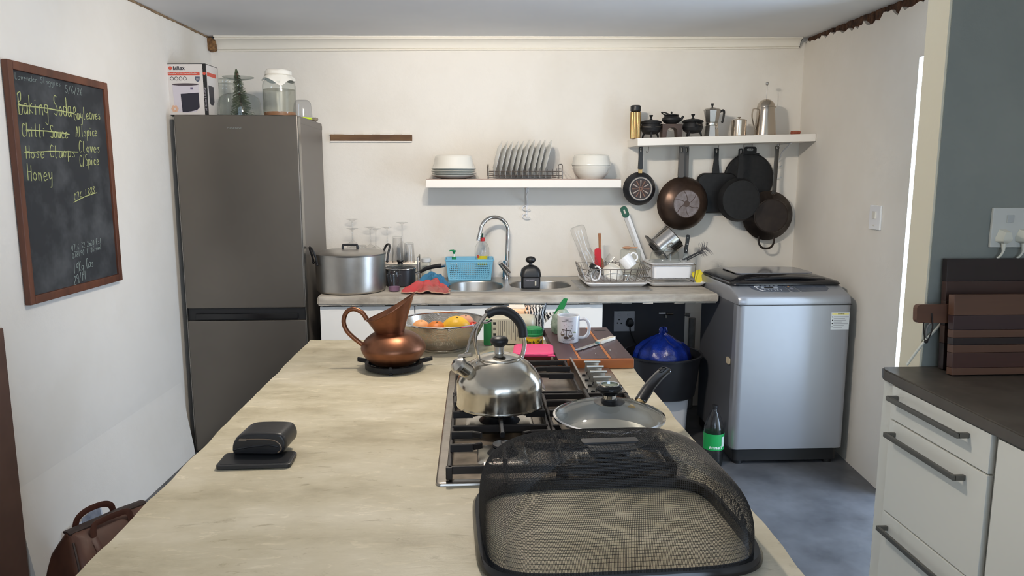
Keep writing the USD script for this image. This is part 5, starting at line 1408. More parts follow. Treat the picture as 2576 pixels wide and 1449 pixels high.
obj('sticker_title', text('WARNING', 0.0052, (stx + 0.034, -0.0016, stz + 0.082)), INK, wa)
for k in range(7):
    obj('sticker_line', bx(stx + 0.014, stx + (0.094, 0.074, 0.082, 0.058, 0.094, 0.07, 0.062)[k], -0.0016, 0.0, stz + 0.068 - 0.0095 * k, stz + 0.0705 - 0.0095 * k), M('sticker_grey', (150, 152, 158), 0.6), wa)
for k in range(4):
    obj('sticker_symbol', T(cyl(0.003, 0, 0.0008, n=10), (stx + 0.007, -0.0010, stz + 0.068 - 0.0175 * k), (90, 0, 0)), INK, wa)

# switch on the right wall
sw = thing('light_switch', 'white light switch on the side wall by the doorway', 'switch', (rwx(3.62), 3.62, 1.348), rotz=-4.96)
obj('plate', box(0.010, 0.122, 0.122, (-0.005, 0, 0), 0.003), PORCW, sw)
obj('rocker', box(0.008, 0.034, 0.036, (-0.012, 0.0, 0.012), 0.002), PORC, sw)
obj('screw_cover', box(0.003, 0.020, 0.006, (-0.011, 0.0, -0.040), 0.001), PORC, sw)

# ---------------------------------------------------------------- right counter
rt_ = thing('dark_worktop', 'dark stone-look worktop beside the dividing wall', 'worktop')
q = Polygon([(1.408, 2.412), (1.395, 2.38), (1.392, 2.0), (1.389, 1.6), (1.390, 0.7), (2.048, 0.7), (2.048, 2.412)])
obj('slab', cat(extr(q, 0.030, 0.865), extr(q.buffer(-0.004), 0.038, 0.861)), DARKCONC, rt_, smooth=False)
dc = thing('drawer_cabinet', 'cream cabinet with three drawers under the dark worktop', 'cabinet', (1.418, 0, 0))
obj('body', bx(0.0, 0.60, 1.845, 2.330, 0.09, 0.858), CREAM, dc)
BARH = M('handle_bar', (104, 102, 96), 0.4, 0.6)
for (z0, z1, hz) in ((0.744, 0.857, 0.823), (0.418, 0.739, 0.697), (0.10, 0.413, 0.365)):
    d = obj('drawer', bx(-0.019, -0.001, 1.848, 2.328, z0, z1, 0.002), CREAM, dc)
    hm = cat(box(0.010, 0.366, 0.016, (-0.052, 2.115, hz), 0.002), box(0.034, 0.012, 0.016, (-0.036, 2.292, hz), 0.002), box(0.034, 0.012, 0.016, (-0.036, 1.938, hz), 0.002))
    obj('handle', hm, BARH, d)
obj('plinth', bx(0.03, 0.05, 1.845, 2.330, 0.0, 0.09), M('plinth_grey', (0, 0, 0)), dc)
dc2 = thing('door_cabinet', 'cream cabinet with a plain handleless door beside the drawer cabinet', 'cabinet', (1.418, 0, 0))
obj('body', bx(0.0, 0.60, 1.10, 1.838, 0.09, 0.858), CREAM, dc2)
obj('door', bx(-0.019, -0.001, 1.22, 1.822, 0.10, 0.855, 0.002), CREAM, dc2)
obj('edge_strip', bx(-0.004, 0.02, 1.826, 1.840, 0.09, 0.857), M('edge_grey', (126, 120, 106), 0.6), dc2)
obj('plinth', bx(0.03, 0.05, 1.10, 1.838, 0.0, 0.09), M('plinth_grey', (0, 0, 0)), dc2)
fl = thing('end_filler', 'cream filler strip between the drawers and the dividing wall', 'panel', (1.418, 0, 0))
obj('panel', bx(0.002, 0.30, 2.332, 2.414, 0.0, 0.858), CREAM, fl)

# boards leaning against the dividing wall
DW = 0.9035
bb1 = thing('cutting_board', 'tall dark walnut cutting board, rear of the leaning boards', 'cutting board', (1.585, 2.352, DW), rot=(-4, 0, 0))
for k, (z0, z1, cc) in enumerate(((0.0, 0.09, 'a'), (0.09, 0.15, 'b'), (0.15, 0.205, 'a'), (0.205, 0.235, 'b'), (0.235, 0.30, 'c'), (0.30, 0.376, 'a'))):
    mt = {'a': M('walnut_dark', (40, 28, 28), 0.4, col2=(32, 23, 23), ns=9, stretch=(0.1, 1, 1)), 'b': M('walnut_mid', (70, 48, 38), 0.4, col2=(54, 38, 31), ns=9, stretch=(0.1, 1, 1)), 'c': M('walnut_red', (68, 44, 36), 0.4, col2=(52, 34, 30), ns=9, stretch=(0.1, 1, 1))}[cc]
    obj('plank', bx(0.0, 0.42, 0.0, 0.026, z0, z1 - 0.0006, 0.001), mt, bb1)
bb2 = thing('cutting_board', 'wooden paddle board whose handle with a thong sticks out sideways', 'cutting board', (1.600, 2.320, DW), rot=(-4, 0, 0))
obj('board', T(extr(rrect(0.36, 0.24, 0.02, (0.18, 0.13)), 0.020), (0, 0.024, 0), (90, 0, 0)), M('walnut_mid', (0, 0, 0)), bb2)
obj('handle', T(extr(rrect(0.135, 0.062, 0.014, (-0.064, 0.196)), 0.022), (0, 0.025, 0), (90, 0, 0)), M('paddle_wood', (106, 70, 50), 0.45, col2=(84, 54, 40), ns=9, stretch=(0.15, 1, 1)), bb2)
thg = tube(spl([(-0.082, 0.002, 0.198), (-0.080, -0.003, 0.150), (-0.094, -0.004, 0.110), (-0.100, -0.002, 0.103), (-0.106, -0.004, 0.115), (-0.110, -0.003, 0.150), (-0.108, 0.001, 0.168)], 6), 0.0022, 6)
obj('thong', cat(thg, blob(0.007, 0.006, 0.006, (-0.100, -0.003, 0.104), 2)), M('leather_dark', (36, 30, 26), 0.8), bb2)
bb3 = thing('cutting_board', 'striped multi-wood cutting board, front of the leaning boards', 'cutting board', (1.568, 2.278, DW), rot=(-5, 0, 0))
STRP = {'l': M('board_light', (104, 72, 54), 0.42, col2=(86, 58, 44), ns=8, stretch=(0.1, 1, 1)), 'd': M('walnut_dark', (0, 0, 0)), 'p': M('board_plum', (62, 42, 42), 0.42, col2=(50, 34, 34), ns=8, stretch=(0.1, 1, 1)), 'r': M('board_red', (78, 48, 40), 0.42, col2=(64, 38, 32), ns=8, stretch=(0.1, 1, 1))}
zc = 0.0
for k, (h_, cc) in enumerate(((0.024, 'l'), (0.050, 'r'), (0.026, 'l'), (0.024, 'd'), (0.026, 'l'), (0.048, 'p'), (0.068, 'l'))):
    obj('plank', bx(0.0, 0.44, 0.0, 0.030, zc, zc + h_ - 0.0006, 0.0012), STRP[cc], bb3)
    zc += h_
so2 = thing('wall_socket', 'white socket plate on the grey dividing wall', 'socket', (1.830, 2.416, 1.380))
obj('plate', box(0.165, 0.012, 0.134, (0, -0.006, 0), 0.003), M('socket_cream', (206, 206, 198), 0.4), so2)
for x in (-0.022, 0.048):
    obj('switch', box(0.024, 0.008, 0.026, (x, -0.013, 0.030), 0.002), M('socket_switch', (186, 188, 184), 0.4), so2)
PLUGM = M('plug_cream', (222, 220, 204), 0.4)
for k, (x, lab) in enumerate(((1.786, 'white plug with a trailing cable in the dividing wall socket'), (1.856, 'second white plug, at the outer end of the dividing wall socket'))):
    p = thing('power_plug', lab, 'plug', (x, 2.4035, 1.348))
    obj('plug', hull([(sx * w, y, z) for sx in (-1, 1) for (w, y, z) in ((0.013, 0, 0.026), (0.024, 0, -0.002), (0.022, 0, -0.014), (0.009, 0, -0.020), (0.009, -0.030, 0.018), (0.016, -0.030, -0.004), (0.014, -0.028, -0.012), (0.007, -0.02, -0.02))]), PLUGM, p)
    obj('strain_relief', tube([(0, -0.010, -0.018), (0, -0.012, -0.046)], [0.0075, 0.005], 10), PLUGM, p)
    P = [(0, -0.012, -0.044), (-0.003, -0.011, -0.055), (-0.010, -0.009, -0.066), (-0.016, -0.007, -0.072)]
    obj('cable', tube(spl(P, 5), 0.0038, 8), PLUGM, p)
cb_ = thing('white_cable', 'white cable rising from the dark worktop behind the boards', 'cable', (0, 0, 0))
obj('cable', tube(spl([(1.492, 2.408, 0.905), (1.520, 2.406, 0.95), (1.552, 2.406, 0.995), (1.585, 2.408, 1.03), (1.62, 2.410, 1.07)], 6), 0.0045, 8), PLUGM, cb_)
cb2 = thing('grey_cable', 'thin grey looped cable behind the paddle board handle', 'cable', (0, 0, 0))
obj('cable', tube(spl([(1.60, 2.404, 1.065), (1.560, 2.402, 1.052), (1.548, 2.400, 1.03), (1.552, 2.402, 1.00), (1.558, 2.404, 0.985)], 6), 0.0022, 6), M('cable_grey', (128, 126, 124), 0.5), cb2)

# ---------------------------------------------------------------- the hob
IT = 0.9005
HOBS = M('hob_steel', (164, 157, 148), 0.3, 1.0, brough=0.06, ns=6)
HOBT = M('hob_tray', (150, 139, 126), 0.32, 1.0, brough=0.06, ns=8)
hb = thing('gas_hob', 'stainless steel five burner gas hob set in the island top', 'hob', (0.1845, 1.954, IT))
HX, HY = 0.545, 0.934
obj('plate', loft([ring2(HX, HY, 0.012, 0.0), ring2(HX - 0.002, HY - 0.002, 0.012, 0.004), ring2(HX - 0.012, HY - 0.012, 0.010, 0.0075)]), HOBS, hb)
for (x0, x1, y0, y1) in ((-0.245, -0.004, -0.455, 0.075), (0.004, 0.245, -0.455, 0.075), (-0.245, 0.118, 0.092, 0.455)):
    ex = rrect(x1 - x0, y1 - y0, 0.014, ((x0 + x1) / 2, (y0 + y1) / 2))
    obj('burner_tray', extr(ex, 0.0018, 0.0075), HOBT, hb)
ridge = sbox(0.133, 0.086, 0.139, 0.458)
obj('splash_ridge', extr(ridge, 0.040, 0.006), HOBS, hb)
BOSS = M('boss_steel', (196, 190, 180), 0.22, 1.0)
CAPB = M('burner_black', (28, 28, 32), 0.35)
ZT = 0.0535
burn = [(-0.1225, -0.320, 0.030), (-0.1225, -0.085, 0.044), (0.1245, -0.330, 0.040), (0.1245, -0.085, 0.034), (-0.065, 0.272, 0.046)]
for i, (x, y, r) in enumerate(burn):
    R = r * 2.05
    obj('burner_boss', loft([T(trimesh.Trimesh(ring2(R * 2, R * 2, 0.022, 0.0085, 3)), (x, y, 0)).vertices, T(trimesh.Trimesh(ring2(R * 1.7, R * 1.7, 0.02, 0.0150, 3)), (x, y, 0)).vertices], cap0=False), BOSS, hb)
    b = obj('burner', lathe([(r * 1.25, 0.0145), (r * 1.1, 0.019), (r * 0.92, 0.026), (r * 0.86, 0.031), (0, 0.031)], 40, (x, y, 0)), CAPB, hb)
    obj('burner_cap', lathe([(0, 0.0312), (r * 0.80, 0.0312), (r * 0.84, 0.0335), (r * 0.80, 0.0372), (r * 0.4, 0.0385), (0, 0.0387)], 40, (x, y, 0)), M('burner_brown', (72, 56, 48), 0.5, 0.3) if i == 3 else CAPB, b)
KN = M('knob_silver', (198, 196, 188), 0.3, 0.9)
for k in range(5):
    x, y = 0.198, 0.385 - 0.0625 * k
    kb = obj('knob', lathe([(0.019, 0.0076), (0.018, 0.013), (0.014, 0.017), (0, 0.018)], 28, (x, y, 0)), BLACK, hb)
    web = Polygon([(-0.024, 0.0), (0.024, 0.0), (0.024, 0.006), (0.019, 0.010), (0.022, 0.030), (-0.022, 0.030), (-0.024, 0.010)])
    obj('knob_web', T(extr(web, 0.006, -0.003), (x, y, 0.0165), (90, 0, 0)), KN, kb)
    obj('knob_bar', tube([(x - 0.027, y, 0.048), (x + 0.027, y, 0.048)], 0.0042, 10), KN, kb)
    obj('knob_pointer', T(extr(Polygon([(-0.006, -0.004), (0.006, -0.004), (0, 0.007)]), 0.004), (x - 0.030, y - 0.018, 0.0076)), BLACK, kb)


def pan_support(label, x0, x1, y0, y1, burners):
    g = thing('pan_support', label, 'pan support', (0.1845, 1.954, IT))
    w, z = 0.009, ZT
    H = 0.016
    for a, b in (((x0, y0), (x1, y0)), ((x1, y0), (x1, y1)), ((x1, y1), (x0, y1)), ((x0, y1), (x0, y0))):
        obj('frame_bar', bar((a[0], a[1], z - 0.016), (b[0], b[1], z - 0.016), w, H), GRATE, g)
    for x in (x0, x1):
        for y in (y0, y1):
            obj('foot', bx(x - 0.007, x + 0.007, y - 0.007, y + 0.007, 0.0097, z - 0.016, 0.002), GRATE, g)
    for (cx, cy, r) in burners:
        for k, (dx, dy) in enumerate(((1, 0), (-1, 0), (0, 1), (0, -1))):
            if dx:
                ex = x1 if dx > 0 else x0
                for off in (-0.042, 0.042):
                    p0, p1 = (ex, cy + off, z), (cx + dx * (0.050 if abs(ex - cx) > 0.1 else 0.03), cy + off * 0.75, z)
                    mid = (ex + (cx - ex) * 0.42, cy + off, z)
                    obj('finger', cat(bar(p0, mid, 0.009, 0.017), bar(mid, p1, 0.009, 0.0135)), GRATE, g)
            else:
                ey = y1 if dy > 0 else y0
                if abs(ey - cy) > 0.19:
                    ey = cy + dy * 0.125
                p0, p1 = (cx, ey, z - 0.002), (cx, cy + dy * 0.030, z)
                obj('finger', bar(p0, p1, 0.010, 0.0125), GRATE, g)
    if len(burners) == 2:
        ym = (burners[0][1] + burners[1][1]) / 2
        obj('frame_bar', bar((x0, ym, z - 0.012), (x1, ym, z - 0.012), w, H), GRATE, g)
    return g


pan_support('black iron pan support under the kettle', -0.243, -0.006, -0.452, 0.070, [burn[0], burn[1]])
pan_support('black iron pan support under the lidded frying pan', 0.006, 0.243, -0.452, 0.070, [burn[2], burn[3]])
pan_support('black iron pan support behind the kettle, beside the knobs', -0.243, 0.116, 0.094, 0.452, [burn[4]])

# ---------------------------------------------------------------- kettle
KZ = IT + ZT + 0.0008
ke = thing('kettle', 'stainless steel whistling kettle with black grip on the hob', 'kettle', (0.062, 1.880, KZ))
KST = M('kettle_steel', (206, 200, 188), 0.17, 1.0, brough=0.06, ns=7, bump=0.03, bs=30)
obj('body', lathe([(0, 0), (0.108, 0.0), (0.1135, 0.002), (0.1135, 0.007), (0.112, 0.009), (0.1125, 0.050), (0.1115, 0.066), (0.107, 0.078), (0.096, 0.094), (0.078, 0.113), (0.060, 0.124), (0.056, 0.1255), (0, 0.1255)], 80), KST, ke, smooth=50)
obj('lid', lathe([(0.0565, 0.1250), (0.0565, 0.1275), (0.054, 0.1290), (0.040, 0.1345), (0.016, 0.139), (0, 0.1395)], 60), KST, ke, smooth=60)
kb_ = obj('lid_stem', lathe([(0.013, 0.138), (0.012, 0.146), (0.0125, 0.158), (0.0, 0.158)], 28), STEEL, ke)
obj('lid_knob', lathe([(0.0, 0.155), (0.012, 0.156), (0.0225, 0.166), (0.0240, 0.174), (0.019, 0.181), (0.008, 0.184), (0, 0.1845)], 36), BLACK, kb_, smooth=60)
spd = np.array([-0.74, -0.30, 0.60]); spd /= np.linalg.norm(spd)
s0 = np.array([-0.072, -0.030, 0.092])
obj('spout', tube([s0 - spd * 0.022, s0, s0 + spd * 0.006, s0 + spd * 0.040], [0.027, 0.0235, 0.0205, 0.0200], 24), KST, ke, smooth=40)
c1 = s0 + spd * 0.040
cap = obj('spout_cap', tube([c1, c1 + spd * 0.001, c1 + spd * 0.010, c1 + spd * 0.019, c1 + spd * 0.021], [0.0195, 0.0225, 0.0218, 0.0120, 0.003], 24), STEEL, ke, smooth=40)
obj('whistle_hole', tube([c1 + spd * 0.020, c1 + spd * 0.0225], 0.0035, 10), BLACK, cap)
obj('cap_hinge', tube([c1 + (-0.004, 0.012, 0.022), c1 + (0.030, -0.002, 0.030)], 0.0055, 8), STEEL, ke)
# handle in the plane of the spout
hd_ = np.array([0.965, 0.26, 0.0])


def hp(u, z):
    return np.array([hd_[0] * u, hd_[1] * u, z])


obj('rear_arm', tube(spl([hp(0.062, 0.122), hp(0.066, 0.135), hp(0.070, 0.160), hp(0.066, 0.185)], 6), 1.0, 10, flat=(0.0045, 0.0110), up=tuple(hd_)), STEEL, ke)
obj('front_arm', tube(spl([hp(-0.060, 0.115), hp(-0.056, 0.130), hp(-0.064, 0.165), hp(-0.062, 0.205), hp(-0.040, 0.238), hp(-0.030, 0.246)], 6), 1.0, 10, flat=(0.0045, 0.0110), up=(0.9, 0.2, 0.4)), STEEL, ke)
gp = spl([hp(-0.034, 0.243), hp(-0.012, 0.252), hp(0.016, 0.250), hp(0.044, 0.232), hp(0.062, 0.205), hp(0.066, 0.178)], 7)
obj('grip', tube(gp, np.array([0.9] + [1.0] * (len(gp) - 2) + [0.95]), 14, flat=(0.0115, 0.0125), up=(-0.26, 0.965, 0)), M('grip_black', (34, 33, 34), 0.5), ke, smooth=50)
obj('trigger', tube(spl([hp(-0.050, 0.226), hp(-0.036, 0.222), hp(-0.020, 0.228)], 5), 1.0, 8, flat=(0.003, 0.008), up=(0, 0, 1)), STEEL, ke)
obj('lever_rod', tube(spl([hp(-0.058, 0.222), hp(-0.074, 0.196), hp(-0.088, 0.150), c1 + (0.012, 0.006, 0.026)], 5), 1.0, 8, flat=(0.0025, 0.0085), up=tuple(hd_)), STEEL, ke)
for u, z in ((-0.061, 0.117), (0.0625, 0.122)):
    obj('rivet', blob(0.0055, 0.0055, 0.0055, hp(u, z) + np.array([0, -0.010, 0.002]), 2), STEEL, ke)

# ---------------------------------------------------------------- frying pan with a glass lid
fpn = thing('lidded_pan', 'frying pan with a domed glass lid and black handle on the hob', 'frying pan', (0.308, 1.630, KZ))
obj('body', lathe([(0, 0), (0.098, 0), (0.104, 0.004), (0.124, 0.042), (0.127, 0.045), (0.122, 0.045), (0.101, 0.006), (0, 0.004)], 64), M('pan_pale', (172, 170, 166), 0.35, 0.6), fpn)
obj('lid', lathe([(0.126, 0.0465), (0.118, 0.053), (0.095, 0.065), (0.065, 0.075), (0.03, 0.0805), (0.0, 0.082)], 64), GLASSG, fpn, smooth=60)
obj('lid_rim', lathe([(0.1245, 0.0455), (0.1295, 0.0460), (0.1295, 0.0500), (0.1245, 0.0515)], 64, closed=True), CHROME, fpn)
obj('knob_flange', lathe([(0, 0.0815), (0.012, 0.0812), (0.034, 0.0795), (0.036, 0.0815), (0.018, 0.0865), (0.016, 0.090), (0, 0.090)], 44), BLACK, fpn)
obj('knob_band', cyl(0.0165, 0.090, 0.0985, n=36), CHROME, fpn)
kn2 = obj('knob', lathe([(0, 0.098), (0.017, 0.098), (0.020, 0.102), (0.029, 0.108), (0.031, 0.114), (0.028, 0.120), (0.022, 0.1225), (0.0215, 0.119), (0, 0.119)], 12), BLACKG, fpn, smooth=60)
obj('knob_ring', lathe([(0.0195, 0.119), (0.0225, 0.121), (0.0225, 0.1240), (0.0195, 0.1232)], 36, closed=True), CHROME, kn2)
obj('knob_window', cyl(0.0195, 0.119, 0.1205, n=32), M('dial_green', (92, 112, 92), 0.1, col2=(60, 66, 60), ns=60), kn2)
hdv = np.array([0.62, 0.78])
P = [(hdv[0] * r, hdv[1] * r, z) for r, z in ((0.118, 0.030), (0.150, 0.034), (0.175, 0.040))]
obj('handle_neck', tube(P, [0.013, 0.011, 0.011], 10), M('neck_cream', (206, 178, 128), 0.35, 0.5), fpn)
P = [(hdv[0] * r, hdv[1] * r, z) for r, z in ((0.165, 0.040), (0.185, 0.050), (0.22, 0.066), (0.27, 0.080), (0.318, 0.088))]
obj('handle', tube(spl(P, 6), np.array([0.85] + [1.0] * 22 + [1.05, 0.9]), 12, flat=(0.0095, 0.0165), up=(0, 0, 1)), BLACKG, fpn)
obj('handle_slot', T(extr(LineString([(hdv[0] * 0.288, hdv[1] * 0.288), (hdv[0] * 0.306, hdv[1] * 0.306)]).buffer(0.0065).difference(LineString([(hdv[0] * 0.288, hdv[1] * 0.288), (hdv[0] * 0.306, hdv[1] * 0.306)]).buffer(0.0045)), 0.002), (0, 0, 0.0955)), BLACK, fpn)

# ---------------------------------------------------------------- mesh food cover
fc = thing('food_cover', 'black wire mesh food cover with a rounded top on the island', 'food cover', (0.2430, 1.279, IT), rotz=2.2)
A_, B_, HC = 0.236, 0.182, 0.158
NS_, NT_ = 190, 136


def dome_pt(s, t):
    s, t = np.asarray(s, float), np.asarray(t, float)
    rho = np.maximum(np.abs(s), np.abs(t))
    k = np.where(rho > 1e-9, rho / np.maximum((np.abs(s) ** 5 + np.abs(t) ** 5) ** 0.2, 1e-9), 1.0)
    ph = rho * PI / 2
    r = np.sin(ph) ** 0.80
    z = HC * np.maximum(np.cos(ph), 0) ** 0.62
    f = np.where(rho > 1e-9, r / np.maximum(rho, 1e-9), 1.0) * k
    return np.stack([A_ * s * f, B_ * t * f, z + 0.014], -1)


def wire_set(axis, count, seg, rw):
    q = np.linspace(-0.998, 0.998, seg)
    VV, FF, off = [], [], 0
    for w in np.linspace(-0.99, 0.99, count):
        P = dome_pt(np.full(seg, w), q) if axis == 0 else dome_pt(q, np.full(seg, w))
        tg = np.gradient(P, axis=0)
        tg /= np.linalg.norm(tg, axis=1, keepdims=True)
        up = P - np.array([0, 0, -0.15])
        u = np.cross(tg, up)
        u /= np.maximum(np.linalg.norm(u, axis=1, keepdims=True), 1e-9)
        w_ = np.cross(u, tg)
        R = np.concatenate([P + rw * (u * math.cos(a) + w_ * math.sin(a)) for a in (PI / 2, PI * 7 / 6, PI * 11 / 6)])
        i = np.arange(seg - 1)
        for j in range(3):
            a, b = j * seg + i, ((j + 1) % 3) * seg + i
            FF.append(np.stack([a, b, b + 1], 1) + off)
            FF.append(np.stack([a, b + 1, a + 1], 1) + off)
        VV.append(R)
        off += len(R)
    return trimesh.Trimesh(np.vstack(VV), np.vstack(FF), process=False)


MESHM = M('mesh_wire', (40, 38, 37), 0.45, 0.3)
obj('mesh_netting', cat(wire_set(0, NS_, 56, 0.00038), wire_set(1, NT_, 64, 0.00038)), MESHM, fc, smooth=False, kind='stuff')
def rim_ring(off, z, k=96):
    a = np.linspace(0, 2 * PI, k, endpoint=False)
    c, sn = np.cos(a), np.sin(a)
    return np.stack([(A_ + off) * np.sign(c) * np.abs(c) ** 0.4, (B_ + off) * np.sign(sn) * np.abs(sn) ** 0.4, np.full(k, z)], 1)


obj('rim', loft([rim_ring(0.009, 0.0), rim_ring(0.013, 0.004), rim_ring(0.013, 0.012), rim_ring(0.008, 0.019), rim_ring(-0.002, 0.019), rim_ring(-0.004, 0.0), rim_ring(0.009, 0.0)], False, False), BLACKG, fc, smooth=40)
ztop = HC + 0.0145
HGR = M('cover_handle', (44, 43, 43), 0.45)
obj('handle_plate', T(extr(rrect(0.104, 0.022, 0.005), 0.0035), (0, -0.004, ztop - 0.001)), HGR, fc)
obj('handle', T(extr(rrect(0.086, 0.030, 0.007), 0.004), (0, -0.026, ztop - 0.0055), (5, 0, 0)), HGR, fc, label='grey handle folded flat')

# ---------------------------------------------------------------- copper jug on an iron trivet
tv2 = thing('iron_trivet', 'black cast iron ring trivet under the copper jug', 'trivet', (-0.280, 2.475, IT))
obj('ring', lathe([(0.086, 0.006), (0.098, 0.006), (0.098, 0.022), (0.086, 0.022)], 56, closed=True), IRON, tv2)
obj('ring', lathe([(0.054, 0.002), (0.062, 0.002), (0.062, 0.009), (0.054, 0.009)], 48, closed=True), IRON, tv2)
for a in (18, 90, 162, 270):
    c, s = math.cos(math.radians(a)), math.sin(math.radians(a))
    L = 0.135 if a in (18, 162) else 0.104
    obj('arm', bar((c * 0.088, s * 0.088, 0.024), (c * L, s * L, 0.030), 0.010, 0.014), IRON, tv2)
    obj('foot', bx(c * 0.094 - 0.006, c * 0.094 + 0.006, s * 0.094 - 0.006, s * 0.094 + 0.006, 0.0, 0.008, 0.002), IRON, tv2)
    obj('spoke', bar((c * 0.060, s * 0.060, 0.009), (c * 0.090, s * 0.090, 0.013), 0.008, 0.007), IRON, tv2)
COP = M('copper', (146, 100, 76), 0.38, 1.0, col2=(122, 82, 62), ns=10, det=5, brough=0.07, bump=0.06, bs=24)
jg = thing('copper_jug', 'dull copper jug with a flared slanted spout and loop handle', 'jug', (-0.280, 2.475, IT + 0.0115))
belly = [(0.0, 0.0), (0.045, 0.0), (0.066, 0.006), (0.083, 0.018), (0.098, 0.034), (0.108, 0.052), (0.1105, 0.062), (0.107, 0.074), (0.093, 0.094), (0.075, 0.108), (0.058, 0.115), (0.046, 0.118), (0.0, 0.118)]
obj('belly', lathe(belly, 80), COP, jg, smooth=45)
rings = []
for i, f in enumerate(np.linspace(0, 1, 12)):
    a0, a1 = 0.048, 0.082
    rr = a0 + (a1 - a0) * f ** 1.15
    ring_ = []
    for a in np.linspace(0, 2 * PI, 72, endpoint=False):
        zb, zt = 0.111, 0.197 + 0.047 * math.cos(a) + 0.006 * math.cos(2 * a)
        ring_.append((-0.012 + 0.006 * f + rr * math.cos(a), rr * 0.86 * math.sin(a), zb + (zt - zb) * f))
    rings.append(np.array(ring_))
inner = [r * np.array([0.975, 0.975, 1]) - np.array([0, 0, 0.0]) for r in rings[::-1]]
obj('spout_collar', loft(rings + inner, False, False), COP, jg, smooth=40)
obj('lip', tube(rings[-1], 0.0022, 6, closed=True), COP, jg)
obj('handle', tube(spl([(-0.088, 0, 0.160), (-0.104, 0, 0.184), (-0.132, 0, 0.196), (-0.156, 0, 0.184), (-0.166, 0, 0.154), (-0.158, 0, 0.124), (-0.138, 0, 0.100), (-0.115, 0, 0.080), (-0.097, 0, 0.066)], 7), 0.0078, 12), COP, jg, smooth=60)

# ---------------------------------------------------------------- colander of fruit
co = thing('colander', 'stainless steel mesh colander full of fruit', 'colander', (-0.123, 2.765, IT))
n = {'p': ('principled_bsdf', dict(metallic=1.0, roughness=0.28, base_color=lin((196, 188, 176)))), 'tc': ('texture_coordinate', {}),
     'vo': ('voronoi_texture', dict(scale=330.0, randomness=0.12)), 'mr': ('map_range', dict(from_min=0.36, from_max=0.42, to_min=0.0, to_max=1.0, clamp=True)),
     'tr': ('transparent_bsdf', {}), 'mx': ('mix_closure', {})}
PERF = usdkit.material(stage, '/World/Looks/perforated_steel', n, [('tc.object', 'vo.vector'), ('vo.distance', 'mr.value'), ('mr.result', 'mx.fac'), ('tr.BSDF', 'mx.closure1'), ('p.BSDF', 'mx.closure2')], surface='mx.closure')
wallp = [(0.088, 0.010), (0.105, 0.016), (0.128, 0.040), (0.148, 0.080), (0.159, 0.108)]
obj('mesh_wall', lathe(wallp + [(r - 0.0012, z) for r, z in wallp[::-1]], 72, closed=True), PERF, co, smooth=60)
obj('rim', tube([(0.1605 * math.cos(a), 0.1605 * math.sin(a), 0.110) for a in np.linspace(0, 2 * PI, 72, endpoint=False)], 0.0038, 8, closed=True), CHROME, co)
obj('foot', lathe([(0.0, 0.010), (0.090, 0.010), (0.092, 0.008), (0.088, 0.0), (0.084, 0.0), (0.080, 0.007), (0.0, 0.008)], 56), STEEL, co)
for a in (100, 280):
    c, s = math.cos(math.radians(a)), math.sin(math.radians(a))
    obj('rim_rivet', blob(0.006, 0.006, 0.006, (0.158 * c, 0.158 * s, 0.102), 2), CHROME, co)
ORG = M('orange_peel', (234, 136, 52), 0.4, col2=(222, 118, 44), ns=30, bump=0.25, bs=160, bd=0.001)
fruit = [('orange', 'orange nearest the copper jug in the colander', 'orange', (-0.205, 2.735), 0.085, 0.034, M('peach_peel', (240, 170, 110), 0.5, bump=0.2, bs=160, bd=0.001)),
         ('orange', 'orange beside the big yellow lemon in the colander', 'orange', (-0.146, 2.710), 0.083, 0.037, ORG),
         ('lemon', 'large yellow lemon on top of the fruit', 'lemon', (-0.072, 2.715), 0.093, 0.044, M('lemon_peel', (246, 196, 52), 0.4, col2=(240, 180, 44), ns=12, bump=0.25, bs=130, bd=0.001)),
         ('peach', 'pale pink peach behind the yellow lemon', 'peach', (-0.040, 2.805), 0.088, 0.036, M('peach_skin', (226, 176, 140), 0.6, col2=(214, 142, 110), ns=9)),
         ('tomato', 'red tomato at the kettle side of the colander', 'tomato', (-0.008, 2.752), 0.083, 0.024, M('tomato_skin', (206, 64, 48), 0.25)),
         ('orange', 'orange low down beneath the lemon, seen through the mesh', 'orange', (-0.115, 2.795), 0.050, 0.036, ORG),
         ('lemon', 'lemon at the bottom of the colander, seen through the mesh', 'lemon', (-0.055, 2.730), 0.042, 0.030, M('lemon_peel', (0, 0, 0))),
         ('orange', 'orange at the bottom near the jug, seen through the mesh', 'orange', (-0.175, 2.780), 0.046, 0.032, ORG)]
for nm, lab, c_, (x, y), z, r, mt in fruit:
    f = thing(nm, lab, c_, (x, y, IT + z))
    b = trimesh.creation.icosphere(4, 1.0)
    if nm == 'lemon':
        v = np.array(b.vertices)
        v[:, 0] *= 1.10 + 0.12 * np.abs(v[:, 0]) ** 6
        b.vertices = v
    b.apply_scale((r, r, r * 0.94))
    obj('fruit', b, mt, f, smooth=True)
    obj('stem_scar', cyl(r * 0.09, 0.0, 0.0016, (r * 0.1, -r * 0.35, r * 0.862), n=12), M('stem_brown', (96, 82, 50), 0.8), f)

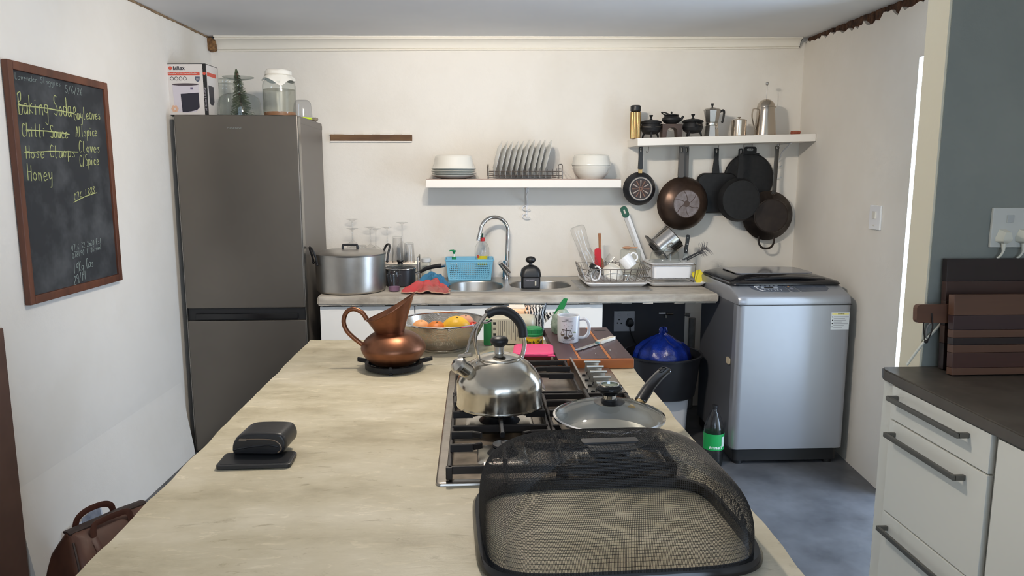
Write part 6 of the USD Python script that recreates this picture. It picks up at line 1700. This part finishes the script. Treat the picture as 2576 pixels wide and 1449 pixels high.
# ---------------------------------------------------------------- chopping board, mug, knife
cbd = thing('chopping_board', 'dark wood chopping board with orange inlay strips on the island', 'chopping board', (0.411, 2.702, IT), rotz=0.0)
CBD = M('purpleheart', (82, 58, 60), 0.45, col2=(68, 48, 50), ns=10, stretch=(1, 0.12, 1), bump=0.1, bs=60)
CBO = M('orange_wood', (196, 118, 54), 0.42, col2=(176, 98, 42), ns=12, stretch=(0.15, 1, 1))
BT = 0.034
xs = [-0.131, -0.060, -0.050, 0.045, 0.056, 0.131]
kinds = [CBD, CBO, CBD, CBO, CBD]
for k in range(5):
    w0 = xs[k]; w1 = xs[k + 1]
    obj('strip' if kinds[k] is CBO else 'plank', bx(w0 + 0.0002, w1 - 0.0002, -0.262, 0.262, 0.0, BT, 0.0015), kinds[k], cbd)
obj('end_strip', bx(-0.131, 0.131, -0.276, -0.2623, 0.0, BT, 0.004), CBO, cbd)
obj('finger_hole', T(extr(LineString([(-0.014, 0), (0.014, 0)]).buffer(0.010), 0.001), (0.094, 0.200, BT)), BLACK, cbd)
for k, (x, y, r) in enumerate(((-0.03, -0.16, 0.0022), (0.01, -0.20, 0.0016), (0.02, -0.12, 0.0014), (0.07, -0.15, 0.0020), (0.085, -0.19, 0.0014), (0.064, -0.05, 0.0018))):
    obj('crumb', blob(r, r * 1.4, r, (x, y, BT + r * 0.7), 1), PORC, cbd)
BZ = IT + BT + 0.0008
mg = thing('mug', 'white mug printed with brown weighing scales on the chopping board', 'mug', (0.350, 2.705, BZ), rotz=-12)
MR, MH = 0.042, 0.102
obj('body', mug_mesh(MR, MH), PORCW, mg, smooth=40)
obj('handle', ear(MR, MH, 0.034, 0.0062, 0.16, 0.84), PORCW, mg, smooth=60)


def wrap(poly, a_mid, z0, R=MR * 1.004, h=0.0006):
    m = extr(poly, h) if not isinstance(poly, trimesh.Trimesh) else poly
    m = m.subdivide()
    v = np.array(m.vertices)
    a = math.radians(a_mid) + v[:, 0] / R
    rr = R * np.interp(v[:, 1] + z0, [0, MH * 0.3, MH], [0.955, 0.995, 1.0]) + v[:, 2]
    m.vertices = np.c_[rr * np.cos(a), rr * np.sin(a), v[:, 1] + z0]
    return m


PBR = M('print_brown2', (84, 72, 64), 0.5)
A0 = -90 - 18 + 12
sc_p = [Polygon([(-0.0022, 0), (0.0022, 0), (0.0014, 0.034), (-0.0014, 0.034)]), affinity.scale(Point(0, -0.002).buffer(1), 0.0105, 0.0055), Polygon([(-0.017, 0.0305), (0, 0.0285), (0.019, 0.0265), (0.012, 0.0245), (0, 0.0245), (-0.010, 0.0265)]), Point(0, 0.034).buffer(0.0022)]
obj('scales_stand', wrap(unary_union(sc_p), A0, 0.024), PBR, mg)
for s, x, z in ((0, -0.0145, 0.0295), (1, 0.0165, 0.0265)):
    pan_ = affinity.translate(Polygon([(-0.0085, 0), (0.0085, 0), (0.007, -0.005), (0.003, -0.0085), (-0.003, -0.0085), (-0.007, -0.005)]), x, z - 0.018)
    ln = [LineString([(x, z), (x + e * 0.008, z - 0.018)]).buffer(0.0006) for e in (-1, 1)]
    obj('scales_pan', wrap(unary_union([pan_] + ln), A0, 0.024), M('print_taupe', (112, 100, 84), 0.5), mg)
obj('leaf_print', wrap(Polygon([(0.0, 0.0), (0.005, 0.0035), (0.011, 0.002), (0.013, -0.003), (0.006, -0.001)]), A0 + 34, 0.042), M('print_leaf', (126, 140, 82), 0.5), mg)
obj('sprig_print', wrap(unary_union([LineString([(0.004 * k, 0.006), (0.004 * k + 0.003, 0.0), (0.004 * k + 0.001, -0.004)]).buffer(0.0007) for k in range(4)]), A0 + 22, 0.018), PBR, mg)
for s_, h_, z_, off in (('LIBRA', 0.0036, 0.088, -0.006), ('September 23 - October 22', 0.0023, 0.0825, -0.0185), ('fair, charming, diplomatic', 0.0021, 0.0115, -0.017), ('harmonious, social', 0.0021, 0.0070, -0.013)):
    t_ = meshkit.text_mesh(s_, h_, 0.0004)
    t_.apply_translation((off, 0, 0))
    v = np.array(t_.vertices)
    a = math.radians(A0) + v[:, 0] / MR
    rr = (MR * 1.004 + v[:, 2]) * np.interp(v[:, 1] + z_, [0, MH * 0.3, MH], [0.965, 0.998, 1.0])
    t_.vertices = np.c_[rr * np.cos(a), rr * np.sin(a), v[:, 1] + z_]
    obj('print_text', t_, PBR, mg, smooth=False)
for k, (x, z) in enumerate(((0.0, 0.072), (0.010, 0.067), (0.022, 0.068), (0.021, 0.057), (-0.008, 0.068))):
    obj('star_print', wrap(Point(x, 0).buffer(0.0011, 2), A0, z), PBR, mg)
kf = thing('table_knife', 'knife with a white handle lying on the chopping board', 'knife', (0.433, 2.628, BZ), rotz=math.degrees(math.atan2(0.224, 0.198)))
obj('blade', T(extr(Polygon([(-0.148, 0.0), (-0.138, -0.007), (-0.11, -0.0095), (0.0, -0.010), (0.0, 0.008), (-0.11, 0.008), (-0.14, 0.004)]), 0.0016), (0.025, 0, 0.004)), STEEL, kf)
obj('bolster', box(0.010, 0.017, 0.010, (0.028, -0.0005, 0.0055), 0.003), M('bolster_teal', (110, 150, 150), 0.35), kf)
obj('handle', T(extr(rrect(0.118, 0.020, 0.009), 0.011), (0.090, 0, 0.0)), M('handle_ivory', (226, 212, 190), 0.4), kf)

# ---------------------------------------------------------------- pink lidded box, peanut butter, bags
px_ = thing('lunch_box', 'clear red-brown food box with a bright pink lid', 'food box', (0.203, 2.515, IT), rotz=-5)
obj('box', tub(0.115, 0.125, 0.0, 0.046, 0.018, 0.012, 0.002), M('box_clear', (120, 52, 44), 0.25, transmission_weight=0.35), px_, smooth=40)
obj('sauce', loft([ring2(0.108, 0.118, 0.016, 0.0025), ring2(0.114, 0.124, 0.018, 0.034)]), M('sauce', (104, 36, 30), 0.4), px_)
PINK = M('lid_pink', (236, 70, 124), 0.4, bump=0.12, bs=40)
obj('lid', loft([ring2(0.134, 0.144, 0.022, 0.042), ring2(0.140, 0.150, 0.024, 0.045), ring2(0.140, 0.150, 0.024, 0.051), ring2(0.132, 0.142, 0.022, 0.054), ring2(0.108, 0.118, 0.020, 0.054), ring2(0.104, 0.114, 0.020, 0.052)]), PINK, px_, smooth=40)
obj('lid_tab', T(extr(rrect(0.026, 0.016, 0.006), 0.004), (0.062, -0.074, 0.044)), PINK, px_)
pnb = thing('peanut_butter_jar', 'peanut butter jar with green lid and yellow label', 'jar', (0.219, 2.725, IT), rotz=0)
obj('body', lathe([(0, 0), (0.031, 0), (0.034, 0.004), (0.0375, 0.030), (0.0375, 0.050), (0.035, 0.058), (0.0, 0.058)], 44), M('peanut', (196, 146, 88), 0.35), pnb)
obj('label', lathe([(0.0353, 0.008), (0.0380, 0.028), (0.0382, 0.050)], 48), M('label_sun', (246, 200, 24), 0.45), pnb, smooth=60)
tx = meshkit.text_mesh('Black Cat', 0.0125, 0.0006, True)
v = np.array(tx.vertices)
a = math.radians(-90) + (v[:, 0] - 0.040) / 0.0384
tx.vertices = np.c_[(0.0384 + v[:, 2]) * np.cos(a), (0.0384 + v[:, 2]) * np.sin(a), v[:, 1] * 0.95 + 0.030]
obj('label_text', tx, M('ink_black', (24, 20, 18), 0.5), pnb, smooth=False)
obj('label_panel', lathe([(0.0376, 0.022), (0.0386, 0.048)], 8, a0=-0.95, a1=-0.55), M('label_cream', (230, 214, 168), 0.5), pnb)
m = lathe([(0.0, 0.056), (0.036, 0.056), (0.037, 0.060), (0.037, 0.064), (0.034, 0.066), (0.034, 0.082), (0.031, 0.086), (0.020, 0.0865), (0.0, 0.085)], 44)
obj('lid', m, M('lid_green', (34, 150, 84), 0.4), pnb)
for k in range(30):
    a = k * 2 * PI / 30
    obj('lid_rib', T(box(0.0016, 0.0012, 0.014, (0.0343, 0, 0.074)), (0, 0, 0), (0, 0, math.degrees(a))), M('lid_green', (0, 0, 0)), pnb)


def loaf(w, d, h, seed, amp=0.006):
    R = []
    for x, s in zip(np.linspace(-w / 2, w / 2, 14), (0.72, 0.93, 1, 1, 1, 1, 1, 1, 1, 1, 1, 1, 0.93, 0.72)):
        r = ring2(d * s, h * (0.92 + 0.08 * s), 0.026, 0.0, 5)
        R.append(np.stack([np.full(len(r), x), r[:, 0], r[:, 1] + h / 2], 1))
    m = loft(R)
    m.fix_normals()
    v = np.array(m.vertices)
    bad = v[:, 2] < 0.004
    m = rough_up(m, amp, 18, seed)
    vv = np.array(m.vertices)
    vv[:, 2] = np.maximum(vv[:, 2], 0.0)
    m.vertices = vv
    return m


BAGT = M('bag_tan', (206, 196, 172), 0.3, bump=0.3, bs=30, bd=0.004)
lb = thing('bread_bag', 'printed tan and green bread bag lying behind the kettle', 'bread bag', (0.135, 2.860, IT), rotz=-2)
obj('bag', loaf(0.200, 0.105, 0.108, 3), BAGT, lb, smooth=50)
obj('green_side', T(extr(rrect(0.030, 0.100, 0.006), 0.012), (-0.086, -0.056, 0.052), (90, 0, 0)), M('bag_green', (28, 128, 62), 0.35, bump=0.3, bs=40), lb, label='green printed edge of the bag')
obj('info_panel', bx(-0.068, 0.052, -0.0595, -0.05, 0.004, 0.104, 0.002), M('bag_panel', (222, 212, 188), 0.35), lb)
TXT = M('bag_print', (120, 112, 98), 0.6)
rg = np.random.default_rng(4)
for k in range(11):
    x = -0.046 + 0.0085 * k
    L = 0.04 + 0.045 * rg.random()
    obj('print_line', bx(x, x + 0.0026, -0.0602, -0.0590, 0.098 - L, 0.098), TXT, lb)
for k in range(4):
    obj('print_symbol', bx(-0.064, -0.053, -0.0602, -0.0590, 0.082 - 0.022 * k, 0.092 - 0.022 * k, 0.001), INK if k % 2 == 0 else TXT, lb)
lb2 = thing('bread_bag', 'bread bag with black tiger stripes and orange top, twisted shut', 'bread bag', (0.188, 2.968, IT), rotz=-2)
STRM = {'n': 0}
n = {'p': ('principled_bsdf', dict(roughness=0.25)), 'tc': ('texture_coordinate', {}), 'wv': ('wave_texture', dict(scale=26.0, distortion=7.0, detail=2.0, detail_scale=1.4)), 'nz': ('noise_texture', dict(scale=9.0)),
     'r1': ('rgb_ramp', dict(ramp=[(0.47, lin((52, 46, 46))), (0.53, lin((226, 178, 138)))])), 'r2': ('rgb_ramp', dict(ramp=[(0.47, lin((40, 40, 44))), (0.53, lin((214, 212, 208)))])),
     'sp': ('separate_xyz', {}), 'mr': ('map_range', dict(from_min=0.02, from_max=0.06, to_min=0.0, to_max=1.0, clamp=True)), 'mx': ('mix', {})}
STRIPE = usdkit.material(stage, '/World/Looks/tiger_print', n, [('tc.object', 'wv.vector'), ('wv.fac', 'r1.fac'), ('wv.fac', 'r2.fac'), ('tc.object', 'sp.vector'), ('sp.x', 'mr.value'), ('mr.result', 'mx.fac'), ('r1.color', 'mx.color1'), ('r2.color', 'mx.color2'), ('mx.color', 'p.base_color')], surface='p.BSDF')
PEACHB = M('bag_peach', (232, 186, 146), 0.3, bump=0.3, bs=30, bd=0.004)
obj('bag', loaf(0.170, 0.095, 0.122, 8), PEACHB, lb2, smooth=50)
obj('striped_top', T(loaf(0.085, 0.099, 0.124, 12), (0.050, -0.001, 0.001)), STRIPE, lb2, smooth=50)
obj('window', bx(-0.05, 0.016, -0.036, 0.036, 0.116, 0.126, 0.003), M('bag_pale', (236, 220, 204), 0.3), lb2)
tw = []
for i, (r, x) in enumerate(((0.045, 0.0), (0.030, 0.02), (0.012, 0.038), (0.010, 0.044), (0.020, 0.060), (0.034, 0.085))):
    tw.append(np.array([(x, r * (1 + 0.25 * math.sin(6 * a + i)) * math.cos(a), r * (1 + 0.25 * math.cos(5 * a + i)) * math.sin(a) * 1.2) for a in np.linspace(0, 2 * PI, 48, endpoint=False)]))
m = loft(tw)
obj('twisted_end', T(m, (0.078, -0.012, 0.112), (0, 40, -10), 0.6), STRIPE, lb2, smooth=50)
lb3 = thing('green_bag', 'crumpled clear and green plastic bag beside the mug', 'bag', (0.338, 2.866, BZ), rotz=0)
rgs = []
for i, (w, d, z, dx) in enumerate(((0.030, 0.040, 0.0, 0), (0.036, 0.046, 0.03, 0), (0.034, 0.040, 0.06, 0.002), (0.026, 0.03, 0.082, 0.004), (0.016, 0.016, 0.095, 0.006))):
    rgs.append(np.array([(dx + w * (1 + 0.16 * math.sin(7 * a + i * 1.3)) * math.cos(a), d * (1 + 0.16 * math.cos(6 * a + i)) * math.sin(a), z) for a in np.linspace(0, 2 * PI, 56, endpoint=False)]))
obj('bag', rough_up(loft(rgs), 0.004, 30, 3), M('bag_greenish', (168, 182, 168), 0.2, col2=(86, 110, 92), ns=16, lo=0.4, hi=0.6, bump=0.5, bs=40, bd=0.005), lb3, smooth=60)
fl_ = Polygon([(-0.018, 0.0), (0.020, -0.004), (0.046, 0.058), (0.030, 0.062)])
obj('green_flap', rough_up(T(extr(fl_, 0.0015), (-0.012, -0.008, 0.078), (78, 0, 12)).subdivide().subdivide(), 0.003, 40, 2), M('bag_green', (0, 0, 0)), lb3, smooth=60)

# ---------------------------------------------------------------- phone and zip wallet
ph = thing('mobile_phone', 'black mobile phone lying flat on the island', 'phone', (-0.503, 1.640, IT), rotz=1.5)
obj('case', loft([ring2(0.160, 0.076, 0.009, 0.0), ring2(0.165, 0.081, 0.011, 0.002), ring2(0.165, 0.081, 0.011, 0.0085), ring2(0.161, 0.077, 0.010, 0.0105)]), M('phone_case', (30, 31, 34), 0.42), ph, smooth=40)
obj('screen_glass', T(extr(rrect(0.152, 0.068, 0.008), 0.0006), (0, 0, 0.0104)), M('phone_glass', (34, 35, 38), 0.3), ph)
obj('port', box(0.002, 0.008, 0.0028, (0.0825, 0, 0.005), 0.0006), BLACKG, ph)
wl_ = thing('zip_wallet', 'black leather zip wallet resting on the mobile phone', 'wallet', (-0.500, 1.702, IT + 0.0115), rotz=-4)
LEA = M('black_leather', (36, 35, 36), 0.38, bump=0.15, bs=160, bd=0.0008)
prof = Polygon(spl([(-0.062, 0.004), (-0.058, 0.0), (0.0, 0.0), (0.040, 0.0), (0.058, 0.010), (0.064, 0.026), (0.058, 0.044), (0.044, 0.052), (-0.020, 0.052), (-0.046, 0.046), (-0.060, 0.030), (-0.064, 0.014)], 5, closed=True))
pm = []
yw = (-0.046, -0.043, -0.036, 0.036, 0.043, 0.046)
for y, b in zip(yw, (0.006, 0.002, 0.0, 0.0, 0.002, 0.006)):
    g = prof.buffer(-b)
    pts = np.array([g.exterior.interpolate(f, normalized=True).coords[0] for f in np.linspace(0, 1, 60, endpoint=False)])
    pm.append(np.c_[pts[:, 0], np.full(60, y), pts[:, 1]])
m = loft(pm)
m.fix_normals()
obj('body', m, LEA, wl_, smooth=50)
zp = spl([(-0.030, 0.038), (0.010, 0.0385), (0.036, 0.036), (0.050, 0.026), (0.052, 0.014), (0.044, 0.006)], 6)
obj('zip', tube(np.c_[zp[:, 0], np.full(len(zp), -0.0462), zp[:, 1]], 0.0016, 6), M('zip_brown', (132, 112, 92), 0.4, 0.5), wl_)
obj('zip_pull', T(extr(rrect(0.018, 0.006, 0.0028), 0.002), (-0.036, -0.0462, 0.037), (90, 0, 0)), M('zip_pull', (120, 108, 96), 0.4, 0.4), wl_)
fp_ = spl([(-0.060, 0.012), (-0.03, 0.018), (0.02, 0.024), (0.046, 0.020)], 6)
obj('pocket_edge', tube(np.c_[fp_[:, 0], np.full(len(fp_), -0.0455), fp_[:, 1]], 0.0022, 6), LEA, wl_)

# ---------------------------------------------------------------- bag on the floor by the left wall
LB = M('brown_leather', (98, 62, 46), 0.5, col2=(74, 46, 36), ns=7, bump=0.2, bs=80, bd=0.001)
LB2 = M('brown_strap', (84, 50, 40), 0.45)
hbg = thing('leather_bag', 'brown leather holdall with strap handles on the floor', 'bag', (-1.335, 2.575, 0.0), rotz=-32)
rgs = []
for w, d, z in ((0.12, 0.165, 0.0), (0.130, 0.180, 0.03), (0.130, 0.180, 0.14), (0.105, 0.168, 0.24), (0.050, 0.150, 0.315), (0.020, 0.146, 0.335)):
    rgs.append(ring2(2 * w, 2 * d, min(w, 0.05) * 0.9, z, 6))
m = rough_up(loft(rgs).subdivide(), 0.008, 9, 4)
v = np.array(m.vertices)
v[:, 2] = np.maximum(v[:, 2], 0.0)
m.vertices = v
obj('body', m, LB, hbg, smooth=50)
obj('zip_band', tube([(0, -0.145, 0.335), (0.004, -0.05, 0.338), (-0.003, 0.05, 0.337), (0, 0.145, 0.334)], 1.0, 8, flat=(0.007, 0.024), up=(0, 0, 1)), M('strap_dark', (56, 42, 38), 0.6), hbg)
for s, h in ((-1, 0.368), (1, 0.352)):
    obj('strap_handle', tube(spl([(s * 0.056, -0.085, 0.295), (s * 0.050, -0.078, 0.345), (s * 0.045, -0.045, h), (s * 0.045, 0.015, h), (s * 0.050, 0.050, 0.345), (s * 0.056, 0.058, 0.295)], 6), 1.0, 8, flat=(0.003, 0.012), up=(1, 0, 0)), LB2, hbg)
for y in (-0.085, 0.058):
    obj('strap', tube(spl([(0.057, y, 0.305), (0.100, y, 0.25), (0.128, y, 0.15), (0.132, y, 0.03)], 5), 1.0, 8, flat=(0.004, 0.013), up=(1, 0, 0.4)), LB2, hbg)
obj('piping', tube(spl([(0.046, -0.150, 0.315), (0.10, -0.168, 0.24), (0.130, -0.180, 0.14), (0.130, -0.178, 0.03)], 5), 0.004, 6), M('strap_dark', (0, 0, 0)), hbg)
pap = thing('paper_sheet', 'loose papers standing behind the brown bag against the wall', 'paper', (-1.585, 2.93, 0.0), rotz=-2)
obj('sheet', T(box(0.002, 0.24, 0.165, (0, 0, 0.0825)), (0.0, 0, 0.0), (0, -8, 0)), M('paper_grey', (196, 200, 208), 0.6), pap)
obj('printed_sheet', T(box(0.002, 0.13, 0.175, (0.006, 0.04, 0.0875)), (0, 0, 0), (0, -9, 0)), M('paper_photo', (98, 104, 118), 0.5, col2=(150, 154, 164), ns=12), pap)
